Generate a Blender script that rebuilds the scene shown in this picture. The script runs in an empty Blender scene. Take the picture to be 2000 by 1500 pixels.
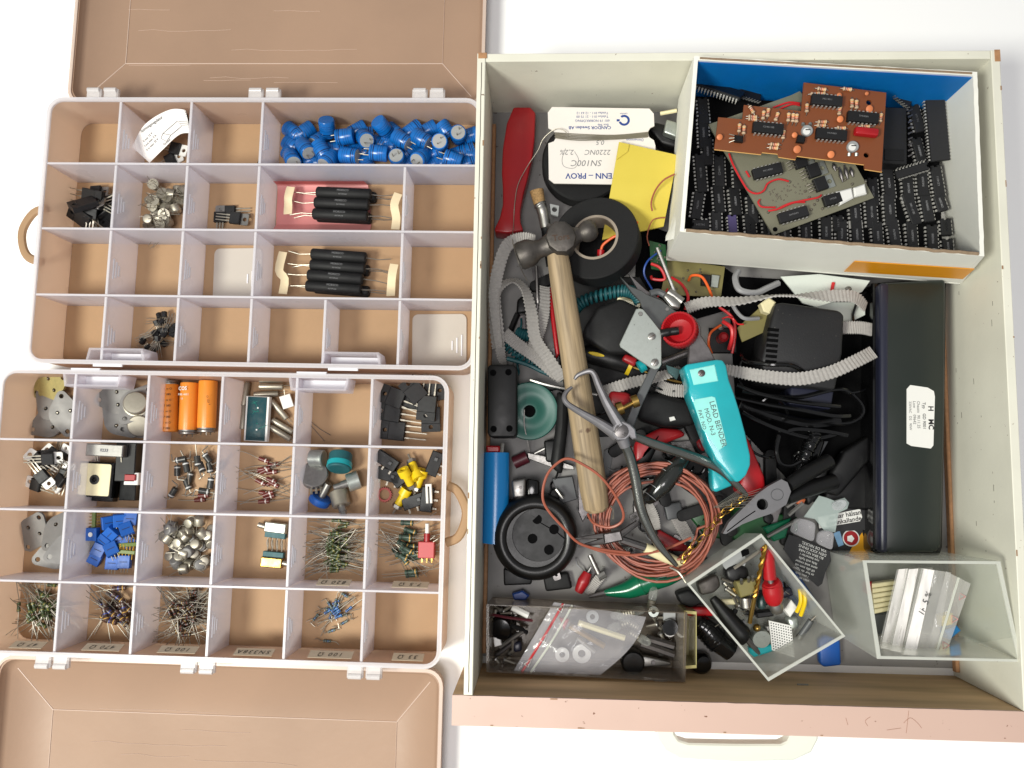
import bpy, math, random
from mathutils import Vector, Matrix, Euler, noise
from mathutils.geometry import tessellate_polygon
R = math.radians
S = 0.001                                   # everything below is written in millimetres
random.seed(7)
scene = bpy.context.scene
COL = scene.collection

# ------------------------------------------------------------------ camera
FOC = 1523.6                                # focal length in photo pixels (photo 2000 x 1500)
CAMZ = 650.3
def _rot(a, b, c):
    return Matrix.Rotation(c, 3, 'Z') @ Matrix.Rotation(b, 3, 'Y') @ Matrix.Rotation(a, 3, 'X')
CR = _rot(.1039, .0411, .0159)
cam_d = bpy.data.cameras.new('camera'); cam = bpy.data.objects.new('camera', cam_d); COL.objects.link(cam)
cam.matrix_world = Matrix.Translation((0, 0, CAMZ * S)) @ CR.to_4x4()
cam_d.sensor_width = 36; cam_d.lens = FOC * 36 / 2000; cam_d.clip_start = .01; cam_d.clip_end = 50
scene.camera = cam
# ------------------------------------------------------------------ light
w = bpy.data.worlds.new('World'); scene.world = w; w.use_nodes = True
w.node_tree.nodes['Background'].inputs[0].default_value = (.965, .975, 1.0, 1)
w.node_tree.nodes['Background'].inputs[1].default_value = .34
def area(name, loc, target, size, power, col):
    d = bpy.data.lights.new(name, 'AREA'); d.shape = 'DISK'; d.size = size; d.energy = power; d.color = col
    o = bpy.data.objects.new(name, d); COL.objects.link(o); o.location = loc
    o.rotation_euler = (Vector(target) - Vector(loc)).to_track_quat('-Z', 'Y').to_euler()
    return o
area('room_lamp', (-.8, -.4, 1.35), (.05, .02, 0), .42, 25, (1.0, 1.0, .9))
area('ceiling_lamp', (-.15, -.35, 2.1), (0, 0, 0), .6, 15, (1.0, .96, .95))
vs = scene.view_settings
vs.view_transform = 'Standard'; vs.look = 'None'; vs.gamma = 1; vs.use_curve_mapping = False; vs.exposure = 0.0
scene.cycles.transparent_max_bounces = 24
scene.cycles.max_bounces = 8
scene.cycles.use_denoising = True

# ------------------------------------------------------------------ helpers
def P(u, v, z):
    """a point of the place, in mm: where the sight line of photo pixel (u, v) meets height z"""
    d = CR @ Vector((u - 1000, 750 - v, -FOC)); t = (z - CAMZ) / d.z
    return Vector((d.x * t, d.y * t, z))
def PP(pts, z): return [P(u, v, z) for u, v in pts]
def lin(c): return tuple((x / 12.92 if x <= .04045 else ((x + .055) / 1.055) ** 2.4) for x in (k / 255 for k in c))

class MB:
    def __init__(s): s.v = []; s.f = []
    def add(s, vs, fs, M=None):
        n = len(s.v); s.v += [(M @ Vector(p)) if M else Vector(p) for p in vs]; s.f += [tuple(i + n for i in f) for f in fs]; return s
    def rings(s, rs, close=True, cap0=True, cap1=True):
        n = len(rs[0]); vs = [p for r in rs for p in r]; fs = []
        for a in range(len(rs) - 1):
            for i in range(n if close else n - 1):
                j = (i + 1) % n; fs.append((a * n + i, a * n + j, (a + 1) * n + j, (a + 1) * n + i))
        if cap0: fs.append(tuple(range(n))[::-1])
        if cap1: fs.append(tuple((len(rs) - 1) * n + i for i in range(n)))
        return s.add(vs, fs)
    def prism(s, pts, z0, z1, ch=0, M=None, chb=None):
        pts = [Vector((p[0], p[1])) for p in pts]
        if sum(a.x * b.y - b.x * a.y for a, b in zip(pts, pts[1:] + pts[:1])) < 0: pts = pts[::-1]
        chb = ch if chb is None else chb
        def inset(d):
            o = []; n = len(pts)
            for i in range(n):
                a, b, c = pts[i - 1], pts[i], pts[(i + 1) % n]
                e1 = (b - a).normalized(); e2 = (c - b).normalized()
                n1 = Vector((-e1.y, e1.x)); n2 = Vector((-e2.y, e2.x)); m = n1 + n2
                k = max(.35, m.length_squared / 2); o.append(b + m * (d / k))
            return o
        rs = []
        if chb: rs += [[(p.x, p.y, z0) for p in inset(chb)]]
        rs += [[(p.x, p.y, z0 + chb) for p in pts], [(p.x, p.y, z1 - ch) for p in pts]]
        if ch:
            if ch > 1.2: rs += [[(p.x, p.y, z1 - ch * .3) for p in inset(ch * .3)]]
            rs += [[(p.x, p.y, z1) for p in inset(ch)]]
        b = MB().rings([[Vector(q) for q in r] for r in rs]); return s.add(b.v, b.f, M)
    def holed(s, outer, holes, z0, z1, M=None):
        loops = [[Vector((p[0], p[1], 0)) for p in l] for l in [outer] + holes]
        flat = [p for l in loops for p in l]; tri = tessellate_polygon(loops); n = len(flat)
        vs = [(p.x, p.y, z0) for p in flat] + [(p.x, p.y, z1) for p in flat]
        fs = [tuple(t) for t in tri] + [tuple(i + n for i in t) for t in tri]; k = 0
        for l in loops:
            for i in range(len(l)):
                j = (i + 1) % len(l); fs.append((k + i, k + j, n + k + j, n + k + i))
            k += len(l)
        return s.add(vs, fs, M)
    def box(s, c, d, ch=0, M=None):
        x, y, z = c; a, b, h = (k / 2 for k in d)
        return s.prism([(x - a, y - b), (x + a, y - b), (x + a, y + b), (x - a, y + b)], z - h, z + h, ch, M)
    def tube(s, path, r, n=6, flat=None, cap=True):
        path = [Vector(p) for p in path]; rs = []; m = len(path); up = None
        for i, p in enumerate(path):
            t = (path[min(i + 1, m - 1)] - path[max(i - 1, 0)]).normalized()
            if up is None: up = Vector((0, 0, 1)) if abs(t.z) < .9 else Vector((1, 0, 0))
            a = t.cross(up); a = a.normalized() if a.length > 1e-6 else Vector((1, 0, 0)); b = a.cross(t).normalized(); up = b
            ri = r[i] if isinstance(r, (list, tuple)) else r; fb = ri * (flat or 1)
            rs.append([p + a * (ri * math.cos(2 * math.pi * k / n)) + b * (fb * math.sin(2 * math.pi * k / n)) for k in range(n)])
        return s.rings(rs, True, cap, cap)
    def lathe(s, prof, n=20, M=None, teeth=0, tamp=0):
        rs = [[Vector(((r + (tamp if teeth and k % 2 else 0) * (1 if r > 0 else 0)) * math.cos(2 * math.pi * k / n), (r + (tamp if teeth and k % 2 else 0)) * math.sin(2 * math.pi * k / n), z)) for k in range(n)] for r, z in prof]
        b = MB().rings(rs); return s.add(b.v, b.f, M)
    def cyl(s, p0, p1, r0, r1=None, n=12):
        p0, p1 = Vector(p0), Vector(p1); q = (p1 - p0).to_track_quat('Z', 'Y').to_matrix().to_4x4()
        return s.lathe([(r0, 0), (r0 if r1 is None else r1, (p1 - p0).length)], n, Matrix.Translation(p0) @ q)
    def ribbon(s, path, wid, th, tw, rib=0, amp=0):
        """a strap: path points, width, thickness, twist per point (0 lies flat, 90 stands on edge)"""
        rs = []; m = len(path)
        for i, p in enumerate(path):
            t = (path[min(i + 1, m - 1)] - path[max(i - 1, 0)]).normalized(); h = t.cross(Vector((0, 0, 1))).normalized()
            a = tw[i]; wv = h * math.cos(a) + Vector((0, 0, 1)) * math.sin(a); nv = wv.cross(t).normalized()
            k = th / 2 + (amp if rib and i % rib < rib / 2 else 0); e = wid / 2 - (amp * 1.2 if rib and i % rib >= rib / 2 else 0)
            rs.append([p + wv * e + nv * k, p - wv * e + nv * k, p - wv * e - nv * k, p + wv * e - nv * k])
        return s.rings(rs)
    def sheet(s, fn, nu, nv, th):
        top = [[Vector(fn(i / nu, j / nv)) for i in range(nu + 1)] for j in range(nv + 1)]
        vs = [p for r in top for p in r]; n = len(vs); vs += [p - Vector((0, 0, th)) for p in vs]; fs = []
        W = nu + 1
        for j in range(nv):
            for i in range(nu):
                a = j * W + i; q = (a, a + 1, a + W + 1, a + W); fs += [q, tuple(k + n for k in q[::-1])]
        edge = [(j * W, (j + 1) * W) for j in range(nv)] + [(j * W + nu, (j + 1) * W + nu) for j in range(nv)] + [(i, i + 1) for i in range(nu)] + [(nv * W + i, nv * W + i + 1) for i in range(nu)]
        fs += [(a, b, b + n, a + n) for a, b in edge]
        return s.add(vs, fs)
    def mesh(s, name, mat, off=None, sharp=40):
        me = bpy.data.meshes.new(name); o = off or Vector((0, 0, 0))
        me.from_pydata([tuple((p - o) * S) for p in s.v], [], s.f)
        import bmesh
        bm = bmesh.new(); bm.from_mesh(me); bmesh.ops.recalc_face_normals(bm, faces=bm.faces); bm.to_mesh(me); bm.free()
        me.polygons.foreach_set('use_smooth', [True] * len(me.polygons)); me.set_sharp_from_angle(angle=R(sharp))
        me.materials.append(mat); return me

def rounded(pts, z0, z1, ch):
    import bmesh
    bm = bmesh.new(); pts = [(p[0], p[1]) for p in pts]; lo = [bm.verts.new((x, y, z0)) for x, y in pts]; hi = [bm.verts.new((x, y, z1)) for x, y in pts]; n = len(pts)
    bm.faces.new(lo[::-1]); bm.faces.new(hi)
    for i in range(n): bm.faces.new((lo[i], lo[(i + 1) % n], hi[(i + 1) % n], hi[i]))
    bmesh.ops.recalc_face_normals(bm, faces=bm.faces)
    bmesh.ops.bevel(bm, geom=list(bm.edges), offset=ch, segments=3, profile=.5, affect='EDGES', clamp_overlap=True)
    bmesh.ops.triangulate(bm, faces=[f for f in bm.faces if len(f.verts) > 4])
    bm.verts.index_update(); m = MB(); m.v = [v.co.copy() for v in bm.verts]; m.f = [tuple(v.index for v in f.verts) for f in bm.faces]; bm.free(); return m
def shape(pts, z0, z1, ch): return rounded(pts, z0, z1, min(ch, (z1 - z0) * .45)) if ch >= 1.5 else MB().prism(pts, z0, z1, ch)
def link(name, data): o = bpy.data.objects.new(name, data); COL.objects.link(o); return o
def part(name, mb, mat, parent, world=False, label=None):
    off = None
    if world: off = parent['_o'] if '_o' in parent else None; off = Vector(off) if off else parent.location / S
    o = link(name, mb.mesh(name, mat, off) if isinstance(mb, MB) else mb); o.parent = parent
    if world: o['_o'] = list(off)
    if label: o['label'] = label
    return o
def thing(name, label, cat, loc=(0, 0, 0), rot=(0, 0, 0), group=None):
    o = link(name, None); o.empty_display_size = .005; o.location = Vector(loc) * S; o.rotation_euler = rot
    o['label'] = label; o['category'] = cat
    if group: o['group'] = group
    return o
def solo(name, label, cat, mb, mat, loc=None, group=None):
    """a thing that is one mesh, given in world millimetres"""
    lo = Vector([min(p[i] for p in mb.v) for i in range(3)]); hi = Vector([max(p[i] for p in mb.v) for i in range(3)])
    c = Vector(((lo.x + hi.x) / 2, (lo.y + hi.y) / 2, lo.z)); o = link(name, mb.mesh(name, mat, c)); o.location = c * S
    o['label'] = label; o['category'] = cat; o['_o'] = list(c)
    if group: o['group'] = group
    return o
def struct(name, mb, mat): o = link(name, mb.mesh(name, mat)); o['kind'] = 'structure'; return o
def dup(root, loc, rot, label=None, group=None):
    r = root.copy(); COL.objects.link(r); r.location = Vector(loc) * S; r.rotation_euler = rot
    if label: r['label'] = label
    if group: r['group'] = group
    for ch in root.children:
        c = ch.copy(); COL.objects.link(c); c.parent = r
        for g in ch.children: d = g.copy(); COL.objects.link(d); d.parent = c
    return r
class Proto:
    """the first placement moves the thing itself, the later ones copy it"""
    def __init__(s, *roots): s.r = list(roots); s.used = [False] * len(roots)
    def put(s, loc, rot, i=None, label=None, group=None):
        i = random.randrange(len(s.r)) if i is None else i
        if not s.used[i]:
            s.used[i] = True; o = s.r[i]; o.location = Vector(loc) * S; o.rotation_euler = rot
            if label: o['label'] = label
            if group: o['group'] = group
            return o
        return dup(s.r[i], loc, rot, label, group)
    def purge(s):
        for o, u in zip(s.r, s.used):
            if not u:
                for c in list(o.children_recursive): bpy.data.objects.remove(c)
                bpy.data.objects.remove(o)

def smooth(pts, k=6):
    pts = [Vector(p) for p in pts]; o = []
    for i in range(len(pts) - 1):
        a, b, c, d = pts[max(i - 1, 0)], pts[i], pts[i + 1], pts[min(i + 2, len(pts) - 1)]
        for j in range(k):
            t = j / k; o.append(.5 * ((2 * b) + (c - a) * t + (2 * a - 5 * b + 4 * c - d) * t * t + (3 * b - a - 3 * c + d) * t ** 3))
    return o + [pts[-1]]
def path(pts, k=6): return smooth([P(*p) for p in pts], k)
def circ(x, y, r, n=14, a0=0): return [(x + r * math.cos(a0 + 2 * math.pi * i / n), y + r * math.sin(a0 + 2 * math.pi * i / n)) for i in range(n)]
def rrect(x0, y0, x1, y1, r, n=4):
    o = []
    for cx, cy, a in ((x1 - r, y1 - r, 0), (x0 + r, y1 - r, 90), (x0 + r, y0 + r, 180), (x1 - r, y0 + r, 270)):
        o += [(cx + r * math.cos(R(a + 90 * i / n)), cy + r * math.sin(R(a + 90 * i / n))) for i in range(n + 1)]
    return o
def wander(lo, hi): return random.uniform(lo, hi)
_tx = {}
def text(s, size, mat, bold=0.0, shear=0.0, space=1.0):
    k = (s, size, mat.name, bold, shear, space)
    if k in _tx: return _tx[k]
    cu = bpy.data.curves.new('lettering', 'FONT'); cu.body = s; cu.size = size * S; cu.align_x = 'CENTER'; cu.align_y = 'CENTER'
    cu.offset = bold * S; cu.shear = shear; cu.resolution_u = 2; cu.space_character = space
    o = bpy.data.objects.new('lettering', cu); me = bpy.data.meshes.new_from_object(o); bpy.data.objects.remove(o)
    me.materials.clear(); me.materials.append(mat); _tx[k] = me; return me
def letter(s, size, mat, parent, loc, rot=(0, 0, 0), world=False, name='lettering', **k):
    o = link(name, text(s, size, mat, **k)); o.parent = parent
    off = Vector((0, 0, 0))
    if world: off = Vector(parent['_o']) if '_o' in parent else parent.location / S
    o.location = (Vector(loc) - off) * S; o.rotation_euler = rot; return o

# ------------------------------------------------------------------ materials
def M(name, col, rough=.5, metal=0, namt=0, nscale=250, dark=.5, bump=0, bscale=900, trans=0, tcol=(1, 1, 1), rnd=0, coat=0, stretch=None, spec=.5, spots=0, spotcol=(60, 45, 35), sscale=400, glow=0):
    m = bpy.data.materials.new(name); m.use_nodes = True; nt = m.node_tree; N = nt.nodes; L = nt.links
    b = N['Principled BSDF']; c = (*lin(col), 1)
    b.inputs['Roughness'].default_value = rough; b.inputs['Metallic'].default_value = metal
    b.inputs['Specular IOR Level'].default_value = spec; b.inputs['Coat Weight'].default_value = coat
    tc = N.new('ShaderNodeTexCoord'); src = tc.outputs['Object']
    if stretch:
        mp = N.new('ShaderNodeMapping'); mp.inputs['Scale'].default_value = stretch; L.new(src, mp.inputs[0]); src = mp.outputs[0]
    out = None
    if namt:
        n = N.new('ShaderNodeTexNoise'); n.inputs['Scale'].default_value = nscale; n.inputs['Detail'].default_value = 5; L.new(src, n.inputs['Vector'])
        rp = N.new('ShaderNodeMapRange'); rp.inputs[1].default_value = .35; rp.inputs[2].default_value = .7; L.new(n.outputs[0], rp.inputs[0])
        mx = N.new('ShaderNodeMix'); mx.data_type = 'RGBA'; mx.inputs[6].default_value = c; mx.inputs[7].default_value = (*(k * dark for k in c[:3]), 1)
        mu = N.new('ShaderNodeMath'); mu.operation = 'MULTIPLY'; mu.inputs[1].default_value = namt; L.new(rp.outputs[0], mu.inputs[0]); L.new(mu.outputs[0], mx.inputs[0]); out = mx.outputs[2]
        rr = N.new('ShaderNodeMapRange'); rr.inputs[3].default_value = max(rough - .1, .02); rr.inputs[4].default_value = min(rough + .15, 1); L.new(n.outputs[0], rr.inputs[0]); L.new(rr.outputs[0], b.inputs['Roughness'])
    if spots:
        n = N.new('ShaderNodeTexNoise'); n.inputs['Scale'].default_value = sscale; n.inputs['Detail'].default_value = 3; L.new(tc.outputs['Object'], n.inputs['Vector'])
        rp = N.new('ShaderNodeMapRange'); rp.inputs[1].default_value = .74 - spots * .1; rp.inputs[2].default_value = .78 - spots * .1; L.new(n.outputs[0], rp.inputs[0])
        mx = N.new('ShaderNodeMix'); mx.data_type = 'RGBA'; mx.inputs[6].default_value = c; mx.inputs[7].default_value = (*lin(spotcol), 1)
        if out: L.new(out, mx.inputs[6])
        L.new(rp.outputs[0], mx.inputs[0]); out = mx.outputs[2]
    if rnd:
        oi = N.new('ShaderNodeObjectInfo'); hs = N.new('ShaderNodeHueSaturation'); hs.inputs['Color'].default_value = c
        if out: L.new(out, hs.inputs['Color'])
        mr = N.new('ShaderNodeMapRange'); mr.inputs[3].default_value = 1 - rnd; mr.inputs[4].default_value = 1 + rnd; L.new(oi.outputs['Random'], mr.inputs[0]); L.new(mr.outputs[0], hs.inputs['Value']); out = hs.outputs[0]
    if out: L.new(out, b.inputs['Base Color'])
    else: b.inputs['Base Color'].default_value = c
    if bump:
        n = N.new('ShaderNodeTexNoise'); n.inputs['Scale'].default_value = bscale; n.inputs['Detail'].default_value = 4; L.new(src, n.inputs['Vector'])
        bp = N.new('ShaderNodeBump'); bp.inputs['Strength'].default_value = bump; bp.inputs['Distance'].default_value = .0006; L.new(n.outputs[0], bp.inputs['Height']); L.new(bp.outputs[0], b.inputs['Normal'])
    if trans:
        t = N.new('ShaderNodeBsdfTransparent'); t.inputs[0].default_value = (*lin([k * 255 for k in tcol]), 1)
        mx = N.new('ShaderNodeMixShader'); lw = N.new('ShaderNodeLayerWeight'); lw.inputs[0].default_value = .3
        mr = N.new('ShaderNodeMapRange'); mr.inputs[3].default_value = trans; mr.inputs[4].default_value = trans * .45; L.new(lw.outputs['Facing'], mr.inputs[0]); L.new(mr.outputs[0], mx.inputs[0])
        bo_ = b.outputs[0]
        if glow:                                # light passing diffusely through milky plastic
            tl = N.new('ShaderNodeBsdfTranslucent'); tl.inputs[0].default_value = c; m2 = N.new('ShaderNodeMixShader'); m2.inputs[0].default_value = glow; L.new(b.outputs[0], m2.inputs[1]); L.new(tl.outputs[0], m2.inputs[2]); bo_ = m2.outputs[0]
        L.new(bo_, mx.inputs[1]); L.new(t.outputs[0], mx.inputs[2]); L.new(mx.outputs[0], N['Material Output'].inputs[0])
    return m
def bands(name, base, bl, length, rough=.35, rnd=.12, axis=0):
    """body colour with printed rings across the local x (or z) axis; bl = [(centre mm, width mm, colour)]"""
    m = M(name, base, rough); nt = m.node_tree; N = nt.nodes; L = nt.links
    tc = N.new('ShaderNodeTexCoord'); sx = N.new('ShaderNodeSeparateXYZ'); L.new(tc.outputs['Object'], sx.inputs[0])
    mr = N.new('ShaderNodeMapRange'); mr.inputs[1].default_value = -length / 2 * S; mr.inputs[2].default_value = length / 2 * S; L.new(sx.outputs[axis], mr.inputs[0])
    cr = N.new('ShaderNodeValToRGB'); cr.color_ramp.interpolation = 'CONSTANT'; el = cr.color_ramp.elements
    el[0].color = (*lin(base), 1); el[1].position = 1; el[1].color = (*lin(base), 1)
    for c, wd, col in bl:
        e = el.new((c - wd / 2) / length + .5); e.color = (*lin(col), 1)
        e = el.new((c + wd / 2) / length + .5); e.color = (*lin(base), 1)
    L.new(mr.outputs[0], cr.inputs[0])
    oi = N.new('ShaderNodeObjectInfo'); hs = N.new('ShaderNodeHueSaturation'); L.new(cr.outputs[0], hs.inputs['Color'])
    m2 = N.new('ShaderNodeMapRange'); m2.inputs[3].default_value = 1 - rnd; m2.inputs[4].default_value = 1 + rnd; L.new(oi.outputs['Random'], m2.inputs[0]); L.new(m2.outputs[0], hs.inputs['Value'])
    L.new(hs.outputs[0], N['Principled BSDF'].inputs['Base Color']); return m

mt = {}
mt['table'] = M('white_table', (250, 250, 250), .6)
mt['tan'] = M('tan_plastic', (168, 136, 104), .6, namt=.45, nscale=18, dark=.8, bump=.1, bscale=300, spec=.25)
mt['lid'] = M('tan_lid_plastic', (164, 135, 114), .42, namt=.5, nscale=12, dark=.8, bump=.15, bscale=160, spec=.35)
mt['lidedge'] = M('pale_plastic_edge', (228, 205, 190), .3, trans=.25)
mt['clear'] = M('frosted_plastic', (246, 244, 250), .28, trans=.58, tcol=(.98, .975, .985), namt=.3, nscale=40, dark=.88, bump=.1, bscale=160, glow=.5)
mt['tanclear'] = M('tan_frosted_wall', (232, 208, 190), .3, trans=.3, tcol=(.95, .9, .84), namt=.25, nscale=30, dark=.9, glow=.5)
mt['rim'] = M('frosted_rim', (242, 240, 244), .25, trans=.28, glow=.4)
mt['knuckle'] = M('clear_knuckle', (226, 222, 222), .2, trans=.42)
mt['rib'] = M('frosted_rib', (240, 240, 246), .3, trans=.15)
mt['steel'] = M('steel', (158, 156, 152), .36, .9, namt=.5, nscale=300, dark=.55, bump=.05)
mt['tin'] = M('tinned_lead', (168, 162, 150), .42, .9, namt=.3, nscale=500, dark=.7)
mt['pinm'] = M('bright_pin', (190, 188, 182), .35, .6)
mt['dullsteel'] = M('dull_steel', (128, 124, 124), .42, 1, namt=.7, nscale=160, dark=.5, bump=.1)
mt['forged'] = M('forged_steel', (98, 93, 89), .5, .75, namt=.8, nscale=120, dark=.45, bump=.25, bscale=500)
mt['zinc'] = M('zinc_plate', (186, 192, 186), .38, .85, namt=.6, nscale=220, dark=.65, spots=.4, spotcol=(110, 112, 108), sscale=500)
mt['can'] = M('metal_can', (168, 162, 148), .42, .8, namt=.5, nscale=200, dark=.6, rnd=.2)
mt['to3'] = M('nickel_plate', (128, 126, 124), .55, .55, namt=.5, nscale=90, dark=.75, rnd=.15)
mt['brass'] = M('brass', (182, 150, 84), .35, 1, namt=.5, nscale=200, dark=.55)
mt['gold'] = M('gold_chain', (176, 138, 62), .3, 1, namt=.4, dark=.5)
mt['black'] = M('black_plastic', (15, 15, 16), .42, namt=.4, nscale=150, dark=.6, bump=.06, spec=.4)
mt['gblack'] = M('gloss_black_plastic', (12, 12, 13), .14, namt=.3, nscale=60, dark=.6)
mt['mblack'] = M('matt_black_rubber', (20, 20, 21), .6, namt=.5, nscale=120, dark=.6, bump=.15, spec=.35)
mt['epoxy'] = M('black_epoxy', (22, 22, 24), .5, namt=.4, nscale=300, dark=.7, rnd=.35, spec=.4)
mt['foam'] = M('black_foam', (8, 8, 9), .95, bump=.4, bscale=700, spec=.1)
mt['bluecap'] = bands('blue_sleeve', (16, 98, 174), [(-3.2, .35, (12, 60, 116)), (-1.6, .35, (12, 60, 116)), (.2, .35, (12, 60, 116)), (3.4, .8, (10, 40, 84)), (4.9, .5, (10, 40, 84))], 14, .25, .18, 2)
mt['print'] = M('dark_print', (30, 34, 60), .6)
mt['blackink'] = M('black_ink', (28, 26, 28), .7)
mt['greyink'] = M('grey_ink', (120, 120, 122), .6)
mt['whiteink'] = M('white_ink', (215, 215, 212), .6)
mt['blueink'] = M('blue_ink', (28, 62, 132), .6)
mt['orangecap'] = M('orange_sleeve', (220, 134, 46), .3, rnd=.08, namt=.2, dark=.8)
mt['white'] = M('white_plastic', (225, 224, 220), .4)
mt['paper'] = M('white_paper', (232, 228, 226), .7, namt=.25, nscale=60, dark=.9, bump=.1, bscale=200)
mt['tape'] = M('cream_paper_tape', (226, 208, 172), .7, namt=.3, nscale=200, dark=.85)
mt['tag'] = M('faded_tag', (196, 180, 158), .7, trans=.2)
mt['board'] = M('drawer_white_paint', (226, 224, 209), .45, namt=.45, nscale=26, dark=.82, bump=.15, bscale=250, spots=.2, spotcol=(128, 108, 92), sscale=300)
mt['floorp'] = M('drawer_floor_paint', (128, 126, 124), .5, namt=.6, nscale=30, dark=.7, spots=.5, spotcol=(70, 62, 58), sscale=160)
mt['pink'] = M('pink_paint', (202, 172, 158), .42, namt=.35, nscale=30, dark=.9, bump=.08, spots=.22, spotcol=(120, 80, 60), sscale=260)
mt['wood'] = M('bare_wood', (222, 186, 142), .65, namt=.85, nscale=60, dark=.55, stretch=(.12, 1, 1), bump=.2, bscale=400)
mt['ply'] = M('plywood_edge', (178, 132, 92), .6, namt=.6, nscale=300, dark=.6)
mt['handle'] = M('hammer_handle_wood', (168, 146, 114), .55, namt=.9, nscale=420, dark=.5, stretch=(1, 1, .05), bump=.3, bscale=700, spots=.35, spotcol=(86, 62, 44), sscale=60)
mt['card'] = M('white_cardboard', (238, 237, 228), .65, namt=.35, nscale=40, dark=.88, bump=.12, bscale=250)
mt['kraft'] = M('torn_cardboard', (150, 128, 104), .8, namt=.5, nscale=400, dark=.6, bump=.4)
mt['blueliner'] = M('blue_liner', (8, 150, 236), .5, namt=.35, nscale=60, dark=.8, bump=.1, spots=.08, spotcol=(90, 150, 190), sscale=500)
mt['otape'] = M('orange_tape', (226, 150, 18), .3, namt=.3, nscale=60, dark=.85)
mt['pcb'] = M('brown_board', (122, 66, 34), .45, namt=.35, nscale=80, dark=.8)
mt['pcbe'] = M('brown_board_edge', (206, 158, 92), .6)
mt['fr4'] = M('glass_fibre_board', (118, 116, 98), .4, namt=.4, nscale=70, dark=.8)
mt['olive'] = M('olive_board', (120, 112, 66), .45, namt=.4, nscale=70, dark=.75)
mt['ceramic'] = M('orange_ceramic', (214, 126, 78), .5, rnd=.15)
mt['red'] = M('red_plastic', (166, 20, 28), .3, namt=.45, nscale=40, dark=.7, bump=.06)
mt['dred'] = M('dark_red_plastic', (150, 24, 30), .35, namt=.3, nscale=60, dark=.75)
mt['maroon'] = M('maroon_plastic', (92, 34, 44), .4)
mt['redpvc'] = M('red_wire', (196, 40, 44), .4)
mt['orangew'] = M('orange_wire', (226, 96, 36), .4)
mt['bluew'] = M('blue_wire', (32, 72, 150), .4)
mt['greyw'] = M('grey_wire', (140, 140, 142), .45)
mt['copper'] = M('salmon_wire', (156, 84, 64), .42, namt=.4, nscale=120, dark=.7)
mt['teal'] = M('teal_plastic', (20, 150, 158), .3, namt=.3, nscale=60, dark=.85)
mt['turq'] = M('turquoise_plastic', (34, 168, 178), .2, namt=.6, nscale=26, dark=.66, coat=.3, bump=.06)
mt['turqlab'] = M('turquoise_label', (150, 226, 220), .3, namt=.4, nscale=200, dark=.8)
mt['dteal'] = M('teal_cord', (24, 84, 90), .5, namt=.3, dark=.7)
mt['sgreen'] = M('seagreen_spool', (40, 92, 82), .35)
mt['green'] = M('green_plastic', (10, 96, 66), .2, namt=.3, nscale=40, dark=.6)
mt['dgreen'] = M('dark_green_plastic', (22, 70, 34), .4)
mt['blue'] = M('blue_plastic', (20, 130, 200), .25)
mt['rblue'] = M('royal_blue_plastic', (14, 84, 168), .45, rnd=.15, namt=.2, dark=.8)
mt['yellow'] = M('yellow_plastic', (222, 190, 20), .4, namt=.3, nscale=120, dark=.8)
mt['ypaper'] = M('yellow_paper', (206, 186, 72), .75, namt=.35, nscale=24, dark=.86, bump=.15, bscale=60)
mt['strap'] = M('grey_webbing', (172, 168, 164), .75, namt=.5, nscale=500, dark=.7, bump=.5, bscale=1500)
mt['bag'] = M('clear_bag', (230, 228, 234), .07, trans=.84, bump=.9, bscale=45)
mt['pinkbag'] = M('pink_bag', (238, 168, 166), .35, trans=.5, tcol=(1, .86, .86))
mt['acryl'] = M('clear_box_plastic', (224, 226, 222), .08, trans=.85, tcol=(.985, .99, .98), namt=.4, nscale=60, dark=.8, glow=.3, bump=.15, bscale=90)
mt['acryl2'] = M('smoky_box_plastic', (160, 152, 144), .1, trans=.85, tcol=(.9, .88, .85), bump=.15, bscale=90)
mt['acrim'] = M('clear_box_rim', (238, 240, 232), .2, trans=.22, glow=.4)
mt['bristle'] = M('brush_bristle', (176, 140, 92), .8, namt=.8, nscale=900, dark=.4, stretch=(1, 1, .1))
mt['cream'] = M('cream_plastic', (224, 214, 172), .35)
mt['greyp'] = M('grey_plastic', (150, 152, 152), .45)
mt['dgrey'] = M('dark_grey_plastic', (78, 80, 82), .45)
mt['navy'] = M('navy_plastic', (34, 36, 52), .35)
mt['deepgreen'] = M('black_green_plastic', (34, 40, 36), .3, namt=.2, nscale=30, dark=.7)
mt['epoxyy'] = M('yellowed_resin', (226, 216, 178), .2, namt=.5, nscale=90, dark=.75)

# ------------------------------------------------------------------ the table
struct('table_top', MB().box((0, 0, -5), (6000, 6000, 10)), mt['table'])
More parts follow.
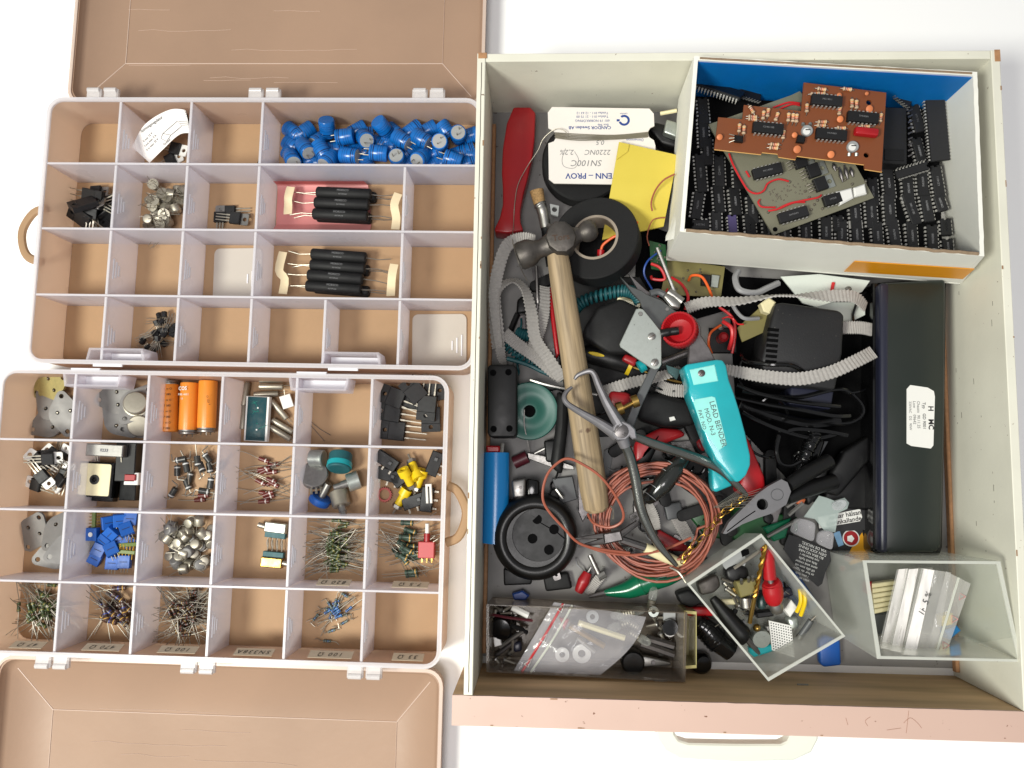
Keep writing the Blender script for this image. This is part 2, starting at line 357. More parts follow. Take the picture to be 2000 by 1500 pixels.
# ------------------------------------------------------------------ the two compartment trays
TW, TL, TH = 359.15, 220.27, 46.5
RX = Matrix.Rotation(R(90), 4, 'Y')           # local z axis -> x axis
def ring(x0, y0, x1, y1, r, t, z0, z1, n=6):
    return MB().holed(rrect(x0, y0, x1, y1, r, n), [rrect(x0 + t, y0 + t, x1 - t, y1 - t, max(r - t, 1), n)], z0, z1)
def make_tray(label, x, y, yaw, merged, flip, tags):
    t = thing('compartment_tray', label, 'tray', (x, y, 0), (0, 0, yaw))
    part('floor_panel', MB().prism(rrect(1, 1, TW - 1, TL - 1, 11, 6), .6, 2.4), mt['tan'], t)
    part('outer_wall', ring(0, 0, TW, TL, 12, 1.6, 2.4, 45), mt['tanclear'], t)
    part('rim', ring(-1.2, -1.2, TW + 1.2, TL + 1.2, 13, 3.4, 45, 46.6), mt['rim'], t)
    cw, rh = TW / 6, TL / 4
    for j in (1, 2, 3):
        d = part('row_divider', MB().box((TW / 2, j * rh, 23.4), (TW - 3.4, 1.1, 42)), mt['clear'], t)
        part('top_edge', MB().box((TW / 2, j * rh, 45), (TW - 3.6, 1.7, 1.2), .3), mt['rim'], d)
    dm = MB().box((0, 0, 23), (1.1, rh - 2.2, 41)).mesh('divider', mt['clear'])
    em = MB().box((0, 0, 44.1), (2.1, rh - 2.4, 1.2), .3).mesh('top_edge', mt['rim'])
    rm = MB()
    for k, h in enumerate((17, 13, 9)): rm.box((.9, -4, 38 - k * 4), (.9, h, 1.5), .25)
    rm = rm.mesh('rib', mt['rib'])
    for r in range(4):                         # row 0 is the far one
        for c in range(1, 6):
            if (r, c) in merged: continue
            d = part('divider', dm, None, t); d.location = Vector((c * cw, TL - (r + .5) * rh, 0)) * S
            part('top_edge', em, None, d); part('rib', rm, None, d)
    hy = -1 if flip else TL + 1; sg = -1 if flip else 1       # hinge side
    for hx in (.118, .5, .88) if not flip else (.16, .48, .84):
        h = MB()
        for s in (-1, 1):
            h.box((hx * TW + s * 7.2, hy + sg * 4.2, 41), (12.5, 10.5, 5), 1.2)
            h.cyl((hx * TW + s * 7.2 - 5, hy + sg * 8, 43), (hx * TW + s * 7.2 + 5, hy + sg * 8, 43), 2.3)
        part('hinge', h, mt['knuckle'], t)
    for lx in ((.2, .73) if not flip else (.205, .715)):
        ly = (TL if flip else 0); sg2 = 1 if flip else -1
        q = [(lx * TW - 24, ly - sg2 * 1.8), (lx * TW - 22, ly - sg2 * 12), (lx * TW + 22, ly - sg2 * 12), (lx * TW + 24, ly - sg2 * 1.8)]
        q2 = [(lx * TW - 22, ly - sg2 * 2.4), (lx * TW - 20.4, ly - sg2 * 10.4), (lx * TW + 20.4, ly - sg2 * 10.4), (lx * TW + 22, ly - sg2 * 2.4)]
        part('latch_pocket', MB().holed(q, [q2], 22, 45.6), mt['clear'], t)
        l = part('latch', MB().box((lx * TW, ly - sg2 * 6, 30), (40, 7.5, 1.6), .4).box((lx * TW - 6, ly + sg2 * 1.6, 44.5), (24, 2.6, 2.4), .5), mt['rib'], t)
    # lid, lying open beyond the hinges, dished with sloping sides
    y0 = (-6.5 - 222) if flip else TL + 7; y1 = y0 + 221; b = 34; by = 42; zr = 22
    rs = [[Vector((x_, y_, z)) for x_, y_ in rrect(i, y0 + k, TW - i, y1 - k, max(13 - i * .4, 2), 5)] for i, k, z in ((0, 0, zr - 9), (0, 0, zr), (3, 3, zr), (4, 4, zr - 5), (7, 7, zr - 9), (b + 4, by + 4, 4.2))]
    lid = part('lid', MB().rings(rs, True, False, True), mt['lid'], t)
    part('lid_rim', ring(-.4, y0 - .4, TW + .4, y1 + .4, 13.4, 2.6, zr, zr + 1.3), mt['lidedge'], lid)
    i = b + 4; k_ = by + 4
    e = MB().tube([(i, y0 + k_, 4.6), (TW - i, y0 + k_, 4.6), (TW - i, y1 - k_, 4.6), (i, y1 - k_, 4.6), (i, y0 + k_, 4.6)], .4, 5)
    for n_ in range(11):
        yq = y0 + wander(18, 200); xq = wander(20, 200); zq = lambda y_: 4.5 if y0 + k_ < y_ < y1 - k_ else 4.2 + 8.8 * (1 - min(y_ - y0 - 7, y1 - 7 - y_) / (k_ - 7)) + .2
        part('scratch', MB().tube([(xq + 14 * q_, yq + 2.2 * noise.noise(Vector((q_ * .6, n_, 0))), zq(yq + 2.2 * noise.noise(Vector((q_ * .6, n_, 0))))) for q_ in range(int(wander(4, 10)))], .11, 4), mt['lidedge'], lid)
    for xx, yy, sx, sy in ((0, y0, 1, 1), (TW, y0, -1, 1), (TW, y1, -1, -1), (0, y1, 1, -1)):
        e.tube([(xx + sx * 11, yy + sy * 12, 12.6), (xx + sx * i, yy + sy * k_, 4.6)], .4, 5)
    part('moulded_edge', e, mt['lidedge'], lid)
    # carrying handle on the short side
    if not flip: hp = [(-1, 130), (-12, 126), (-20, 112), (-19, 98), (-13, 88), (-1, 84)]
    else: hp = [(TW + 1, 136), (TW + 9, 132), (TW + 16, 118), (TW + 15, 106), (TW + 10, 96), (TW + 1, 92)]
    part('carry_handle', MB().tube(smooth([(a, b_, 36) for a, b_ in hp], 4), 3.6, 8, .7), mt['tan'], t)
    for r, c, s, wd in tags:                   # handwritten tags on the near wall of a compartment
        yy = TL - (r + 1) * rh + (1.9 if r < 3 else 2.6); xc = (c + .58) * cw
        g = part('label_tag', MB().box((0, 0, 0), (wd, .4, 9), 0, Matrix.Translation((xc, yy + 2.6, 38)) @ Matrix.Rotation(R(22), 4, 'X')), mt['tag'], t)
        letter(s, 6.2, mt['blackink'], g, (xc, yy + 2.6 + .3, 38.3), (R(68), 0, R(180)), shear=.2, space=1.3)
    return t
UT = make_tray('frosted compartment tray with blue capacitors and big black resistors, brown lid open', -415.7, 76.3, -.0062, {(0, 4), (0, 5), (1, 4), (2, 4)}, False, [])
LT = make_tray('frosted compartment tray with every compartment divided off, holding orange capacitors, brown lid open', -436.5, -151.1, -.0054, set(), True,
    [(3, 0, '47 Ω', 26), (3, 1, '470 Ω', 30), (3, 2, '100 Ω', 30), (3, 3, 'SN338A', 30), (3, 4, '100 Ω', 34), (3, 5, '33 Ω', 24), (2, 4, '820 Ω', 26), (2, 5, '7.5 Ω', 28)])
def cell(tray, r, c, c2=None):
    x, y, yaw = (-415.7, 76.3, -.0062) if tray == 'U' else (-436.5, -151.1, -.0054)
    cw, rh = TW / 6, TL / 4; c2 = c if c2 is None else c2
    yo = y + yaw * (c + .5) * cw
    return x + c * cw + 2.4, x + (c2 + 1) * cw - 2.4, yo + TL - (r + 1) * rh + 2.4, yo + TL - r * rh - 2.4
FZ = 2.6
def pile(proto, n, cl, px, spread, ext, zr=.5, zh=10, pitch=12, yaw=None, label=None, group=None, up=None, ys=None):
    """heap n things about photo point px, kept inside the compartment cl; ext = half length of the thing"""
    x0, x1, y0, y1 = cl; c = P(px[0], px[1], FZ + 5); out = []
    k = 0; tries = 0
    while k < n and tries < n * 60:
        tries += 1
        x = random.gauss(c.x, spread[0] * .4 / 2); y = random.gauss(c.y, spread[1] * .4 / 2)
        yw = R(wander(0, 360)) if yaw is None else R(random.gauss(yaw[0], yaw[1]))
        dx, dy = abs(ext * math.cos(yw)) + 1.5, abs(ext * math.sin(yw)) + 1.5
        if x - dx < x0 or x + dx > x1 or y - dy < y0 or y + dy > y1: continue
        rr = math.hypot((x - c.x) / (spread[0] * .4), (y - c.y) / (spread[1] * .4))
        z = FZ + zr + zh * (k / max(n, 1)) * math.exp(-rr * rr * .8)
        if up: rot = Euler((R(random.choice(up)) + R(wander(-18, 18)), R(wander(-18, 18)), yw))
        else: rot = Euler((R(wander(-pitch, pitch)) if zh > 3 else 0, R(wander(-pitch, pitch)) * min(1, zh / 10) * (k / n), yw))
        m = rot.to_matrix()
        if not up: z += abs(m[2][0]) * ext * .9
        out.append(proto.put((x, y, z), rot, None, label, group)); k += 1
    return out

# ------------------------------------------------------------------ small electronic parts
def lead(path_, r=.32): return MB().tube(path_, r, 5)
def axial(name, label, cat, body, L, d, ll, bend=0, group=None, bone=True, rl=.32):
    t = thing(name, label, cat, group=group); r = d / 2
    pr = [(r * .5, -L / 2), (r, -L / 2 + .3), (r, -L / 2 + L * .2), (r * (.86 if bone else 1), -L / 2 + L * .28), (r * (.86 if bone else 1), L / 2 - L * .28), (r, L / 2 - L * .2), (r, L / 2 - .3), (r * .5, L / 2)]
    part('body', MB().lathe(pr, 12, RX), body, t)
    for s in (-1, 1):
        a = Vector((s * L / 2, 0, 0)); b = a + Vector((s * 2.5, 0, 0)); e = Vector((s * (L / 2 + ll), wander(-bend, bend), wander(-.3, bend * .25)))
        if bend > 20: e = Vector((s * (L / 2 + 3.5), -ll * .6, wander(-1, 1)))
        part('lead', lead(smooth([a, b, (b + e) / 2 + Vector((0, wander(-1, 1) * bend * .15, 0)), e], 3), rl), mt['tin'], t)
    return t
BR, RD, OR, YE, GR, BL, VI, GY, WH, GO, BK = (84, 46, 26), (170, 32, 30), (220, 110, 30), (220, 190, 40), (40, 120, 60), (40, 70, 150), (110, 70, 130), (120, 120, 120), (220, 220, 220), (190, 150, 70), (20, 20, 20)
mt['rg'] = bands('green_resistor_body', (66, 80, 44), [(-2, .6, (60, 40, 30)), (-.7, .6, (40, 48, 34)), (.6, .6, BK), (2.3, .6, (130, 116, 60))], 7)
mt['rgd'] = bands('dark_green_resistor_body', (52, 70, 58), [(-2.8, .9, (34, 44, 40)), (3.6, .8, GO)], 10, .45)
mt['rb'] = bands('brown_resistor_body', (74, 50, 42), [(-2.4, .9, BK), (-.6, .9, (40, 60, 130)), (1.2, .9, BK), (3.2, .7, GO)], 10)
mt['rbs'] = bands('small_brown_resistor_body', (54, 42, 34), [(-1.8, .6, (96, 40, 30)), (-.5, .6, BK), (.8, .6, BR), (2.2, .5, (150, 124, 70))], 7.6)
mt['rm'] = bands('maroon_resistor_body', (98, 40, 34), [(1.6, 1.1, (206, 196, 190))], 9.5)
mt['rl'] = bands('blue_resistor_body', (46, 112, 176), [(-1.9, .6, BR), (-.8, .6, BK), (.3, .6, BK), (1.9, .5, BR)], 6.2)
mt['rlg'] = bands('grey_blue_resistor_body', (98, 122, 122), [(-1.9, .6, BK), (-.8, .6, BL), (.3, .6, BK), (1.9, .5, BR)], 6.2)
mt['di'] = bands('diode_body', (48, 48, 46), [(2.7, 1.1, (190, 190, 188))], 9)
mt['tan_r'] = bands('tan_resistor_body', (206, 178, 148), [(-1.4, .5, BR), (-.4, .5, RD), (.6, .5, OR), (1.5, .4, GO)], 5)

def can(name='can_transistor', d=8.4, h=6.4, label='', group=None, top=None):
    t = thing(name, label, 'transistor', group=group); r = d / 2
    part('can', MB().lathe([(r - .05, -h / 2 + .5), (r, h / 2 - .9), (r - .5, h / 2 - .15), (r - 1, h / 2)], 18), top or mt['can'], t)
    part('flange', MB().lathe([(r + .6, -h / 2), (r + .6, -h / 2 + .5)], 18), mt['can'], t)
    for a in (0, 90, 180):
        x, y = 2.5 * math.cos(R(a)), 2.5 * math.sin(R(a)); part('lead', lead(smooth([(x, y, -h / 2), (x, y, -h / 2 - 4), (x * 1.5 + wander(-2, 2), y * 1.5 + wander(-2, 2), -h / 2 - 11)], 3), .28), mt['tin'], t)
    return t
def tabbed(label, group=None, big=False, tabm='steel', cat='transistor', name='tab_transistor'):
    """flat power transistor lying on its back: body, heat tab with a hole, three leads along -x"""
    t = thing(name, label, cat, group=group)
    bw, bl, bh, tl = (10, 9, 4.4, 6.4) if not big else (15.6, 14, 4.8, 6.5)
    part('body', MB().prism([(-bl / 2, -bw / 2), (bl / 2, -bw / 2), (bl / 2, bw / 2), (-bl / 2, bw / 2)], .3, bh, .5), mt['epoxy'], t)
    if not big: part('heat_tab', MB().holed([(bl / 2 - .2, -bw / 2), (bl / 2 + tl - 1, -bw / 2), (bl / 2 + tl, -bw / 2 + 1), (bl / 2 + tl, bw / 2 - 1), (bl / 2 + tl - 1, bw / 2), (bl / 2 - .2, bw / 2)], [circ(bl / 2 + 3.2, 0, 1.8)], 0, 1.3), mt[tabm], t)
    else: part('heat_tab', MB().holed([(bl / 2 - .1, -bw / 2), (bl / 2 + tl, -bw / 2), (bl / 2 + tl, bw / 2), (bl / 2 - .1, bw / 2)], [circ(bl / 2 + 2.6, 0, 1.8)], .3, bh), mt['epoxy'], t)
    for k in (-1, 0, 1):
        q = 2.54 if not big else 5
        part('lead', MB().box((-bl / 2 - 2, k * q, 1.9), (4, 1.3, .6)).box((-bl / 2 - (8.4 if not big else 11), k * q, 1.9), (9.2 if not big else 14.4, .8, .55)), mt['tin'], t)
    return t
def dip(n, label='', group=None, legs_up=False, wide=6.4, name='chip', cat='chip', mat=None):
    t = thing(name, label, cat, group=group); L = n / 2 * 2.54 + 1
    z0, z1 = (1.0, 4.4)
    part('body', MB().prism([(-wide / 2, -L / 2), (wide / 2, -L / 2), (wide / 2, L / 2), (1.1, L / 2), (.8, L / 2 - 1), (-.8, L / 2 - 1), (-1.1, L / 2), (-wide / 2, L / 2)], z0, z1, .45), mat or mt['epoxy'], t)
    for s in (-1, 1):
        p = MB()
        for i in range(n // 2):
            y = -L / 2 + 1.77 + i * 2.54; sg = 1 if legs_up else -1
            p.box((s * (wide / 2 + .5), y, 2.8), (1.1, 1.3, .3)); p.box((s * (wide / 2 + 1.0), y, 2.8 + sg * 1.2), (.3, 1.2, 2.2)); p.box((s * (wide / 2 + 1.1), y, 2.8 + sg * 3), (.3, .55, 2.6 if legs_up else 1.6))
        part('pin_row', p, mt['pinm'], t)
    return t

# --- upper tray ------------------------------------------------------------
BC = 'blue electrolytic capacitors heaped in the long compartment'
t = thing('capacitor', 'blue radial capacitor in the heap of blue capacitors', 'capacitor', group=BC)
part('sleeve', MB().lathe([(4.6, 6.6), (5.6, 6.6), (6, 6.1), (6, -5.6), (5.5, -6.5), (4, -6.6)], 20), mt['bluecap'], t)
part('end_disc', MB().lathe([(5.1, 6.45), (5.1, 6.75)], 16), mt['greyp'], t)
for s in (-1, 1): part('lead', MB().cyl((s * 2.3, 0, 6.7), (s * 2.3 + .2, 0, 11.5), .4, n=6), mt['tin'], t)
pc = Proto(t)
lay = [(565,256,0,0),(597,255,0,0),(639,247,1,2),(674,265,1,0),(625,272,0,1),(700,250,0,0),(712,268,1,1),(747,246,1,2),(784,271,1,0),(822,269,1,0),(860,277,1,3),(895,262,1,3),(918,264,0,0),(564,282,0,0),(596,287,1,1),(628,291,1,0),(657,290,0,0),(570,307,1,1),(602,314,0,0),(642,310,1,1),(682,302,1,0),(715,314,0,2),(740,297,1,0),(777,309,1,3),(822,305,1,1),(850,318,0,0),(884,310,1,0),(912,295,0,0),(914,318,0,0),(838,250,0,0),(807,252,0,0),(770,257,0,0),(870,252,0,0),(705,295,0,0),(757,287,0,0),(800,295,0,0)]
lay += [(u + random.uniform(-4, 4), random.choice((262, 278, 300, 316)), 0, 0) for u in range(562, 915, 22)]
for u, v, l, o in lay:
    z = FZ + 6.4 + l * 10.5; q = P(u, v + 2, z)
    rot = {0: (R(90), R(wander(-15, 15)), R(wander(60, 120))), 1: (R(-60 + wander(-15, 15)) * -1, 0, R(wander(-50, 50))), 2: (R(150), R(20), R(wander(0, 360))), 3: (R(wander(-12, 12)), R(wander(-12, 12)), R(wander(0, 90)))}[o]
    if o == 0: rot = (R(90) + R(wander(-12, 12)), 0, R(random.choice((90, -90, 70, 110, 45, -60)) + wander(-20, 20)))
    pc.put((min(max(q.x, -228 + 7), -66), min(max(q.y, 249.5), 285), z), rot, 0, {0: 'blue capacitor lying on its side in the heap', 1: 'blue capacitor tipped so its grey end shows', 2: 'blue capacitor turned upside down on top of the heap', 3: 'blue capacitor standing upright with both legs up'}[o]).scale = (1.14,) * 3

cu_ = cell('U', 0, 1)
# curled data leaflet
def leaf(u, v):
    A = [(258, 287), (283, 243), (332, 214), (372, 217), (392, 224)]; B = [(292, 318), (318, 292), (352, 262), (382, 262), (398, 268)]
    A = smooth([(x_, y_, 0) for x_, y_ in A], 8); B = smooth([(x_, y_, 0) for x_, y_ in B], 8)
    k = u * 32; i = min(int(k), 31); f = k - i
    a = A[i].lerp(A[i + 1], f); b = B[i].lerp(B[i + 1], f); q = a.lerp(b, v)
    z = 17 + 24 * math.sin(u * 2.2) * (1 - .5 * v)
    p = P(q.x, q.y, z); return (min(p.x, -301), p.y, z)
so = solo('data_leaflet', 'curled white paper leaflet with a component drawing in a tray compartment', 'leaflet', MB().sheet(leaf, 24, 8, .15), mt['paper'])
def onleaf(s, u, v, size, rz=None, ry=0):
    p = Vector(leaf(u, v)); e = (Vector(leaf(min(u + .1, 1), v)) - p); f = (Vector(leaf(u, max(v - .2, 0))) - p)
    x = e.normalized(); z = x.cross(f.normalized()).normalized(); y = z.cross(x); m = Matrix((x, y, z)).transposed()
    letter(s, size, mt['blackink'], so, p + z * .5, m.to_euler(), world=True)
for s, u, v, sz in (('Spänningsregulator', .3, .14, 3.3), ('7812', .72, .12, 3.2), ('V out: 12 V', .2, .36, 2.6), ('I out max: 2 A', .2, .5, 2.6), ('V in max: 35 V', .19, .64, 2.6), ('Ground', .33, .92, 2.4), ('V out', .68, .5, 2), ('Ground', .7, .6, 2), ('V in', .68, .7, 2)): onleaf(s, u, v, sz)
p = MB(); pts = [Vector(leaf(u, v)) + Vector((0, 0, .35)) for u, v in ((.34, .62), (.53, .5), (.56, .72), (.4, .84), (.34, .62))]
p.tube(pts, .16, 4); p.tube([pts[0], Vector(leaf(.3, .7)) + Vector((0, 0, .35)), Vector(leaf(.33, .9)) + Vector((0, 0, .35)), pts[3]], .16, 4)
for v in (.53, .61, .69): p.tube([Vector(leaf(.54 + (v - .5) * .14, v)) + Vector((0, 0, .35)), Vector(leaf(.66, v - .04)) + Vector((0, 0, .35))], .16, 4)
part('printed_drawing', p, mt['blackink'], so, True)

pt = Proto(tabbed('black voltage regulator with white heat tab beside the curled leaflet', 'regulators beside the leaflet', tabm='white'))
for (u, v), z, yw in (((345, 292), FZ + 4, -14), ((336, 314), FZ, 25)):
    q = P(u, v, z); pt.put((q.x, min(max(q.y, 249), 290), z), (0, R(-6), R(yw)))
solo('rubber_grommet', 'small black rubber piece in the corner of a tray compartment', 'grommet', MB().lathe([(5, 0), (6.2, 1), (6.2, 9), (5, 10)], 18, Matrix.Translation((-249, 252, FZ + 7)) @ RX), mt['gblack'])

g = 'power transistors heaped beside the metal cans'
pr = Proto(tabbed('black power transistor in the heap beside the small metal cans', g, True), tabbed('black power transistor in the heap beside the small metal cans', g))
pile(pr, 13, cell('U', 1, 0), (182, 408), (62, 52), 13, 1, 14, 40, label=None)
g = 'metal can transistors in the tray with blue capacitors'
pr = Proto(*[can(label='small shiny metal can transistor in the heap beside a group of three flat transistors', group=g) for _ in range(3)])
pile(pr, 32, cell('U', 1, 1), (318, 402), (82, 84), 4.5, 4, 9, label=None, up=(0, 90, -90, 180, 120))
g = 'three flat transistors in a tray compartment'
pr = Proto(tabbed('flat black transistor with metal tab, one of three in a compartment', g))
for (u, v), yw, z, tl in (((432, 426), 90, FZ + 1, 0), ((452, 415), -178, FZ, 0), ((462, 428), -6, FZ + 4.5, 0)):
    q = P(u, v, z); pr.put((q.x, max(q.y, 193), z), (0, 0, R(yw)))
# black wire-wound resistors on paper tape
def bigres(u, v, z, yw, label, grp, lt=None):
    t = thing('power_resistor', label, 'resistor', P(u, v, z), (0, 0, R(yw)), grp)
    part('body', MB().lathe([(3.6, -23.5), (4.4, -23), (4.9, -22), (4.9, 22), (4.4, 23), (3.6, 23.5)], 16, RX), mt['mblack'], t)
    for s in (-1, 1): part('lead', MB().tube([(s * 23.5, 0, 0), (s * 34, wander(-1, 1), -1), (s * 44, wander(-2, 2), -2)], .4, 5), mt['tin'], t)
    letter('MORSCO', 2.4, mt['greyink'], t, (0, 1.2, 4.95)); letter('RMA5E', 2.4, mt['greyink'], t, (0, -1.8, 4.6))
g = 'black wirewound resistors taped in rows'
for i, (u, v, z) in enumerate(((672, 378, FZ + 12.5), (668, 398, FZ + 13), (665, 420, FZ + 13.5), (682, 384, FZ + 5), (672, 425, FZ + 4.9))): bigres(u, v, z, -2.5, 'fat black resistor taped in the row lying on the pink bag', g)
for i, (u, v, z) in enumerate(((662, 500, FZ + 13), (660, 521, FZ + 12), (655, 541, FZ + 14), (652, 562, FZ + 12.5), (668, 525, FZ + 5), (668, 566, FZ + 5))): bigres(u, v, z, -4, 'fat black resistor taped in the row lying on bare tray floor', g)
def tapestrip(pts, z, lab):
    w_ = 4.4; pa = smooth([P(u, v, z + (i % 2) * 2) for i, (u, v) in enumerate(pts)], 3)
    solo('paper_tape', lab, 'tape', MB().ribbon(pa, 7, .4, [0.1 * math.sin(i) for i in range(len(pa))]), mt['tape'], group='cream tapes holding the black resistors')
for pts, lab in (([(568, 365), (563, 385), (563, 400), (562, 418)], 'cream paper tape on the free leads of the upper row of black resistors'),
                 ([(778, 378), (770, 400), (774, 425), (772, 448)], 'cream paper tape at the divider end of black resistors over pink bag'),
                 ([(553, 492), (545, 528), (556, 545), (552, 574)], 'zigzag cream paper tape on leads of the black resistors above bare floor'),
                 ([(770, 516), (766, 535), (764, 560), (763, 578)], 'straight cream paper tape on leads of the black resistors above bare floor')): tapestrip(pts, FZ + 13, lab)
c0 = cell('U', 1, 3, 4)
def pbag(u, v):
    q = P(535 + 235 * u, 330 + 128 * v, 6); z = FZ + 1.2 + (12 * max(0, .3 - v) / .3) + 11 * max(0, v - .85) / .15 + 1.2 * noise.noise(Vector((u * 4, v * 4, 1)))
    return (min(max(q.x, c0[0]), c0[0] + 78 + 6 * v), min(max(q.y, c0[2] + .5), c0[3] - .5), z)
solo('plastic_bag', 'pink translucent bag under the taped black resistors', 'bag', MB().sheet(pbag, 16, 12, .2), mt['pinkbag'])
g = 'small three legged transistors'
def to92():
    t = thing('small_transistor', 'tiny black plastic transistor in the heap of long legged ones', 'transistor', group=g)
    part('body', MB().prism([(-2.4, -1.2), (2.4, -1.2), (2.2, .6), (1.2, 1.8), (-1.2, 1.8), (-2.2, .6)], 0, 4.8, .25), mt['epoxy'], t)
    for k in (-1, 0, 1): part('lead', lead(smooth([(k * 1.27, 0, 0), (k * 1.6, 0, -4), (k * 2.4 + wander(-1, 1), wander(-1, 1), -14)], 2), .26), mt['tin'], t)
    return t
pr = Proto(to92(), to92(), to92())
pile(pr, 26, cell('U', 3, 1), (308, 655), (64, 54), 9, 3, 9, up=(90, -90, 100, 75), yaw=(150, 45))
for cl, r, c, lab in ((cell('U', 2, 2), 2, 2, 'spare frosted divider plate lying in an otherwise empty compartment'), (cell('U', 3, 5), 3, 5, 'spare frosted divider plate lying in the corner compartment')):
    cx, cy = (cl[0] + cl[1]) / 2 + (1 if r == 2 else -3), (cl[2] + cl[3]) / 2
    t = thing('divider_plate', lab, 'divider', (cx, cy, FZ), (0, 0, R(1)))
    hw = 21 if r == 2 else 23
    part('plate', MB().prism(rrect(-hw, -24, hw, 24, 5), .2, 1.4, .2), M('spare_divider', (214, 206, 196), .3, trans=.35), t)
    for k, h in enumerate((8, 13, 18) if r == 3 else (8, 13)): part('rib', MB().box((hw - 12 + k * 4, -3, 1.8), (1.2, h, .8), .2), mt['rib'], t)

# --- lower tray ------------------------------------------------------------
def to3(label, grp, up=False):
    t = thing('power_transistor', label, 'transistor', group=grp)
    o = []
    for cx, r, a0, a1 in ((15, 4.6, -60, 60), (0, 13, 62, 118), (-15, 4.6, 120, 240), (0, 13, 242, 298)):
        o += [(cx + r * math.cos(R(a0 + (a1 - a0) * i / 7)), r * math.sin(R(a0 + (a1 - a0) * i / 7))) for i in range(8)]
    part('base_plate', MB().holed(o, [circ(15, 0, 2), circ(-15, 0, 2)] + ([circ(1.8, 5.4, 1.7, 10), circ(1.8, -5.4, 1.7, 10)] if not up else []), 0, 1.8), mt['to3'], t)
    if up: part('can', MB().lathe([(10.6, 1.8), (10.6, 2.6), (9.6, 2.9), (9.4, 8), (8.6, 8.8), (6, 9)], 24), mt['can'], t)
    else:
        for s in (-1, 1): part('pin', MB().cyl((1.8, s * 5.4, -1), (1.8, s * 5.4, 2.6), .55, n=8), mt['tin'], t)
    return t
def putn(pr, lst):
    for u, v, z, rx, ry, rz, *i in lst:
        q = P(u, v, FZ + z); pr.put((q.x, q.y, FZ + z), (R(rx), R(ry), R(rz)), *(i or [0]))
pr = Proto(to3('grey metal transistor plate in the stack topped by a brassy one', 'stacked flat transistors')); putn(pr, [(104, 792, 5, 4, 6, 140), (98, 825, 2, -4, 0, 25), (128, 808, 8, 3, -7, 100)])
t = to3('brassy yellow transistor plate leaning on grey ones', None); q = P(100, 752, FZ + 7); t.location = q * S; t.rotation_euler = (R(8), R(-14), R(25)); t.children[0].data = t.children[0].data.copy(); t.children[0].data.materials[0] = M('brassy_plate', (176, 166, 112), .4, .7, namt=.5)
pr = Proto(to3('nickel transistor plate beside the orange capacitors', 'flat transistors beside orange capacitors'), to3('domed metal transistor beside the orange capacitors', 'flat transistors beside orange capacitors', True))
putn(pr, [(228, 778, 7, 8, -5, 5, 0), (236, 820, 3, -6, 5, -45, 0), (268, 790, 10, 10, 14, 60, 1), (276, 826, 3, 25, 8, 20, 1)])
pr = Proto(to3('dull grey transistor plate in the compartment next to blue trimmers', 'dull flat transistors by the blue trimmers')); putn(pr, [(68, 1038, 4, 5, -18, 62), (118, 1035, 8, -8, 12, 60), (112, 1080, 3, 4, 10, 20), (136, 1072, 9, 6, 20, 25)])
# orange capacitors
g = 'orange axial capacitors'
for i, (u, v, lab, rz, rims) in enumerate(((331, 797, 'orange can capacitor covered in small black print', 2, 1), (369, 794, 'orange can capacitor with white lettering, between two others', 1, -1), (405, 790, 'orange can capacitor next to the display module compartment', 1, -1))):
    z = FZ + 7.7; t = thing('capacitor', lab, 'capacitor', P(u, v, z), (0, 0, R(rz)), g)
    part('sleeve', MB().lathe([(6.6, -20), (7.4, -19.6), (7.6, -18.6), (7.6, 18.6), (7.4, 19.6), (6.6, 20)], 22, Matrix.Rotation(R(90), 4, 'X')), mt['orangecap'], t)
    e = part('metal_end', MB().lathe([(6, -23.2), (7.1, -23), (7.3, -22), (6.7, -21.3), (7.3, -20.6), (7.3, -18)], 22, Matrix.Rotation(R(90 * rims), 4, 'X')), mt['steel'], t)
    for a in (-4, 0, 4): part('lug', MB().tube([(a, -rims * -23, 0), (a * 1.1, rims * 25.5, wander(-1, 3))], .5, 5), mt['tin'], t)
    if i == 0:
        for k in range(8): letter(('O F  I  m O', '123  7 085')[k % 2], 2.6, mt['blackink'], t, (-1, 15.5 - k * 4.7, 7.66))
    elif i == 1:
        letter('COS', 4.4, mt['whiteink'], t, (-2.5, 14.5, 7.45), (0, R(-18), 0), bold=.12); letter('F8B 4651', 2.4, mt['whiteink'], t, (-1.5, 9.5, 7.62)); letter('10', 2.4, mt['whiteink'], t, (-3, 6, 7.2), (0, R(-18), 0))
    else: letter('O 123 7 085 F', 2.6, mt['blackink'], t, (4, 0, 6.7), (0, R(30), R(-90)))
t = thing('display_module', 'blue green glass display module in a white frame', 'module', P(506, 818, FZ + 9), (R(3), R(-4), R(-2)))
part('frame', MB().box((0, 0, 2.5), (20, 37, 5), .4), mt['white'], t); part('circuit_glass', MB().box((0, 0, 5.2), (16.4, 36, .5)), M('teal_glass', (14, 62, 70), .15, namt=.5, nscale=200, dark=.5), t)
p = MB()
for k in range(9):
    x = wander(-6, 6); y = wander(-15, 15); p.tube([(x, y, 5.5), (x + wander(-4, 4), y, 5.5), (x + wander(-5, 5), y + wander(-6, 6), 5.5)], .22, 4)
part('circuit_trace', p, M('trace_green', (36, 120, 110), .3), t)
for k in range(2): part('solder_dot', MB().lathe([(.8, 5.4), (.7, 5.9), (.2, 6.2)], 8, Matrix.Translation((1, 9 - 18 * k, 0))), mt['white'], t)
g = 'silver crystal cans round the display module'
t = thing('crystal', 'silver cylinder lying beside the display module', 'crystal', group=g); part('can', MB().lathe([(2.2, -10), (2.6, -9.7), (2.6, 9.4), (2.2, 10)], 14, RX), mt['can'], t)
for s in (-1, 1): part('lead', lead([(10, s * .9, 0), (15, s * 1.2, .2)]), mt['tin'], t)
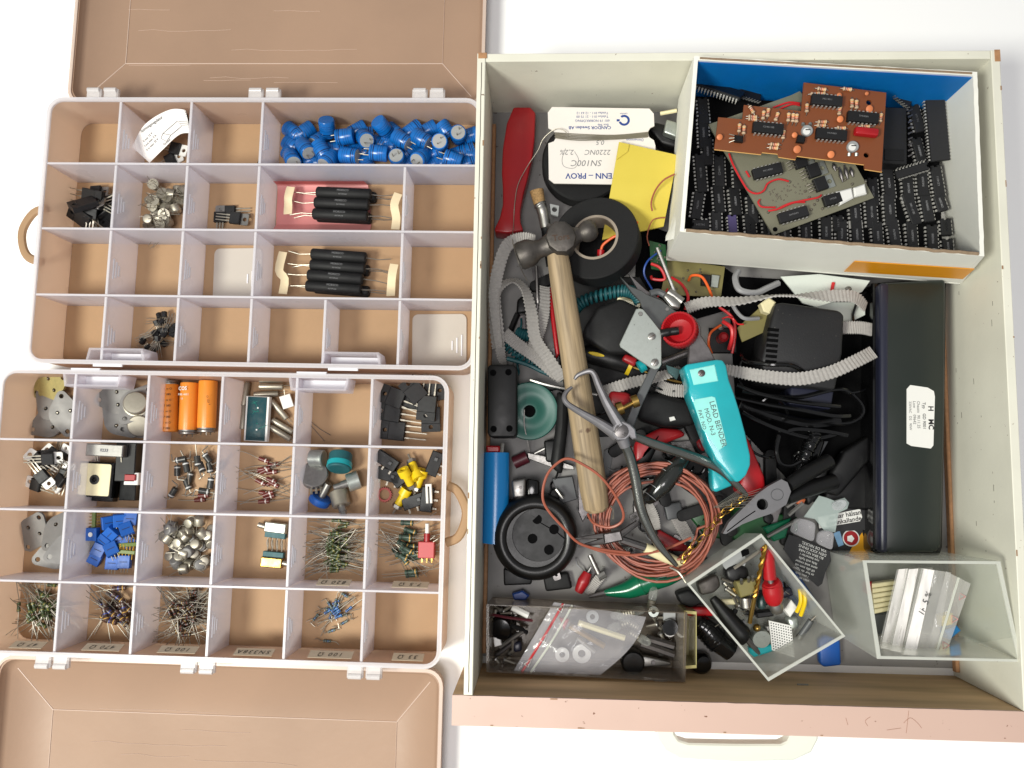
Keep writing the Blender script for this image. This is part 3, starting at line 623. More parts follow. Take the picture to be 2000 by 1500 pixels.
putn(Proto(t), [(530, 755, 9, 0, 0, 0), (530, 742, 4, 0, 0, 2), (520, 770, 5, 0, 8, 4), (480, 770, 4, 0, 0, 84), (476, 815, 5, 0, 0, 88), (545, 800, 5, 0, 5, -48), (552, 832, 4, 0, 5, -30), (548, 846, 5, 0, 3, -30)])
for u, v, z, rz in ((560, 784, 8, 20),):
    q = P(u, v, FZ + z); t = thing('crystal', 'flat white ceramic crystal by the silver cylinders', 'crystal', q, (R(10), R(10), R(rz))); part('case', MB().box((0, 0, 0), (9, 11, 3), .4), mt['white'], t); part('lead', lead([(0, 5, 0), (1, 10, 0)]), mt['tin'], t)
for pts, lab in (([(608, 824, FZ + 1), (625, 838, FZ + 1), (646, 850, FZ + .5)], 'thin curved wire offcut in an empty compartment'), ([(606, 830, FZ + .6), (622, 848, FZ + .6), (634, 862, FZ + .5)], 'thin straight wire offcut in an empty compartment')):
    solo('wire_offcut', lab, 'wire', MB().tube(path(pts), .22, 5), mt['dgrey'])
g = 'large black transistors with long legs'
pr = Proto(tabbed('large black transistor with long legs, in the corner compartment', g, True))
putn(pr, [(768, 806, 3, 0, 0, 172, 0), (776, 842, 2, 0, 0, 175, 0), (812, 768, 9, 6, -6, 130, 0), (800, 780, 4, 0, 0, -8, 0), (836, 790, 8, 4, 0, -95, 0), (842, 812, 4, -4, 0, -88, 0), (775, 778, 8, 0, 5, 160, 0), (838, 768, 3, 0, 0, 12, 0)])
g = 'transistors by the square coil'
pr = Proto(tabbed('black transistor with pale tab, heaped by the square coil compartment', g, tabm='white')); pile(pr, 11, cell('L', 1, 0), (104, 922), (44, 84), 9, .5, 12, 30)
q = P(214, 880, FZ + 14); t = thing('relay', 'silver metal relay can stamped 0233', 'relay', q, (0, 0, R(-2))); part('can', MB().box((0, 0, 4), (31, 10, 8), .7), mt['steel'], t); letter('0233', 3.4, mt['print'], t, (0, 0, 8.05), bold=.1)
for k in (-11, -9, 11): part('pin', MB().cyl((k, -5, 1), (k, -9, 0), .45, n=6), mt['tin'], t)
q = P(207, 936, FZ); t = thing('coil', 'square black coil block with yellowed resin face and round hole', 'coil', q, (0, 0, R(-2)))
part('housing', MB().box((0, 0, 8), (29, 29, 16), .8), mt['gblack'], t); part('base', MB().box((0, -13, 4), (24, 10, 8), .5), mt['gblack'], t)
part('resin_face', MB().holed(rrect(-13, -13, 13, 13, 1.5), [circ(0, 0, 4, 20)], 16, 16.9), mt['epoxyy'], t); part('bushing', MB().holed(circ(0, 0, 4, 20), [circ(0, 0, 2.1, 20)], 13, 17.3), mt['black'], t)
q = P(262, 898, FZ); solo('black_relay', 'plain black relay block behind the square coil', 'relay', MB().box((q.x, q.y - 2, FZ + 7), (17, 32, 14), .7), mt['black'])
q = P(260, 935, FZ + 10); t = thing('slide_switch', 'small white switch with red slider next to the square coil', 'switch', (q.x, q.y, FZ + 8)); part('case', MB().box((0, 0, 2), (12, 10, 7), .6), mt['white'], t); part('slider', MB().box((0, 1, 6.4), (9, 5, 2.4), .4), mt['dred'], t)
q = P(258, 965, FZ); solo('black_relay', 'low black relay block in front of the red slider switch', 'relay', MB().box((q.x, q.y + 3, FZ + 4), (14, 16, 8), .6), mt['gblack'])
g = 'diodes with curled legs'
pr = Proto(*[axial('diode', 'black diode with silver ring and curled legs', 'diode', mt['di'], 9, 5.2, 10, b, g, False, .5) for b in (22, 6, 24, 22)])
pile(pr, 13, cell('L', 1, 2), (382, 916), (52, 76), 7.5, 2.6, 12, 20)
g = 'maroon resistors with one white ring'
pr = Proto(*[axial('resistor', 'maroon resistor with a single white ring', 'resistor', mt['rm'], 9.5, 3.6, 20, b, g, False, .3) for b in (2, 4, 6)])
pile(pr, 14, cell('L', 1, 3), (512, 922), (40, 100), 20, 1.8, 6, 8, yaw=(0, 24))
pile(Proto(axial('resistor', 'maroon resistor lying with the diodes', 'resistor', mt['rm'], 9.5, 3.6, 14, 2, 'maroon resistors with the diodes', False)), 2, cell('L', 1, 2), (400, 970), (14, 14), 15, 1.8, 1, 0, yaw=(0, 5))
# potentiometers
def pot(u, v, z, rot, body, r, h, lab, shaft=None, lugs=True, name='potentiometer'):
    t = thing(name, lab, name, P(u, v, FZ + z), tuple(R(a) for a in rot)); part('case', MB().lathe([(r - .6, -h / 2), (r, -h / 2 + .6), (r, h / 2 - .8), (r - .8, h / 2)], 22), body, t)
    if shaft: part('bushing', MB().lathe([(3.4, h / 2), (3.4, h / 2 + 5)], 14), mt['steel'], t); part('shaft', MB().lathe([(2.6, h / 2 + 5), (2.6, h / 2 + 5 + shaft), (2, h / 2 + 5.6 + shaft)], 14), mt['steel'], t)
    if lugs:
        for k in (-1, 0, 1): part('lug', MB().box((k * 4, -r - 1.5, -h / 2 + 1), (2, 5, .5)), mt['tin'], t)
    return t
pot(620, 895, 9, (80, 0, 90), mt['zinc'], 7, 12, 'grey metal potentiometer standing next to the teal one', None, False)
t = pot(664, 902, 12, (65, 0, 0), mt['dteal'], 9.5, 14, 'teal potentiometer with a ribbed case'); part('collar', MB().lathe([(10.2, 1), (10.2, 5)], 22), mt['teal'], t)
pot(614, 928, 9, (-22, 12, 10), mt['steel'], 11.5, 7, 'round shiny potentiometer with exposed lugs')
pot(690, 940, 8, (75, 0, -70), mt['zinc'], 7.5, 10, 'threaded silver potentiometer lying in the heap', 6)
pot(664, 974, 8, (75, 0, 20), mt['can'], 7.5, 13, 'silver capped potentiometer near the blue knob', 3, False)
t = pot(625, 976, 7, (75, 0, 150), mt['rblue'], 9, 6, 'potentiometer with a wide blue knob', None, False); part('shaft', MB().cyl((0, 0, 3), (0, 0, 16), 3, n=14), mt['steel'], t)
# yellow jacks and black switches
def jack(u, v, z, rx, rz, lab):
    t = thing('jack', lab, 'jack', P(u, v, FZ + z), (R(rx), 0, R(rz)), 'yellow jacks')
    part('head', MB().holed(circ(0, 0, 5, 20), [circ(0, 0, 2.4, 14)], 9, 15), mt['yellow'], t); part('barrel', MB().lathe([(3.3, 0), (3.3, 9)], 16), mt['yellow'], t)
    part('nut', MB().lathe([(4.2, -3), (4.2, -.2)], 6), mt['steel'], t); part('terminal', MB().cyl((0, 0, -3), (0, 0, -9), 1, n=8), mt['tin'], t)
JL = 'bright yellow panel jack in the compartment with black switches'
for a in ((805, 905, 9, 70, 28), (802, 946, 12, 62, 205), (815, 950, 7, 75, 160), (778, 985, 5, 80, 150)): jack(*a[:3], a[3], a[4], JL)
g = 'black micro switches by the yellow jacks'
t = thing('micro_switch', 'small black switch block among the yellow jacks', 'switch', group=g); part('case', MB().box((0, 0, 4), (20, 10, 8), .5), mt['black'], t); part('button', MB().box((4, 0, 8.5), (3, 3, 2), .4), mt['dgrey'], t)
for k in (-7, 0, 7): part('lug', MB().box((k, -6.5, 3), (1.5, 4, .4)), mt['tin'], t)
putn(Proto(t), [(758, 900, 6, 0, 0, -32), (762, 928, 1, 0, 0, -15), (790, 930, 1, 0, 0, 40), (848, 905, 4, 10, 0, 70), (836, 975, 2, 0, 0, 84), (812, 978, 1, 0, 0, 20)])
q = P(752, 966, FZ); t = thing('toothed_ring', 'small red toothed ring beside the yellow jacks', 'ring', q); part('ring', MB().holed([(r * math.cos(R(i * 9)), r * math.sin(R(i * 9))) for i in range(40) for r in [6.6 if i % 2 else 5.4]], [circ(0, 0, 4.3, 20)], 0, 2.2), M('brick_red', (170, 66, 58), .5), t)
q = P(838, 966, FZ + 12); t = thing('clip', 'white plastic clip standing by the black switches', 'clip', q, (0, 0, R(4))); part('prong', MB().box((-1.6, 0, 0), (2, 14, 3), .4), mt['white'], t); part('prong', MB().box((1.6, 0, 0), (2, 14, 3), .4), mt['white'], t); part('bridge', MB().box((0, 7.6, 0), (5.2, 2, 3), .4), mt['white'], t)
# blue trimmers and green headers
g = 'blue square trimmers'
t = thing('trimmer', 'small blue square trimmer in the heap beside dull metal plates', 'trimmer', group=g); part('case', MB().box((0, 0, 3), (10, 10.5, 5.4), .35), mt['rblue'], t); part('screw', MB().lathe([(1.9, 5.6), (1.9, 6.2)], 14), mt['white'], t)
for k in (-2.5, 0, 2.5): part('pin', MB().cyl((k, -3, .4), (k, -3, -3.2), .35, n=5), mt['tin'], t)
t2 = thing('trimmer', 'small blue square trimmer in the heap beside dull metal plates', 'trimmer', group=g); part('case', MB().box((0, 0, 3), (10, 10.5, 5.4), .35), mt['rblue'], t2); part('slot', MB().box((0, 0, 5.8), (6, .5, .2)), mt['print'], t2)
for k in (-2.5, 0, 2.5): part('pin', MB().cyl((k, -5, 2), (k, -9, 2), .35, n=5), mt['tin'], t2)
pr = Proto(t, t2)
for u, v, z, rx, ry, rz, i in ((186, 1042, 7, 4, -6, 0, 0), (210, 1020, 6, 10, 40, 12, 1), (234, 1014, 9, 15, 30, 5, 1), (256, 1012, 6, 0, 20, -4, 1), (248, 1036, 10, -12, 25, 25, 1), (222, 1038, 8, 15, -20, 40, 1), (208, 1052, 6, 20, 10, -40, 1), (196, 1072, 6, 0, 12, -25, 1), (220, 1074, 9, -8, 20, 30, 1), (190, 1088, 3, 6, 10, -28, 1), (222, 1098, 5, 0, 14, -4, 1), (246, 1096, 5, 0, 8, 0, 1), (236, 1056, 3, 0, 10, 20, 1), (254, 1060, 3, 10, 10, 60, 1)): q = P(u, v, FZ + z); pr.put((q.x, q.y, FZ + z), (R(rx), R(ry), R(rz)), i)
t = thing('pin_header', 'short olive green pin header among the blue trimmers', 'header', group='green pin headers')
part('strip', MB().box((0, 0, 0), (3, 15, 2.6), .3), M('olive_strip', (96, 112, 46), .5), t)
for k in range(5): part('pin', MB().cyl((-6, k * 2.6 - 5.2, 0), (6, k * 2.6 - 5.2, 0), .4, n=5), mt['gold'], t)
pr = Proto(t); putn(pr, [(184, 1016, 8, 0, 6, 2), (250, 1064, 9, 0, 10, 94), (246, 1078, 10, 6, 0, 86)])
g = 'dull metal can transistors'
pr = Proto(*[can(label='dull grey metal can transistor in the heap by the blue trimmers', group=g) for _ in range(3)], can(d=9, h=7, label='dull grey metal can transistor in the heap by the blue trimmers', group=g, top=mt['to3']))
pile(pr, 44, cell('L', 2, 2), (352, 1064), (88, 112), 4.5, 4, 13, up=(0, 0, 20, 90, -80, 40, -40))
# two relay sockets
for u, v, z, rz, capm, lab in ((540, 1036, 4, -6, 'zinc', 'silver topped slide switch with bent legs'), (534, 1092, 4, 176, 'otape', 'brass topped slide switch with bent legs')):
    t = thing('slide_switch', lab, 'switch', P(u, v, FZ + z), (0, 0, R(rz))); part('base', MB().box((0, -3, 0), (17, 6, 5), .3), mt['dteal'], t); part('cover', MB().box((0, 2.4, 1.6), (17.6, 8, 7), .7), mt['zinc'] if capm == 'zinc' else mt['brass'], t)
    part('lever', MB().cyl((-9, 2, 2), (-15, 3, 2), 2.2, n=10), mt['tin'], t)
    for k in range(4): part('leg', lead(smooth([(-6 + k * 4, -6, 0), (-6.5 + k * 4, -11, 0), (-5 + k * 4, -16, -1)], 2), .4), mt['tin'], t)
# resistor heaps
def heap(n, cl, px, sp, mat, L, d, ll, lab, grp, zh=9, yaw=None, bends=(2, 5, 8), bone=True):
    pr = Proto(*[axial('resistor', lab, 'resistor', mt[mat], L, d, ll, b, grp, bone) for b in bends]); pile(pr, n, cl, px, sp, L / 2 + ll * .8, d / 2, zh, 9, yaw=yaw)
heap(54, cell('L', 2, 4), (648, 1064), (34, 140), 'rg', 7.6, 3, 20, 'small olive green resistor in the dense heap beside the larger dark green ones', 'small green resistors', 11, (10, 28))
heap(24, cell('L', 2, 5), (786, 1060), (36, 96), 'rgd', 10.5, 4.4, 19, 'large dark green resistor in the heap by the red switch', 'large green resistors', 10, (-8, 24), (1, 3, 10))
heap(44, cell('L', 3, 0), (76, 1192), (60, 84), 'rg', 7.6, 3, 22, 'small green resistor in the corner compartment heap', 'green resistors in the corner', 11)
heap(24, cell('L', 3, 1), (216, 1196), (46, 100), 'rb', 11, 4.6, 19, 'brown resistor with blue and black rings', 'large brown resistors', 11, (-50, 34), (1, 3))
heap(58, cell('L', 3, 2), (354, 1196), (54, 110), 'rbs', 7.6, 3, 21, 'small brown black resistor in the dense heap of crossing leads', 'small brown resistors', 12)
heap(9, cell('L', 3, 4), (664, 1206), (34, 60), 'rl', 6.2, 2.5, 16, 'bright blue resistor with straight leads', 'blue resistors', 6, (38, 14), (1, 3), True)
heap(12, cell('L', 3, 4), (650, 1200), (60, 100), 'rlg', 6.2, 2.5, 7, 'grey blue resistor with cut and bent leads', 'blue resistors', 3, None, (22, 24, 6))
q = P(835, 1070, FZ + 5); t = thing('toggle_switch', 'red rectangular toggle switch with white lever', 'switch', q); part('body', MB().box((0, -1, 3), (13, 13, 9), .5), M('brick_red_plastic', (178, 56, 58), .4), t); part('bushing', MB().cyl((0, 5.5, 4), (0, 12, 4), 2.6, n=12), mt['dred'], t); part('lever', MB().cyl((0, 12, 4), (0, 20, 5), 1.7, n=12), mt['white'], t)
for k in (-4, 0, 4): part('lug', MB().box((k, -9, 2), (1.2, 5, .5)), mt['brass'], t)
# ------------------------------------------------------------------ the drawer
DX0, DX1, DY0, DY1, DF, DR = -54.1, 330.9, -159.5, 309.0, 5.0, 91.5
WT = 6.3
dr = thing('drawer', 'shallow white painted wooden drawer with pink front edge, full of tools', 'drawer', ((DX0 + DX1) / 2, (DY0 + DY1) / 2, 0))
def dpart(n, mb, m, p=None): return part(n, mb, m, p or dr, True)
dpart('bottom_panel', MB().box(((DX0 + DX1) / 2, (DY0 + DY1) / 2, 3.2), (DX1 - DX0 - 2 * WT, DY1 - DY0 - 2 * WT, 3.6)), mt['floorp'])
ls = dpart('side_panel', MB().box((DX0 + WT / 2, (DY0 + DY1) / 2, 45.7), (WT, DY1 - DY0, 91.4), .5), mt['board'])
rs_ = dpart('side_panel', MB().box((DX1 - WT / 2, (DY0 + DY1) / 2, 45.7), (WT, DY1 - DY0, 91.4), .5), mt['board'])
dpart('back_panel', MB().box(((DX0 + DX1) / 2, DY1 - WT / 2, 45.4), (DX1 - DX0 - 2 * WT - .2, WT, 90.8), .5), mt['board'])
fp = dpart('front_panel', MB().box((139, DY0 - 10.2, 44.6), (402, 19.6, 89.2), .4), mt['wood'])
p = MB(); random.seed(3)
p.sheet(lambda u, v: (-62 + 402.4 * u, DY0 - 20.4 + 20.1 * v + (.35 * noise.noise(Vector((u * 40, v, 0))) if v > .5 else 0), 91.2), 60, 2, 2)
dpart('painted_edge', p, mt['pink'], fp)
dpart('painted_face', MB().box((139, DY0 - 20.8, 44.6), (402.4, .7, 89)), mt['pink'], fp)
mt['gap'] = M('dark_gap', (70, 52, 40), .8)
for s, yy in ((0, 0),):
    pts = [(DX0 + 3.4 + .3 * noise.noise(Vector((i * .7, 0, 0))), DY0 + 2 + i * 9.0, 91.42) for i in range(52)]
    dpart('glue_line', MB().tube(pts, .28, 4), mt['gap'], ls)
dpart('chipped_corner', MB().box((DX0 + 4, DY1 - 2, 91.6), (6.5, 4.4, .7), .2), mt['ply'], ls); dpart('chipped_corner', MB().box((DX1 - 2, DY1 - 4.5, 91.6), (4, 9, .7), .2), mt['ply'], rs_)
dpart('batten', MB().box((DX0 + WT + 1.6, 70, DF + 3), (3, 440, 6), .6), mt['ply']); dpart('batten', MB().box((DX1 - WT - 1.6, 20, DF + 3), (3, 350, 6), .6), mt['ply'])
for u, v, rz, L in ((1568, 1345, 5, 8), (1290, 1338, 3, 10)):
    q = P(u, v, 40); dpart('screw_head', MB().box((q.x, DY0 - .1, 40), (L, 1, 2.2), .3), mt['steel'], fp)
for pts in ([(1700, 1400), (1690, 1408), (1695, 1418)], [(1765, 1412), (1778, 1402), (1792, 1412), (1800, 1422)], [(1652, 1402), (1656, 1416)], [(1775, 1388), (1770, 1432)], [(1732, 1426), (1745, 1424), (1760, 1422)]):
    dpart('scratch', MB().tube(smooth([P(u, v, 91.3) for u, v in pts], 4), .13, 4), M('brown_scuff', (158, 112, 92), .7), fp)
for n_ in range(26):
    x = wander(DX0 + 60, DX1 - 20); z = wander(20, 80)
    if n_ % 2: dpart('scuff', MB().box((DX1 - WT - .02, wander(-140, 150), z), (.1, wander(1, 5), .4)), mt['gap'], rs_)
rn = random.Random(31); nick = M('bare_nick', (150, 116, 86), .75)
for i in range(22):
    L_ = rn.uniform(1, 5)
    if i % 3 == 0: dpart('paint_nick', MB().box((DX0 + rn.choice((.5, WT - .5)), rn.uniform(-140, 300), 91.42), (rn.uniform(.5, 1.1), L_, .16)), nick, ls)
    elif i % 3 == 1: dpart('paint_nick', MB().box((DX1 - rn.choice((.5, WT - .5)), rn.uniform(-140, 300), 91.42), (rn.uniform(.5, 1.1), L_, .16)), nick, rs_)
    else: dpart('paint_nick', MB().box((rn.uniform(-50, 335), DY0 - rn.choice((.9, 19.6)), 91.3), (L_, rn.uniform(.5, 1.2), .16)), nick, fp)
# pull handle on the front
hz = 62
ho = PP([(1278, 1418), (1285, 1445), (1300, 1468), (1330, 1482), (1440, 1488), (1550, 1486), (1585, 1470), (1598, 1445), (1600, 1424)], hz)
hi = PP([(1316, 1420), (1318, 1434), (1326, 1446), (1345, 1452), (1440, 1454), (1525, 1454), (1538, 1448), (1544, 1436), (1545, 1424)], hz)
def clampy(l): return [(a.x, min(a.y, DY0 - 21.2)) for a in l]
o_ = clampy(ho) + clampy(hi)[::-1]
dpart('pull_handle', MB().prism(o_, hz - 12, hz, 1.2), M('pale_handle_plastic', (232, 236, 224), .3, trans=.15))

# ------------------------------------------------------------------ drawer contents: helpers
def flat(name, lab, cat, mat, pts, z0, z1, ch=1, group=None): return solo(name, lab, cat, shape(PP(pts, z1), z0, z1, ch), mt[mat] if isinstance(mat, str) else mat, group=group)
def base(name, lab, cat, u, v, z, group=None): return thing(name, lab, cat, P(u, v, z), group=group)
def fpart(root, name, mat, pts, z0, z1, ch=.5, **k): return part(name, shape(PP(pts, z1), z0, z1, ch), mt[mat] if isinstance(mat, str) else mat, root, True, **k)
def tpart(root, name, mat, pts, r, n=8, fl=None, k=6):
    pa = path(pts, k)
    if isinstance(r, (list, tuple)):
        m = len(pa) - 1; q = len(r) - 1; r = [r[min(int(i / m * q), q - 1)] * (1 - (i / m * q - min(int(i / m * q), q - 1))) + r[min(int(i / m * q), q - 1) + 1] * (i / m * q - min(int(i / m * q), q - 1)) for i in range(m + 1)]
    return part(name, MB().tube(pa, r, n, fl), mt[mat] if isinstance(mat, str) else mat, root, True)
def wire(name, lab, mat, pts, r, cat='wire', k=8, group=None): return solo(name, lab, cat, MB().tube(path(pts, k), r, 7), mt[mat], group=group)
def disc(root, name, mat, u, v, z, prof, n=24, tilt=(0, 0), **k):
    return part(name, MB().lathe(prof, n, Matrix.Translation(P(u, v, z)) @ Euler((R(tilt[0]), R(tilt[1]), 0)).to_matrix().to_4x4(), **k), mt[mat] if isinstance(mat, str) else mat, root, True)
def slot_screw(root, u, v, z, r=2.4, ang=40, mat='steel'):
    s = disc(root, 'screw', mat, u, v, z, [(r, -.5), (r, .4), (r * .8, .7)], 16); q = P(u, v, z + .75)
    part('screw_slot', MB().box((0, 0, 0), (r * 1.7, .45, .15), 0, Matrix.Translation(q) @ Matrix.Rotation(R(ang), 4, 'Z')), mt['gap'], s, True)

# --- back left corner
t = base('hand_tool', 'broad red plastic tool handle lying along the drawer side', 'handle', 1005, 330, DF)
fpart(t, 'grip', 'red', [(1003, 209), (1036, 209), (1046, 220), (1044, 270), (1040, 305), (1030, 350), (1022, 380), (1016, 410), (1016, 432), (1022, 450), (990, 455), (966, 452), (966, 446), (976, 425), (982, 400), (982, 370), (980, 335), (982, 290), (990, 240)], DF + 1, DF + 21, 6.5)
t = base('tape_spool', 'black roll lying under the white solder sample card', 'roll', 1135, 330, DF)
disc(t, 'roll', 'mblack', 1138, 330, DF + 2, [(18, 0), (33, 0), (34.5, 1.5), (34.5, 17), (33, 18.5), (18, 18.5)], 40); disc(t, 'core', 'dgrey', 1138, 330, DF + 2, [(15, 0), (18, 0), (18, 19), (15, 19)], 32)
cz = 42
def card_o():
    o = [(1078, 209), (1268, 212), (1277, 222), (1278, 246), (1270, 250), (1265, 258), (1268, 268), (1277, 274), (1280, 284), (1281, 350), (1272, 361), (1082, 358), (1072, 350), (1071, 280), (1082, 276), (1087, 266), (1082, 256), (1071, 250), (1070, 220)]
    return [(p.x, p.y) for p in PP(o, cz)]
t = base('solder_card', 'white printed card wound with thin solder wire, upside down lettering', 'card', 1175, 285, 24)
part('card', MB().prism(card_o(), cz - 1.2, cz), M('card_stock', (226, 220, 214), .6, namt=.25, nscale=40, dark=.9), t, True)
part('support_block', MB().box(tuple(P(1180, 290, 33)), (60, 40, 14), 1), mt['black'], t, True)
for s, u, v, sz, mm, kw in (('TENN – PROV', 1155, 343, 6.6, 'blueink', dict(bold=.12)), ('SN100C', 1146, 318, 7.2, 'greyink', dict(shear=.2)), ('2220NC', 1168, 297, 6, 'greyink', dict(shear=.2)), ('2,2%', 1108, 297, 6, 'greyink', dict(shear=.2)), ('0,5', 1173, 278, 5.6, 'greyink', dict(shear=.2)), ('Dimension', 1240, 273, 3.2, 'blueink', {}), ('CANDOR Sweden AB', 1152, 249, 3.7, 'blueink', dict(bold=.06)), ('Box 946', 1178, 243.5, 2.6, 'blueink', {}), ('601 19 NORRKÖPING', 1157, 235.5, 2.9, 'blueink', {}), ('Telefon 011 - 21 75 00', 1157, 227.5, 2.8, 'blueink', {}), ('Telefax 011 - 12 63 12', 1157, 220.5, 2.8, 'blueink', {}), ('candor', 1218, 222, 2.2, 'blueink', {})):
    letter(s, sz, mt[mm], t, P(u, v, cz + .12), (0, 0, R(180)), world=True, **kw)
q = P(1219, 235, cz); a = [R(200 + 290 * i / 16) for i in range(17)]
part('printed_logo', MB().prism([(q.x + 4.6 * math.cos(k), q.y + 4.6 * math.sin(k)) for k in a] + [(q.x + 2.8 * math.cos(k), q.y + 2.8 * math.sin(k)) for k in a[::-1]], cz, cz + .12).prism([(q.x - 6, q.y - .9), (q.x - 3.6, q.y - .9), (q.x - 3.6, q.y + .9), (q.x - 6, q.y + .9)], cz, cz + .13), mt['blueink'], t, True)
p = MB()
for k in range(9): p.tube(path([(1083 + k % 3, 259 + k * 1.3, cz + .6), (1130, 262 + k * 1.5 + (k % 2), cz + 1 + .3 * (k % 3)), (1200, 264 + k * 1.0, cz + 1), (1267 - k % 3, 258 + k * 1.2, cz + .6)], 4), .33, 5)
part('solder_winding', p, mt['tin'], t, True)
tpart(t, 'loose_end', 'tin', [(1108, 268, cz + 1), (1104, 256, cz + 3), (1085, 252, cz + 3), (1062, 270, 40), (1050, 295, 36), (1030, 325, 32), (1012, 360, 30), (1005, 400, 29), (1003, 440, 30), (1001, 470, 50), (1012, 510, 70), (1020, 530, 52), (1030, 548, 44)], .33, 6)
tpart(t, 'drawn_loop', 'greyink', [(1105, 290, cz + .1), (1098, 310, cz + .1), (1102, 325, cz + .1), (1122, 328, cz + .1), (1130, 312, cz + .1), (1122, 296, cz + .1)], .18, 4)
def ysheet(u, v):
    a = [(1209, 277), (1324, 303), (1176, 468), (1296, 442)]; x = Vector(a[0]).lerp(Vector(a[1]), u).lerp(Vector(a[2]).lerp(Vector(a[3]), u), v)
    z = 46.5 - 14 * max(0, (v - .5) / .5) + .8 * math.sin(u * 3 + v); return P(x.x, x.y, z)
t = solo('note_paper', 'yellow sticky note pad leaning against the cardboard box', 'note', MB().sheet(ysheet, 8, 10, 2.2), mt['ypaper'])
fpart(t, 'folded_corner', 'ypaper', [(1209, 277), (1229, 282), (1226, 296), (1204, 312)], 47.6, 48.1, 0)
t = base('brush', 'small brush with brown bristles and chrome ferrule', 'brush', 1055, 410, DF)
tpart(t, 'bristles', 'bristle', [(1048, 372, 28), (1054, 398, 27)], [5.8, 4.8], 14); tpart(t, 'ferrule', 'steel', [(1054, 398, 27), (1056, 402, 27), (1058, 406, 27), (1062, 420, 26), (1066, 445, 25)], [5, 5.6, 4.6, 5, 4.8, 4.4], 16, k=3); tpart(t, 'handle', 'mblack', [(1066, 445, 25), (1075, 520, 20)], [4, 3.4], 10)
t = base('cable_clip', 'small square metal clip with round hole by the brush', 'clip', 1082, 408, 20); part('clip', MB().holed([(p.x, p.y) for p in PP([(1074, 398), (1092, 402), (1090, 422), (1076, 418)], 26)], [circ(P(1083, 409, 26).x, P(1083, 409, 26).y, 2.2)], 23, 26), mt['greyp'], t, True)
# black insulating tape
t = base('tape_roll', 'big black roll of insulating tape under the hammer head', 'tape', 1168, 474, 30)
disc(t, 'tape', 'mblack', 1166, 473, 40, [(18.6, -9.5), (33.6, -9.5), (34.6, -8.5), (34.6, 8.5), (33.6, 9.5), (18.6, 9.5), (18.6, -9.5)], 56, (-8, -15)); disc(t, 'cardboard_core', M('core_card', (150, 138, 124), .7), 1166, 473, 40, [(16.8, -9.8), (18.8, -9.8), (18.8, 9.9), (16.8, 9.9), (16.8, -9.8)], 48, (-8, -15))
t = base('lead_wire', 'orange lead with red crimp terminal inside the black tape roll', 'wire', 1172, 500, 20); tpart(t, 'lead', 'orangew', [(1250, 430, 34), (1215, 455, 44), (1196, 464, 42), (1178, 478, 40), (1174, 490, 38)], 1.1); tpart(t, 'crimp_sleeve', 'red', [(1174, 488, 38), (1172, 510, 36)], 3, 12); tpart(t, 'terminal', 'steel', [(1172, 510, 36), (1171, 520, 35)], [1.6, 1.4], 8)
# coin shaped metal parts in the gap beside the cardboard box
t = base('metal_bracket', 'bright metal bracket wedged between card and cardboard box', 'bracket', 1310, 252, 30); fpart(t, 'plate', 'zinc', [(1302, 232), (1322, 238), (1322, 268), (1296, 258)], 30, 38, 1.5); flat('black_plug', 'black plastic plug beside the solder card', 'plug', 'black', [(1262, 246), (1280, 236), (1330, 250), (1334, 292), (1290, 280), (1276, 262)], 14, 30, 3)
wire('cream_rod', 'thin cream rod end poking out behind the solder card', 'cream', [(1290, 222, 34), (1322, 216, 38)], 1.6, 'rod')

# --- added black sheets standing in for the darkness underneath the heap
flat('hammer_shade_sheet', 'added black shade sheet on the drawer floor under the hammer handle', 'wallet', 'mblack', [(1086, 545), (1250, 540), (1345, 690), (1345, 835), (1250, 850), (1118, 856), (1092, 700)], DF + .5, DF + 3, .8)  # added sheet, its black darkens the pale floor beneath the hammer handle
flat('cable_shade_sheet', 'added black shade sheet on the drawer floor under the adapter and cables', 'pouch', 'foam', [(1425, 585), (1700, 560), (1702, 985), (1580, 980), (1510, 905), (1440, 830)], DF + .5, DF + 3, .8)  # added to make the floor between adapter and cables read as dark
flat('board_shade_sheet', 'added black shade sheet on the drawer floor by the olive circuit board', 'sheet', 'foam', [(1245, 430), (1345, 470), (1440, 540), (1700, 555), (1440, 600), (1300, 640), (1240, 560)], DF + .4, DF + 2, .5)  # added black layer in place of shade around the olive board
# --- hammer
A = P(1086, 478, 62); Bq = P(1166, 1000, 36); d = (Bq - A)
t = thing('hammer', 'ball pein hammer with worn wooden handle lying across the tools', 'hammer', P(1120, 740, 30))
pr_ = [(6, -.02), (7.6, 0.03), (8.2, .08), (8.6, .2), (9.2, .4), (9.8, .62), (10.2, .8), (10.1, .92), (9.2, .985), (6, 1.0)]
q = d.to_track_quat('Z', 'X').to_matrix().to_4x4()
hh = part('handle', MB().lathe([(r, k * d.length) for r, k in pr_], 22, Matrix.Diagonal((.92, 1.06, 1, 1))), mt['handle'], t); hh.location = (A - t.location / S) * S; hh.rotation_euler = q.to_euler()
H0, H1 = P(1158, 448, 64), P(1012, 502, 62); hd = H1 - H0; L = hd.length; q = Matrix.Translation(H0) @ hd.to_track_quat('Z', 'Y').to_matrix().to_4x4()
k = L / 62
hp = [(1, -3.5), (4.5, -2.8), (7, -1), (8.2, 2), (8.4, 5), (7.4, 8), (5.8, 10.5), (6.2, 13), (8.6, 17), (10.4, 22), (11, 27), (10.4, 33), (8.4, 38), (7, 42), (7.4, 46), (10, 50), (11, 53), (11, 60), (10, 62), (3, 62.4)]
part('head', MB().lathe([(r, z * k) for r, z in hp], 16, q), mt['forged'], t, True)
hc = H0.lerp(H1, .43)
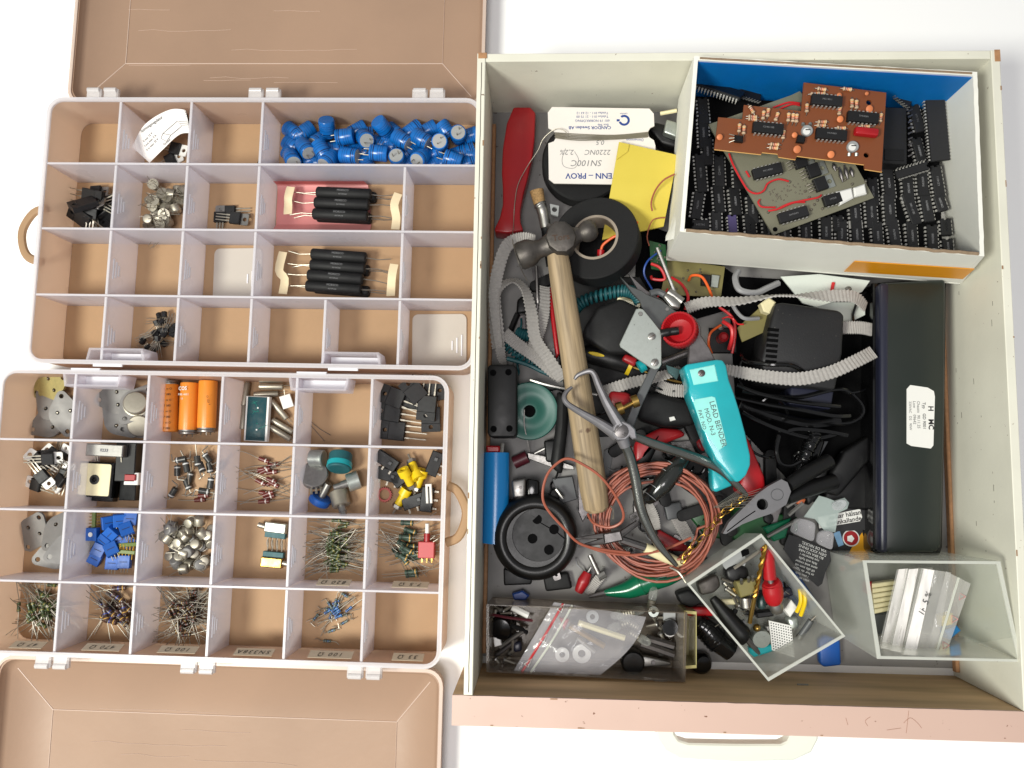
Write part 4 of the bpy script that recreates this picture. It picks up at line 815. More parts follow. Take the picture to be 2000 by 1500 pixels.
ck = part('cheek', MB().prism(circ(0, 0, 11.5, 10, .3), -13.5, 13.5, 2.5, Matrix.Translation(hc) @ Matrix.Rotation(math.atan2(hd.y, hd.x), 4, 'Z') @ Matrix.Diagonal((1.0, 1.12, 1, 1))), mt['forged'], t, True)
letter('Tors', 6.8, mt['gap'], ck, (hc.x, hc.y - 1, hc.z + 13.6), (0, 0, R(8)), world=True, bold=.1)
tpart(t, 'wedge', 'forged', [(1070, 440, 72), (1078, 446, 73)], 2.2, 6)
# --- grey webbing strap
def strap(lab, pts, grp='lengths of grey webbing', wid=10.5):
    pa = smooth([P(u, v, z) for u, v, z, a in pts], 28 if len(pts) > 4 else 34); n = len(pa); tw = []
    for i in range(n):
        k = i / (n - 1) * (len(pts) - 1); j = min(int(k), len(pts) - 2); f = k - j; tw.append(R(pts[j][3] * (1 - f) + pts[j + 1][3] * f))
    solo('webbing_strap', lab, 'strap', MB().ribbon(pa, wid, .7, tw, 4, .45), mt['strap'], group=grp)
strap('ridged grey webbing looped from the hammer head along the drawer side', [(1045, 470, 46, 50), (1020, 466, 48, 30), (990, 480, 46, 25), (972, 530, 40, 20), (966, 580, 36, 25), (972, 640, 30, 30), (978, 690, 24, 50), (985, 715, 18, 70)])
strap('ridged grey webbing arching in a narrow hoop left of the hammer handle', [(972, 680, 26, 30), (966, 620, 30, 25), (970, 570, 34, 40), (1000, 548, 36, 60), (1025, 565, 36, 50), (1038, 610, 34, 30), (1045, 660, 30, 20), (1070, 700, 26, 15), (1098, 742, 22, 10)])
strap('ridged grey webbing crossing from the spool under the hammer handle', [(985, 650, 22, 10), (1010, 672, 22, 10), (1050, 700, 22, 12), (1090, 735, 20, 10)])
strap('ridged grey webbing standing beside the hammer handle near the teal cord', [(1064, 560, 24, 40), (1062, 610, 24, 30), (1052, 650, 24, 30), (1040, 680, 22, 30)])
strap('grey webbing running from the red wheel to the white panel', [(1340, 602, 44, 25), (1380, 590, 50, 30), (1440, 588, 54, 45), (1510, 578, 56, 75), (1560, 578, 56, 70), (1620, 578, 54, 20), (1668, 580, 52, 15), (1690, 600, 44, 30)])
strap('bright grey webbing sagging across the black adapter', [(1410, 720, 40, 40), (1450, 728, 50, 20), (1500, 736, 56, 14), (1560, 740, 58, 12), (1620, 728, 56, 16), (1670, 706, 52, 20), (1705, 688, 44, 20)])
strap('grey webbing stub beside the long black case', [(1645, 640, 36, 10), (1680, 640, 36, 10), (1702, 644, 34, 10)])
strap('grey webbing behind the turquoise handle near brass screw', [(1180, 765, 24, 20), (1230, 748, 26, 30), (1290, 735, 28, 40), (1330, 720, 26, 60)])
strap('grey webbing end tucked against the turquoise handle', [(1284, 752, 26, 10), (1310, 762, 27, 5), (1345, 764, 26, 10)])
strap('short braided grey strap beside the bent plier handle', [(1262, 985, 22, 5), (1274, 1010, 23, 5), (1278, 1035, 20, 10)])
strap('ridged grey strap lying inside the wire coil', [(1318, 1005, 12, 5), (1335, 1035, 13, 5), (1352, 1065, 12, 5)])
strap('ridged grey strap scrap by the red probe', [(1178, 1120, 12, 5), (1160, 1142, 12, 5), (1148, 1160, 10, 5)], wid=8)
# --- teal cord
def coiled(name, lab, pts, rad, mat, wr, turns, cat='cord'):
    pa = smooth([P(*p) for p in pts], 8); out = []; m = len(pa) - 1; n = turns * 10
    for i in range(n + 1):
        k = i / n * m; j = min(int(k), m - 1); c = pa[j].lerp(pa[j + 1], k - j); tdir = (pa[j + 1] - pa[j]).normalized(); h = tdir.cross(Vector((0, 0, 1))).normalized(); up = h.cross(tdir); a = 2 * math.pi * i / 10
        out.append(c + h * rad * math.cos(a) + up * rad * math.sin(a))
    solo(name, lab, cat, MB().tube(out, wr, 6), mt[mat])
coiled('coiled_cord', 'coiled teal cord curving out from under the hammer handle', [(1122, 605, 24), (1140, 588, 26), (1180, 575, 30), (1215, 568, 32), (1238, 572, 34), (1250, 588, 32)], 4.2, 'dteal', 1.3, 22)
coiled('coiled_cord', 'coiled teal cord beneath the webbing at the drawer side', [(1010, 650, 12), (1030, 655, 13), (1052, 652, 13)], 4, 'dteal', 1.3, 10)
coiled('coiled_cord', 'coiled teal cord next to the black box with four holes', [(985, 672, 12), (1010, 690, 13), (1050, 712, 13), (1075, 722, 12)], 3.6, 'dteal', 1.2, 14)
wire('flex_cable', 'dark teal cable running from the webbing towards the hammer handle', 'dteal', [(990, 700, 15), (1030, 712, 16), (1060, 726, 16), (1098, 742, 14)], 1.8, 'cable')
# --- octagonal black block, screwdriver with yellow mark
flat('black_block', 'dull black faceted plastic block beside the hammer handle', 'block', 'mblack', [(1168, 600, ), (1212, 582), (1250, 600), (1262, 625), (1240, 690), (1190, 690), (1140, 660), (1140, 640)], DF + 1, 40, 3)
t = base('screwdriver', 'screwdriver with black handle marked in yellow', 'screwdriver', 1190, 705, DF)
tpart(t, 'handle', 'black', [(1130, 690, 22), (1160, 694, 23), (1200, 704, 24), (1228, 714, 23)], [6, 8, 8, 7], 14); tpart(t, 'yellow_ring', 'yellow', [(1227, 713, 23), (1234, 716, 23)], 8, 14); tpart(t, 'shaft', 'brass', [(1234, 716, 23), (1290, 736, 22), (1330, 748, 20)], 1.2, 8)
q = P(1166, 692, 31.2); part('yellow_inlay', MB().prism([(q.x + 7 * math.cos(R(i * 30)), q.y - 1.5 * math.cos(R(i * 30)) + 1.6 * math.sin(R(i * 30))) for i in range(12)], 29.6, 31.4, .4), mt['yellow'], t, True)
# --- lead bending tool
t = base('lead_bender', 'lead bending plier with turquoise handles and red adjusting wheel', 'plier', 1340, 720, 28)
hd_ = fpart(t, 'handle', 'turq', [(1336, 716), (1342, 711), (1400, 702), (1412, 703), (1419, 714), (1424, 742), (1434, 768), (1444, 800), (1456, 845), (1466, 890), (1466, 908), (1458, 928), (1446, 940), (1438, 942), (1425, 928), (1400, 900), (1384, 868), (1366, 820), (1348, 775), (1345, 762), (1347, 752), (1340, 730)], 52, 76, 6)
fpart(t, 'handle', 'turq', [(1390, 895), (1430, 938), (1432, 948), (1398, 962), (1392, 955)], 36, 52, 3)
fpart(hd_, 'moulded_panel', 'turqlab', [(1347, 722), (1396, 712), (1403, 744), (1355, 752)], 75.6, 76.5, .5)
pl = fpart(hd_, 'label_plate', 'turqlab', [(1354, 785), (1358, 780), (1390, 774), (1397, 776), (1420, 868), (1404, 880), (1384, 852), (1372, 838)], 75.6, 76.3, .3)
slot_screw(t, 1370, 729, 76.6, 2.6, 50, 'dullsteel')
for s, u, v, sz in (('LEAD BENDER', 1402, 828, 5.4), ('MOD. N-3', 1386, 824, 4.6), ('PAT. NO', 1371, 820, 3.8)): letter(s, sz, mt['dgrey'], hd_, P(u, v, 76.5), (0, 0, R(-75)), world=True)
fpart(t, 'metal_arm', 'dullsteel', [(1343, 714), (1398, 704), (1386, 680), (1370, 655), (1370, 640), (1360, 622), (1345, 612), (1330, 625), (1346, 660), (1345, 690)], 56, 60, .8)
fpart(t, 'jaw_plate', M('jaw_steel', (96, 98, 98), .45, .7, namt=.4, dark=.6), [(1212, 541), (1230, 558), (1254, 568), (1262, 574), (1292, 586), (1310, 600), (1330, 614), (1325, 650), (1290, 662), (1286, 650), (1256, 606), (1250, 588), (1234, 572)], 54, 57, .5)
fpart(t, 'jaw_plate', 'dullsteel', [(1228, 535), (1262, 566), (1300, 590), (1290, 596), (1250, 575)], 48, 51, .5)
zp = fpart(t, 'clamp_plate', 'zinc', [(1242, 604), (1248, 602), (1256, 604), (1262, 611), (1292, 648), (1292, 712), (1287, 720), (1278, 722), (1270, 718), (1212, 678), (1210, 672)], 63, 65, .4)
slot_screw(t, 1273, 657, 65.6, 2.9, 30); slot_screw(t, 1279, 708, 65.6, 2.9, 60); disc(t, 'rivet', 'steel', 1251, 613, 65, [(1.8, 0), (1.5, .6), (.8, .6)], 12); disc(t, 'rivet', 'steel', 1303, 604, 57, [(1.6, 0), (1.4, .5)], 10)
q = Matrix.Translation(P(1328, 645, 66)) @ Euler((R(-6), R(-22), 0)).to_matrix().to_4x4()
n = 72
wp = [(3, -5), (12.4, -5), (13.2, -4), (13.2, 4.5), (12.6, 5.4), (11.4, 5.4), (10.4, 3), (8.4, -1), (4, -2), (3, -2)]
part('adjusting_wheel', MB().lathe(wp, n, q, 1, .45), mt['red'], t, True)
tpart(t, 'threaded_rod', 'black', [(1292, 652, 66), (1300, 650, 67), (1310, 648, 67), (1326, 646, 68)], [3.4, 3.4, 3.1, 3.3, 3.0, 3.2, 2.9], 10)
fpart(t, 'lower_arm', 'dgrey', [(1272, 716), (1288, 718), (1250, 800), (1232, 850), (1214, 846), (1240, 780)], 44, 48, .6)
tpart(t, 'brass_screw', 'brass', [(1188, 812, 50), (1246, 782, 50)], 1.8, 10); tpart(t, 'brass_nut', 'brass', [(1205, 800, 50), (1216, 796, 50)], 5.2, 18); tpart(t, 'brass_nut', 'brass', [(1234, 786, 50), (1246, 782, 50)], 4.8, 18)
# --- chrome lever clamp, wires, boards near the cardboard box
t = base('lever_clamp', 'chromed lever clamp with white highlights above the red wheel', 'clamp', 1315, 590, 40); fpart(t, 'lever', 'steel', [(1294, 578), (1302, 570), (1318, 578), (1330, 590), (1328, 604), (1312, 600)], 56, 62, 2); tpart(t, 'knuckle', 'steel', [(1305, 570, 58), (1332, 590, 58)], 3.6, 12); tpart(t, 'lever_tail', 'dgrey', [(1270, 573, 58), (1285, 570, 58), (1298, 576, 58)], 2.6, 8)
t = base('circuit_board', 'olive circuit board with orange and red wires under the box edge', 'circuit board', 1360, 560, 10)
fpart(t, 'board', 'olive', [(1305, 505), (1416, 521), (1408, 580), (1290, 575)], 18, 19.6, 0); tpart(t, 'orange_lead', 'orangew', [(1345, 548, 21), (1352, 538, 27), (1372, 542, 30), (1388, 572, 26), (1392, 590, 20)], 1.1); tpart(t, 'red_lead', 'redpvc', [(1312, 542, 22), (1332, 556, 30), (1344, 580, 32), (1338, 605, 30)], 1.2); fpart(t, 'heat_tab', 'zinc', [(1390, 536), (1406, 538), (1402, 562), (1388, 560)], 20, 22, .3); fpart(t, 'power_chip', 'black', [(1370, 535), (1389, 537), (1388, 558), (1370, 556)], 20, 25, .5)
for i in range(10): disc(t, 'solder_joint', 'tin', wander(1318, 1400), wander(525, 570), 19.6, [(1, 0), (.8, .7), (.2, 1.2)], 8)
t = base('circuit_board', 'small dark green circuit board standing by the torn box corner', 'circuit board', 1286, 500, 12); fpart(t, 'board', 'dgreen', [(1268, 470), (1300, 478), (1304, 530), (1272, 525)], 26, 28, 0)
for i in range(14): disc(t, 'solder_joint', 'tin', wander(1272, 1300), wander(478, 526), 28, [(.9, 0), (.7, .8), (.2, 1.3)], 8)
for lab, m_, pts, r in (('blue wire looping beside the small green board', 'bluew', [(1290, 490, 30), (1265, 510, 36), (1258, 535, 34), (1272, 562, 30), (1278, 575, 26)], .8), ('red wire crossing under the steel needle', 'redpvc', [(1272, 515, 30), (1290, 524, 32), (1298, 545, 30), (1275, 545, 28), (1272, 540, 26)], 1.2), ('thin copper coloured wire by the yellow note', 'copper', [(1268, 480, 34), (1264, 460, 38), (1275, 430, 40), (1300, 425, 40)], .5), ('red wire between the red wheel and the coil circuit', 'redpvc', [(1405, 600, 28), (1430, 620, 30), (1436, 650, 30), (1430, 690, 26)], 1.1), ('orange wire curving round the small soldered part', 'orangew', [(1408, 635, 30), (1388, 650, 34), (1384, 672, 32), (1390, 690, 26)], 1.0), ('pink wire curled over the small soldered part', 'redpvc', [(1412, 628, 34), (1428, 640, 38), (1430, 660, 36), (1424, 682, 28)], 1.6), ('grey wire running to the olive strip connector', 'greyw', [(1430, 594, 32), (1440, 610, 36), (1455, 622, 38), (1482, 622, 34)], 1.6), ('orange wire hanging at the edge of the yellow note', 'copper', [(1318, 340, 60), (1296, 352, 58), (1280, 372, 52), (1272, 395, 46), (1274, 412, 44)], .7)):
    wire('wire', lab, m_, pts, r)
wire('steel_needle', 'long steel needle tool leaning below the torn box corner', 'steel', [(1283, 484, 52), (1318, 572, 50)], 1.5, 'needle', 2)
t = base('soldered_part', 'small soldered part with black legs among red and orange wires', 'component', 1410, 660, 8); disc(t, 'body', 'dred', 1408, 662, 14, [(4, 0), (4, 10), (2, 12)], 16); fpart(t, 'board', 'black', [(1385, 640), (1440, 640), (1440, 690), (1385, 690)], 10, 13, 1); disc(t, 'solder_blob', 'steel', 1407, 640, 26, [(2, 0), (2.4, 2), (.6, 3.4)], 8)
t = base('circuit_strip', 'narrow olive circuit strip with cream connector', 'circuit board', 1470, 620, 10); fpart(t, 'strip', 'olive', [(1440, 640), (1496, 590), (1510, 600), (1490, 650), (1450, 668)], 28, 30, .2); fpart(t, 'connector', 'cream', [(1486, 592), (1502, 580), (1516, 590), (1504, 612), (1492, 608)], 30, 40, 1)
wire('grey_cable', 'thick grey cable bent in a tight loop under the cardboard box', 'greyw', [(1442, 530, 30), (1436, 545, 34), (1445, 566, 38), (1475, 572, 38), (1500, 562, 36), (1520, 553, 32)], 2.6, 'cable')
t = base('sheet_metal_scrap', 'pale folded metal panel with a screw under the cardboard box', 'panel', 1610, 570, 12); pm = M('pale_panel', (206, 212, 204), .45, namt=.3, nscale=60, dark=.85)
fpart(t, 'plate', pm, [(1525, 540), (1600, 535), (1700, 548), (1684, 570), (1655, 580), (1595, 600), (1568, 592)], 30, 32, .3); fpart(t, 'lower_flange', pm, [(1590, 590), (1690, 590), (1690, 615), (1655, 632), (1600, 610)], 18, 20, .3); disc(t, 'screw', 'steel', 1656, 566, 32, [(2.6, 0), (2.4, 2), (1, 3.2)], 14); tpart(t, 'red_stripe', 'redpvc', [(1628, 552, 33), (1624, 572, 33)], 1.4, 6)
# --- black mains adapter with vents
t = base('power_adapter', 'dusty black mains adapter with vent slots', 'adapter', 1565, 680, DF)
fpart(t, 'case', M('dusty_black', (30, 30, 32), .5, namt=.5, nscale=120, dark=.6, spots=.35, spotcol=(92, 90, 82), sscale=600, bump=.25), [(1515, 592), (1530, 590), (1640, 606), (1650, 615), (1646, 690), (1632, 762), (1490, 745), (1488, 700)], DF + 1, 48, 4)
for i in range(7): fpart(t, 'vent_slot', 'foam', [(1500 - i * .8, 640 + i * 10.4), (1522 - i * .8, 642 + i * 10.4), (1521 - i * .8, 648 + i * 10.4), (1499 - i * .8, 646 + i * 10.4)], 47.6, 48.3, 0)
fpart(t, 'lower_body', 'navy', [(1545, 755), (1630, 762), (1624, 800), (1540, 790)], DF + 1, 36, 2)
for i, (lab, pts) in enumerate((('glossy black cable over the adapter', [(1448, 690, 30), (1458, 706, 40), (1500, 712, 51), (1545, 714, 52), (1575, 730, 46)]), ('black cable loop ending beside the long case', [(1450, 764, 34), (1500, 772, 38), (1560, 776, 38), (1640, 760, 36), (1676, 780, 32), (1686, 806, 30), (1660, 826, 30), (1610, 826, 30)]), ('black cable strand with pale sheen below the strap', [(1440, 752, 40), (1480, 768, 42), (1540, 782, 42), (1600, 790, 42), (1640, 794, 38)]), ('black cable strand sloping to the cable gland', [(1436, 776, 38), (1500, 790, 40), (1560, 800, 42), (1625, 812, 40), (1660, 812, 36)]), ('lower black cable strand above the spring gland', [(1450, 806, 36), (1480, 822, 38), (1530, 842, 38), (1590, 856, 36), (1640, 846, 34)]), ('black cable strand with white shine near the gland', [(1540, 842, 42), (1560, 838, 44), (1610, 842, 44), (1655, 850, 40)]), ('thick black cable under the other strands', [(1446, 790, 26), (1510, 812, 28), (1580, 828, 28), (1640, 822, 28)]), ('black cable with thin loop beside turquoise handle', [(1522, 850, 34), (1516, 880, 36), (1524, 905, 34), (1545, 910, 34), (1566, 900, 36)]))):
    solo('black_cable', lab, 'cable', MB().tube(path(pts, 8), 1.7 if i != 6 else 4, 8), mt['gblack'])
t = base('cable_plug', 'black plug with ribbed spring cable gland', 'plug', 1580, 880, 12); tpart(t, 'gland', 'gblack', [(1566, 902, 36), (1572, 892, 36), (1578, 878, 35), (1586, 862, 34), (1592, 850, 32)], [3, 4.4, 4, 5, 4.4, 5.4, 5, 6, 6], 12)
for i in range(6): tpart(t, 'gland_rib', 'gblack', [(1570 + i * 3.4, 895 - i * 8, 36 - i * .5), (1571 + i * 3.4, 893 - i * 8, 36 - i * .5)], 5.6 + i * .15, 12)
fpart(t, 'plug_body', 'gblack', [(1560, 900), (1585, 850), (1615, 858), (1600, 900), (1560, 960), (1540, 955)], 12, 28, 3)
flat('steel_rule', 'dull grey flat metal strip under the cable plug', 'strip', 'dgrey', [(1590, 862), (1618, 862), (1580, 930), (1556, 935)], 9, 11, .2)
for lab, pts, z in (('black plier handle lying beside the long black case', [(1600, 960), (1650, 880), (1700, 850), (1700, 900), (1640, 970)], 26), ('black tool handle running into the dark beside the plug', [(1585, 945), (1600, 900), (1625, 905), (1604, 960)], 30), ('flat black tool case edge beside the long case', [(1640, 905), (1700, 890), (1700, 1000), (1600, 990)], 16), ('broad black handle beside the blister pack', [(1560, 945), (1600, 930), (1610, 960), (1580, 990)], 26)): flat('hand_tool', lab, 'handle', 'black', pts, z - 12, z, 3)
t = base('metal_clip', 'grey plate with two small bright metal clips near the long case', 'plate', 1660, 880, 10); fpart(t, 'plate', 'dgrey', [(1645, 882), (1700, 865), (1702, 895), (1634, 908)], 18, 22, .5)
for i in range(2): fpart(t, 'clip', 'steel', [(1656 + i * 10, 879), (1661 + i * 10, 877), (1666 + i * 10, 894), (1661 + i * 10, 896)], 22, 24, .4)
# --- long black case with white label
t = base('equipment_case', 'long black hinged case with a white rating label', 'case', 1775, 820, DF)
fpart(t, 'body', 'gblack', [(1706, 552), (1850, 545), (1848, 700), (1842, 1070), (1836, 1086), (1716, 1086), (1706, 1078), (1702, 900)], DF + 1, 30, 2); fpart(t, 'lid', 'deepgreen', [(1726, 552), (1848, 545), (1846, 800), (1840, 1064), (1832, 1078), (1734, 1082), (1726, 1070)], 30, 44, 7)
fpart(t, 'rim_rail', 'gblack', [(1706, 552), (1716, 552), (1714, 1084), (1706, 1078)], 30, 36, 1); fpart(t, 'rim_rail', 'navy', [(1719, 552), (1738, 552), (1736, 1080), (1720, 1080)], 33, 44.6, 2.5)
lb = fpart(t, 'rating_label', 'white', [(1778, 752), (1812, 757), (1824, 764), (1826, 775), (1823, 870), (1818, 876), (1780, 871), (1771, 866), (1771, 760)], 43.8, 44.5, 0)
for s, u, v, sz, bd in (('H    MC', 1818, 816, 5.4, .16), ('Typ    GD 9001', 1805, 812, 3.2, .04), ('Chassis  90.11.25', 1794, 810, 3, 0), ('Low      09642', 1786, 806, 3, 0), ('230VAC   D2   90W', 1778, 812, 2.6, 0)): letter(s, sz, mt['blackink'] if bd > .1 else mt['dgrey'], lb, P(u, v, 44.65), (0, 0, R(-91)), world=True, bold=bd)
# --- snap ring plier
t = base('circlip_plier', 'bent nose steel circlip plier lying over the hammer handle', 'plier', 1215, 842, 40)
mm = M('plier_steel', (138, 136, 140), .48, .55, namt=.6, nscale=120, dark=.6, bump=.1)
tpart(t, 'jaw', mm, [(1122, 741, 66), (1130, 732, 67), (1150, 725, 68), (1160, 731, 68), (1170, 755, 68), (1188, 792, 68), (1212, 832, 68)], [1.1, 1.7, 2, 2.2, 2.7, 3.6, 5], 10, 1.2); tpart(t, 'jaw', mm, [(1117, 756, 66), (1106, 766, 67), (1102, 778, 68), (1110, 790, 68), (1135, 806, 67), (1170, 826, 67), (1206, 850, 67)], [1.1, 1.7, 2, 2.2, 2.7, 3.6, 5], 10, 1.2)
fpart(t, 'pivot_plate', mm, [(1196, 836), (1202, 826), (1216, 822), (1230, 828), (1241, 838), (1244, 856), (1236, 858), (1230, 852), (1222, 860), (1206, 860), (1196, 850)], 66, 73, .8); disc(t, 'pivot', 'dullsteel', 1214, 842, 73, [(5.2, -1), (5.2, .25), (4.8, .45)], 20)
letter('BC710', 2.8, mt['blackink'], t, P(1206, 837, 73.6), (0, 0, R(50)), world=True); letter('SA', 2.8, mt['blackink'], t, P(1220, 848, 73.6), (0, 0, R(50)), world=True)
hm = M('dipped_black', (34, 36, 34), .18, namt=.5, nscale=80, dark=.5, bump=.12, coat=.4); hs_ = M('worn_grey_steel', (132, 134, 130), .2, .9, namt=.6, nscale=90, dark=.5, bump=.1)
tpart(t, 'handle', hs_, [(1234, 850, 68), (1280, 868, 64), (1330, 884, 60), (1375, 900, 58), (1410, 920, 56), (1440, 948, 54), (1459, 968, 52)], [3, 3.6, 3.8, 3.6, 3.3, 2.8, 1.6], 12); tpart(t, 'handle', hs_, [(1214, 858, 68), (1228, 885, 64), (1240, 930, 60), (1250, 985, 56), (1262, 1020, 54), (1285, 1062, 52), (1322, 1105, 50)], [3.2, 3.8, 4, 4, 3.7, 3, 1.6], 12)
tpart(t, 'pivot_neck', mm, [(1216, 856, 69), (1222, 872, 67)], [5, 4.2], 10)
# --- left side small things
t = base('project_box', 'black plastic box with four screw holes at the drawer side', 'box', 985, 785, DF); fpart(t, 'box', 'black', [(952, 716), (958, 712), (1004, 712), (1010, 720), (1010, 848), (1004, 854), (958, 854), (952, 848)], DF + 1, 40, 1.6)
for u, v in ((963, 728), (993, 727), (964, 838), (995, 837)): disc(t, 'screw_hole', 'foam', u, v, 40, [(2.6, -.4), (2.6, .15)], 14)
t = base('thread_spool', 'sea green plastic spool disc beside the black box', 'spool', 1050, 802, DF); disc(t, 'flange', 'sgreen', 1034, 803, 22, [(5, -2), (22, -2), (23.4, -1), (23.4, 1), (22.6, 2), (18.5, 2.2), (16.5, 1.2), (9, 1.6), (7, 2.6), (5, 2.6), (4.4, -1)], 44, (4, 5)); disc(t, 'barrel', 'sgreen', 1034, 803, 12, [(8, 0), (8, 9)], 20, (4, 5)); disc(t, 'hub_hole', 'foam', 1034, 803, 22.6, [(4.6, 0), (4.6, .3)], 14); tpart(t, 'loose_thread', 'strap', [(1024, 800, 27), (1024, 830, 26), (1030, 860, 20), (1034, 882, 12)], .5, 5)
t = base('lighter', 'blue gas lighter with red button standing along the drawer side', 'lighter', 968, 965, DF); tpart(t, 'body', 'blue', [(970, 884, 28), (969, 960, 28), (966, 1060, 26)], 10.2, 18, .8, 3); fpart(t, 'button', 'red', [(950, 870), (976, 871), (976, 884), (950, 884)], 26, 34, 1.2); tpart(t, 'nozzle', 'steel', [(982, 866, 32), (980, 884, 32)], 1.8, 8)
t = base('blade_tool', 'small blade with maroon ferrule near the red wire loop', 'blade', 1070, 900, DF); tpart(t, 'ferrule', 'maroon', [(1004, 904, 12), (1030, 892, 13)], 5.2, 12); fpart(t, 'blade', 'steel', [(1030, 884), (1060, 890), (1120, 910), (1122, 918), (1075, 912), (1032, 896)], 12, 14, .4); tpart(t, 'pin', 'steel', [(1044, 886, 14), (1076, 870, 16)], .9, 6)
t = base('connector_shell', 'silver and black square connector behind the round plug', 'connector', 1028, 958, DF); fpart(t, 'shell', 'steel', [(998, 938), (1027, 934), (1026, 972), (1002, 974)], DF + 2, 30, 2); fpart(t, 'insert', 'gblack', [(1028, 934), (1054, 938), (1053, 970), (1027, 972)], DF + 1, 29, 2.5); disc(t, 'screw', 'dullsteel', 1017, 952, 30, [(1.4, -.2), (1.2, .5)], 10)
# round three pin socket
t = base('round_plug', 'large round black socket with four pin holes', 'socket', 1048, 1040, DF)
disc(t, 'shell', M('socket_black', (14, 13, 13), .34, namt=.4, nscale=50, dark=.6, bump=.08), 1044, 1042, DF + 1, [(28, 0), (33, 3), (34, 10), (33.5, 23), (32, 27), (29, 30), (26.5, 30.6), (24.6, 30.2), (23.4, 29.4), (22.4, 28.2), (2, 27.6)], 48, (2, 2)); disc(t, 'insert', 'black', 1052, 1044, DF + 28, [(20.5, -1), (20.8, .9), (20.3, 1.4), (.5, 1.4)], 40, (2, 2))
for u, v in ((1049, 1014), (1082, 1034), (1040, 1052), (1072, 1074)): disc(t, 'pin_hole', 'foam', u, v, DF + 29.6, [(3.8, -.4), (3.8, .35)], 16)
for pts in ([(1032, 1003), (1044, 1010)], [(1054, 1020), (1074, 1032)], [(1088, 1040), (1102, 1052)]): tpart(t, 'moulding_seam', 'foam', [(u, v, DF + 29.8) for u, v in pts], .35, 4)
fpart(t, 'cable_clamp', 'black', [(983, 1110), (1042, 1118), (1038, 1142), (984, 1144)], DF + 1, 20, 1.5)
# --- coil of salmon wire
p = MB(); pa = []
rnd = random.Random(5)
for i in range(12 * 36):
    a = 2 * math.pi * i / 36; tr = i / 36; rx = 48 - 2.6 * (tr % 5) + 2.2 * math.sin(tr * 2.1); ry = 44 - 2.3 * (tr % 5) + 2.4 * math.cos(tr * 1.7)
    c = P(1278, 1016, 24); pa.append(c + Vector((rx * math.cos(a) * (1 + .03 * math.sin(3 * a + tr)), ry * math.sin(a) * (1 + .04 * math.cos(2 * a + tr * 2)), 2.0 + 8 * max(0, math.sin(a)) * .9 + (tr * .9) + 4 * math.cos(a))))
t = base('wire_coil', 'coil of salmon red insulated wire on the drawer floor', 'wire coil', 1280, 1015, DF); part('coil', MB().tube(pa, 1.05, 6), mt['copper'], t, True)
tpart(t, 'loose_loop', 'copper', [(1230, 1080, 42), (1140, 1065, 46), (1100, 1030, 50), (1066, 990, 52), (1060, 960, 54), (1070, 925, 56), (1092, 902, 58), (1112, 896, 60), (1140, 908, 62), (1172, 930, 62), (1200, 965, 58), (1217, 1000, 54), (1213, 1020, 50), (1190, 1030, 46), (1160, 1022, 40), (1148, 1004, 34)], 1.05, 7); tpart(t, 'loose_end', 'copper', [(1134, 1062, 42), (1180, 1078, 40), (1240, 1084, 40), (1300, 1072, 42), (1350, 1050, 44)], 1.05, 7)
for k in range(4): tpart(t, 'tie_wire', 'tin', [(1192 + k, 988, 36), (1198, 998 + k, 37), (1196 + k, 1014, 35)], .35, 5)
t = base('taped_joint', 'cable joint wrapped in shiny black tape across the wire coil', 'cable', 1300, 935, 20); tpart(t, 'wrapped_joint', hm, [(1262, 976, 36), (1275, 966, 38), (1295, 945, 40), (1318, 916, 40), (1336, 895, 38), (1344, 880, 36)], [4.5, 6.2, 8, 7.4, 5.4, 3.6], 14)
for i in range(6): tpart(t, 'tape_edge', 'greyp', [(1270 + i * 12, 970 - i * 14.5, 39 + (i < 4) - (i > 4)), (1270.8 + i * 12, 969 - i * 14.5, 39 + (i < 4) - (i > 4))], [5.6 + .5 * i if i < 4 else 8.4 - .9 * (i - 3)] * 2, 14)
# needle nose plier with cream handles
t = base('needle_plier', 'small needle nose plier with cream handles inside the wire coil', 'plier', 1200, 1052, 20); tpart(t, 'jaw', 'dullsteel', [(1124, 1052, 38), (1178, 1046, 40)], [.6, 2.4], 8); tpart(t, 'jaw', 'dullsteel', [(1128, 1068, 38), (1180, 1056, 40)], [.6, 2.8], 8); fpart(t, 'joint', 'dullsteel', [(1178, 1042), (1212, 1036), (1218, 1056), (1180, 1064)], 34, 42, 1); tpart(t, 'arm', 'dullsteel', [(1212, 1044, 38), (1246, 1020, 38)], [3, 2], 8); tpart(t, 'arm', 'dullsteel', [(1214, 1054, 38), (1262, 1070, 38)], [3, 3], 8)
tpart(t, 'handle_sleeve', 'cream', [(1260, 1070, 38), (1300, 1088, 36), (1340, 1104, 30)], [4, 4.4, 3.4], 12)
# --- chain
p = MB(); pa = path([(1336, 1092, 52), (1352, 1068, 52), (1385, 1036, 50), (1408, 1006, 48), (1432, 988, 50), (1452, 972, 52)], 5)
t = base('chain', 'thin gold coloured chain hanging between the plier handles', 'chain', 1390, 1030, 30)
n = 14
for i in range(n):
    k = i / (n - 1) * (len(pa) - 1.001); j = int(k); c = pa[j].lerp(pa[j + 1], k - j); td = (pa[j + 1] - pa[j]).normalized(); h = td.cross(Vector((0, 0, 1))).normalized(); s_ = h if i % 2 else (h + Vector((0, 0, 1.6))).normalized()
    part('chain_link', MB().tube([c + td * 4.0 * math.cos(a) + s_ * 2.3 * math.sin(a) for a in [2 * math.pi * q / 12 for q in range(13)]], .42, 5), mt['gold'], t, True)
for k in range(7): wire('steel_hair', 'fine steel wire strands tangled at the chain end', 'tin', [(1440 + k * 2, 975 - k * 4, 54), (1430 - k * 6, 985 + k, 58), (1400 + k * 5, 992 - k * 3, 56), (1462 + k * 4, 990 - k * 6, 54)], .18, 'wire', group='fine steel strands at the chain')
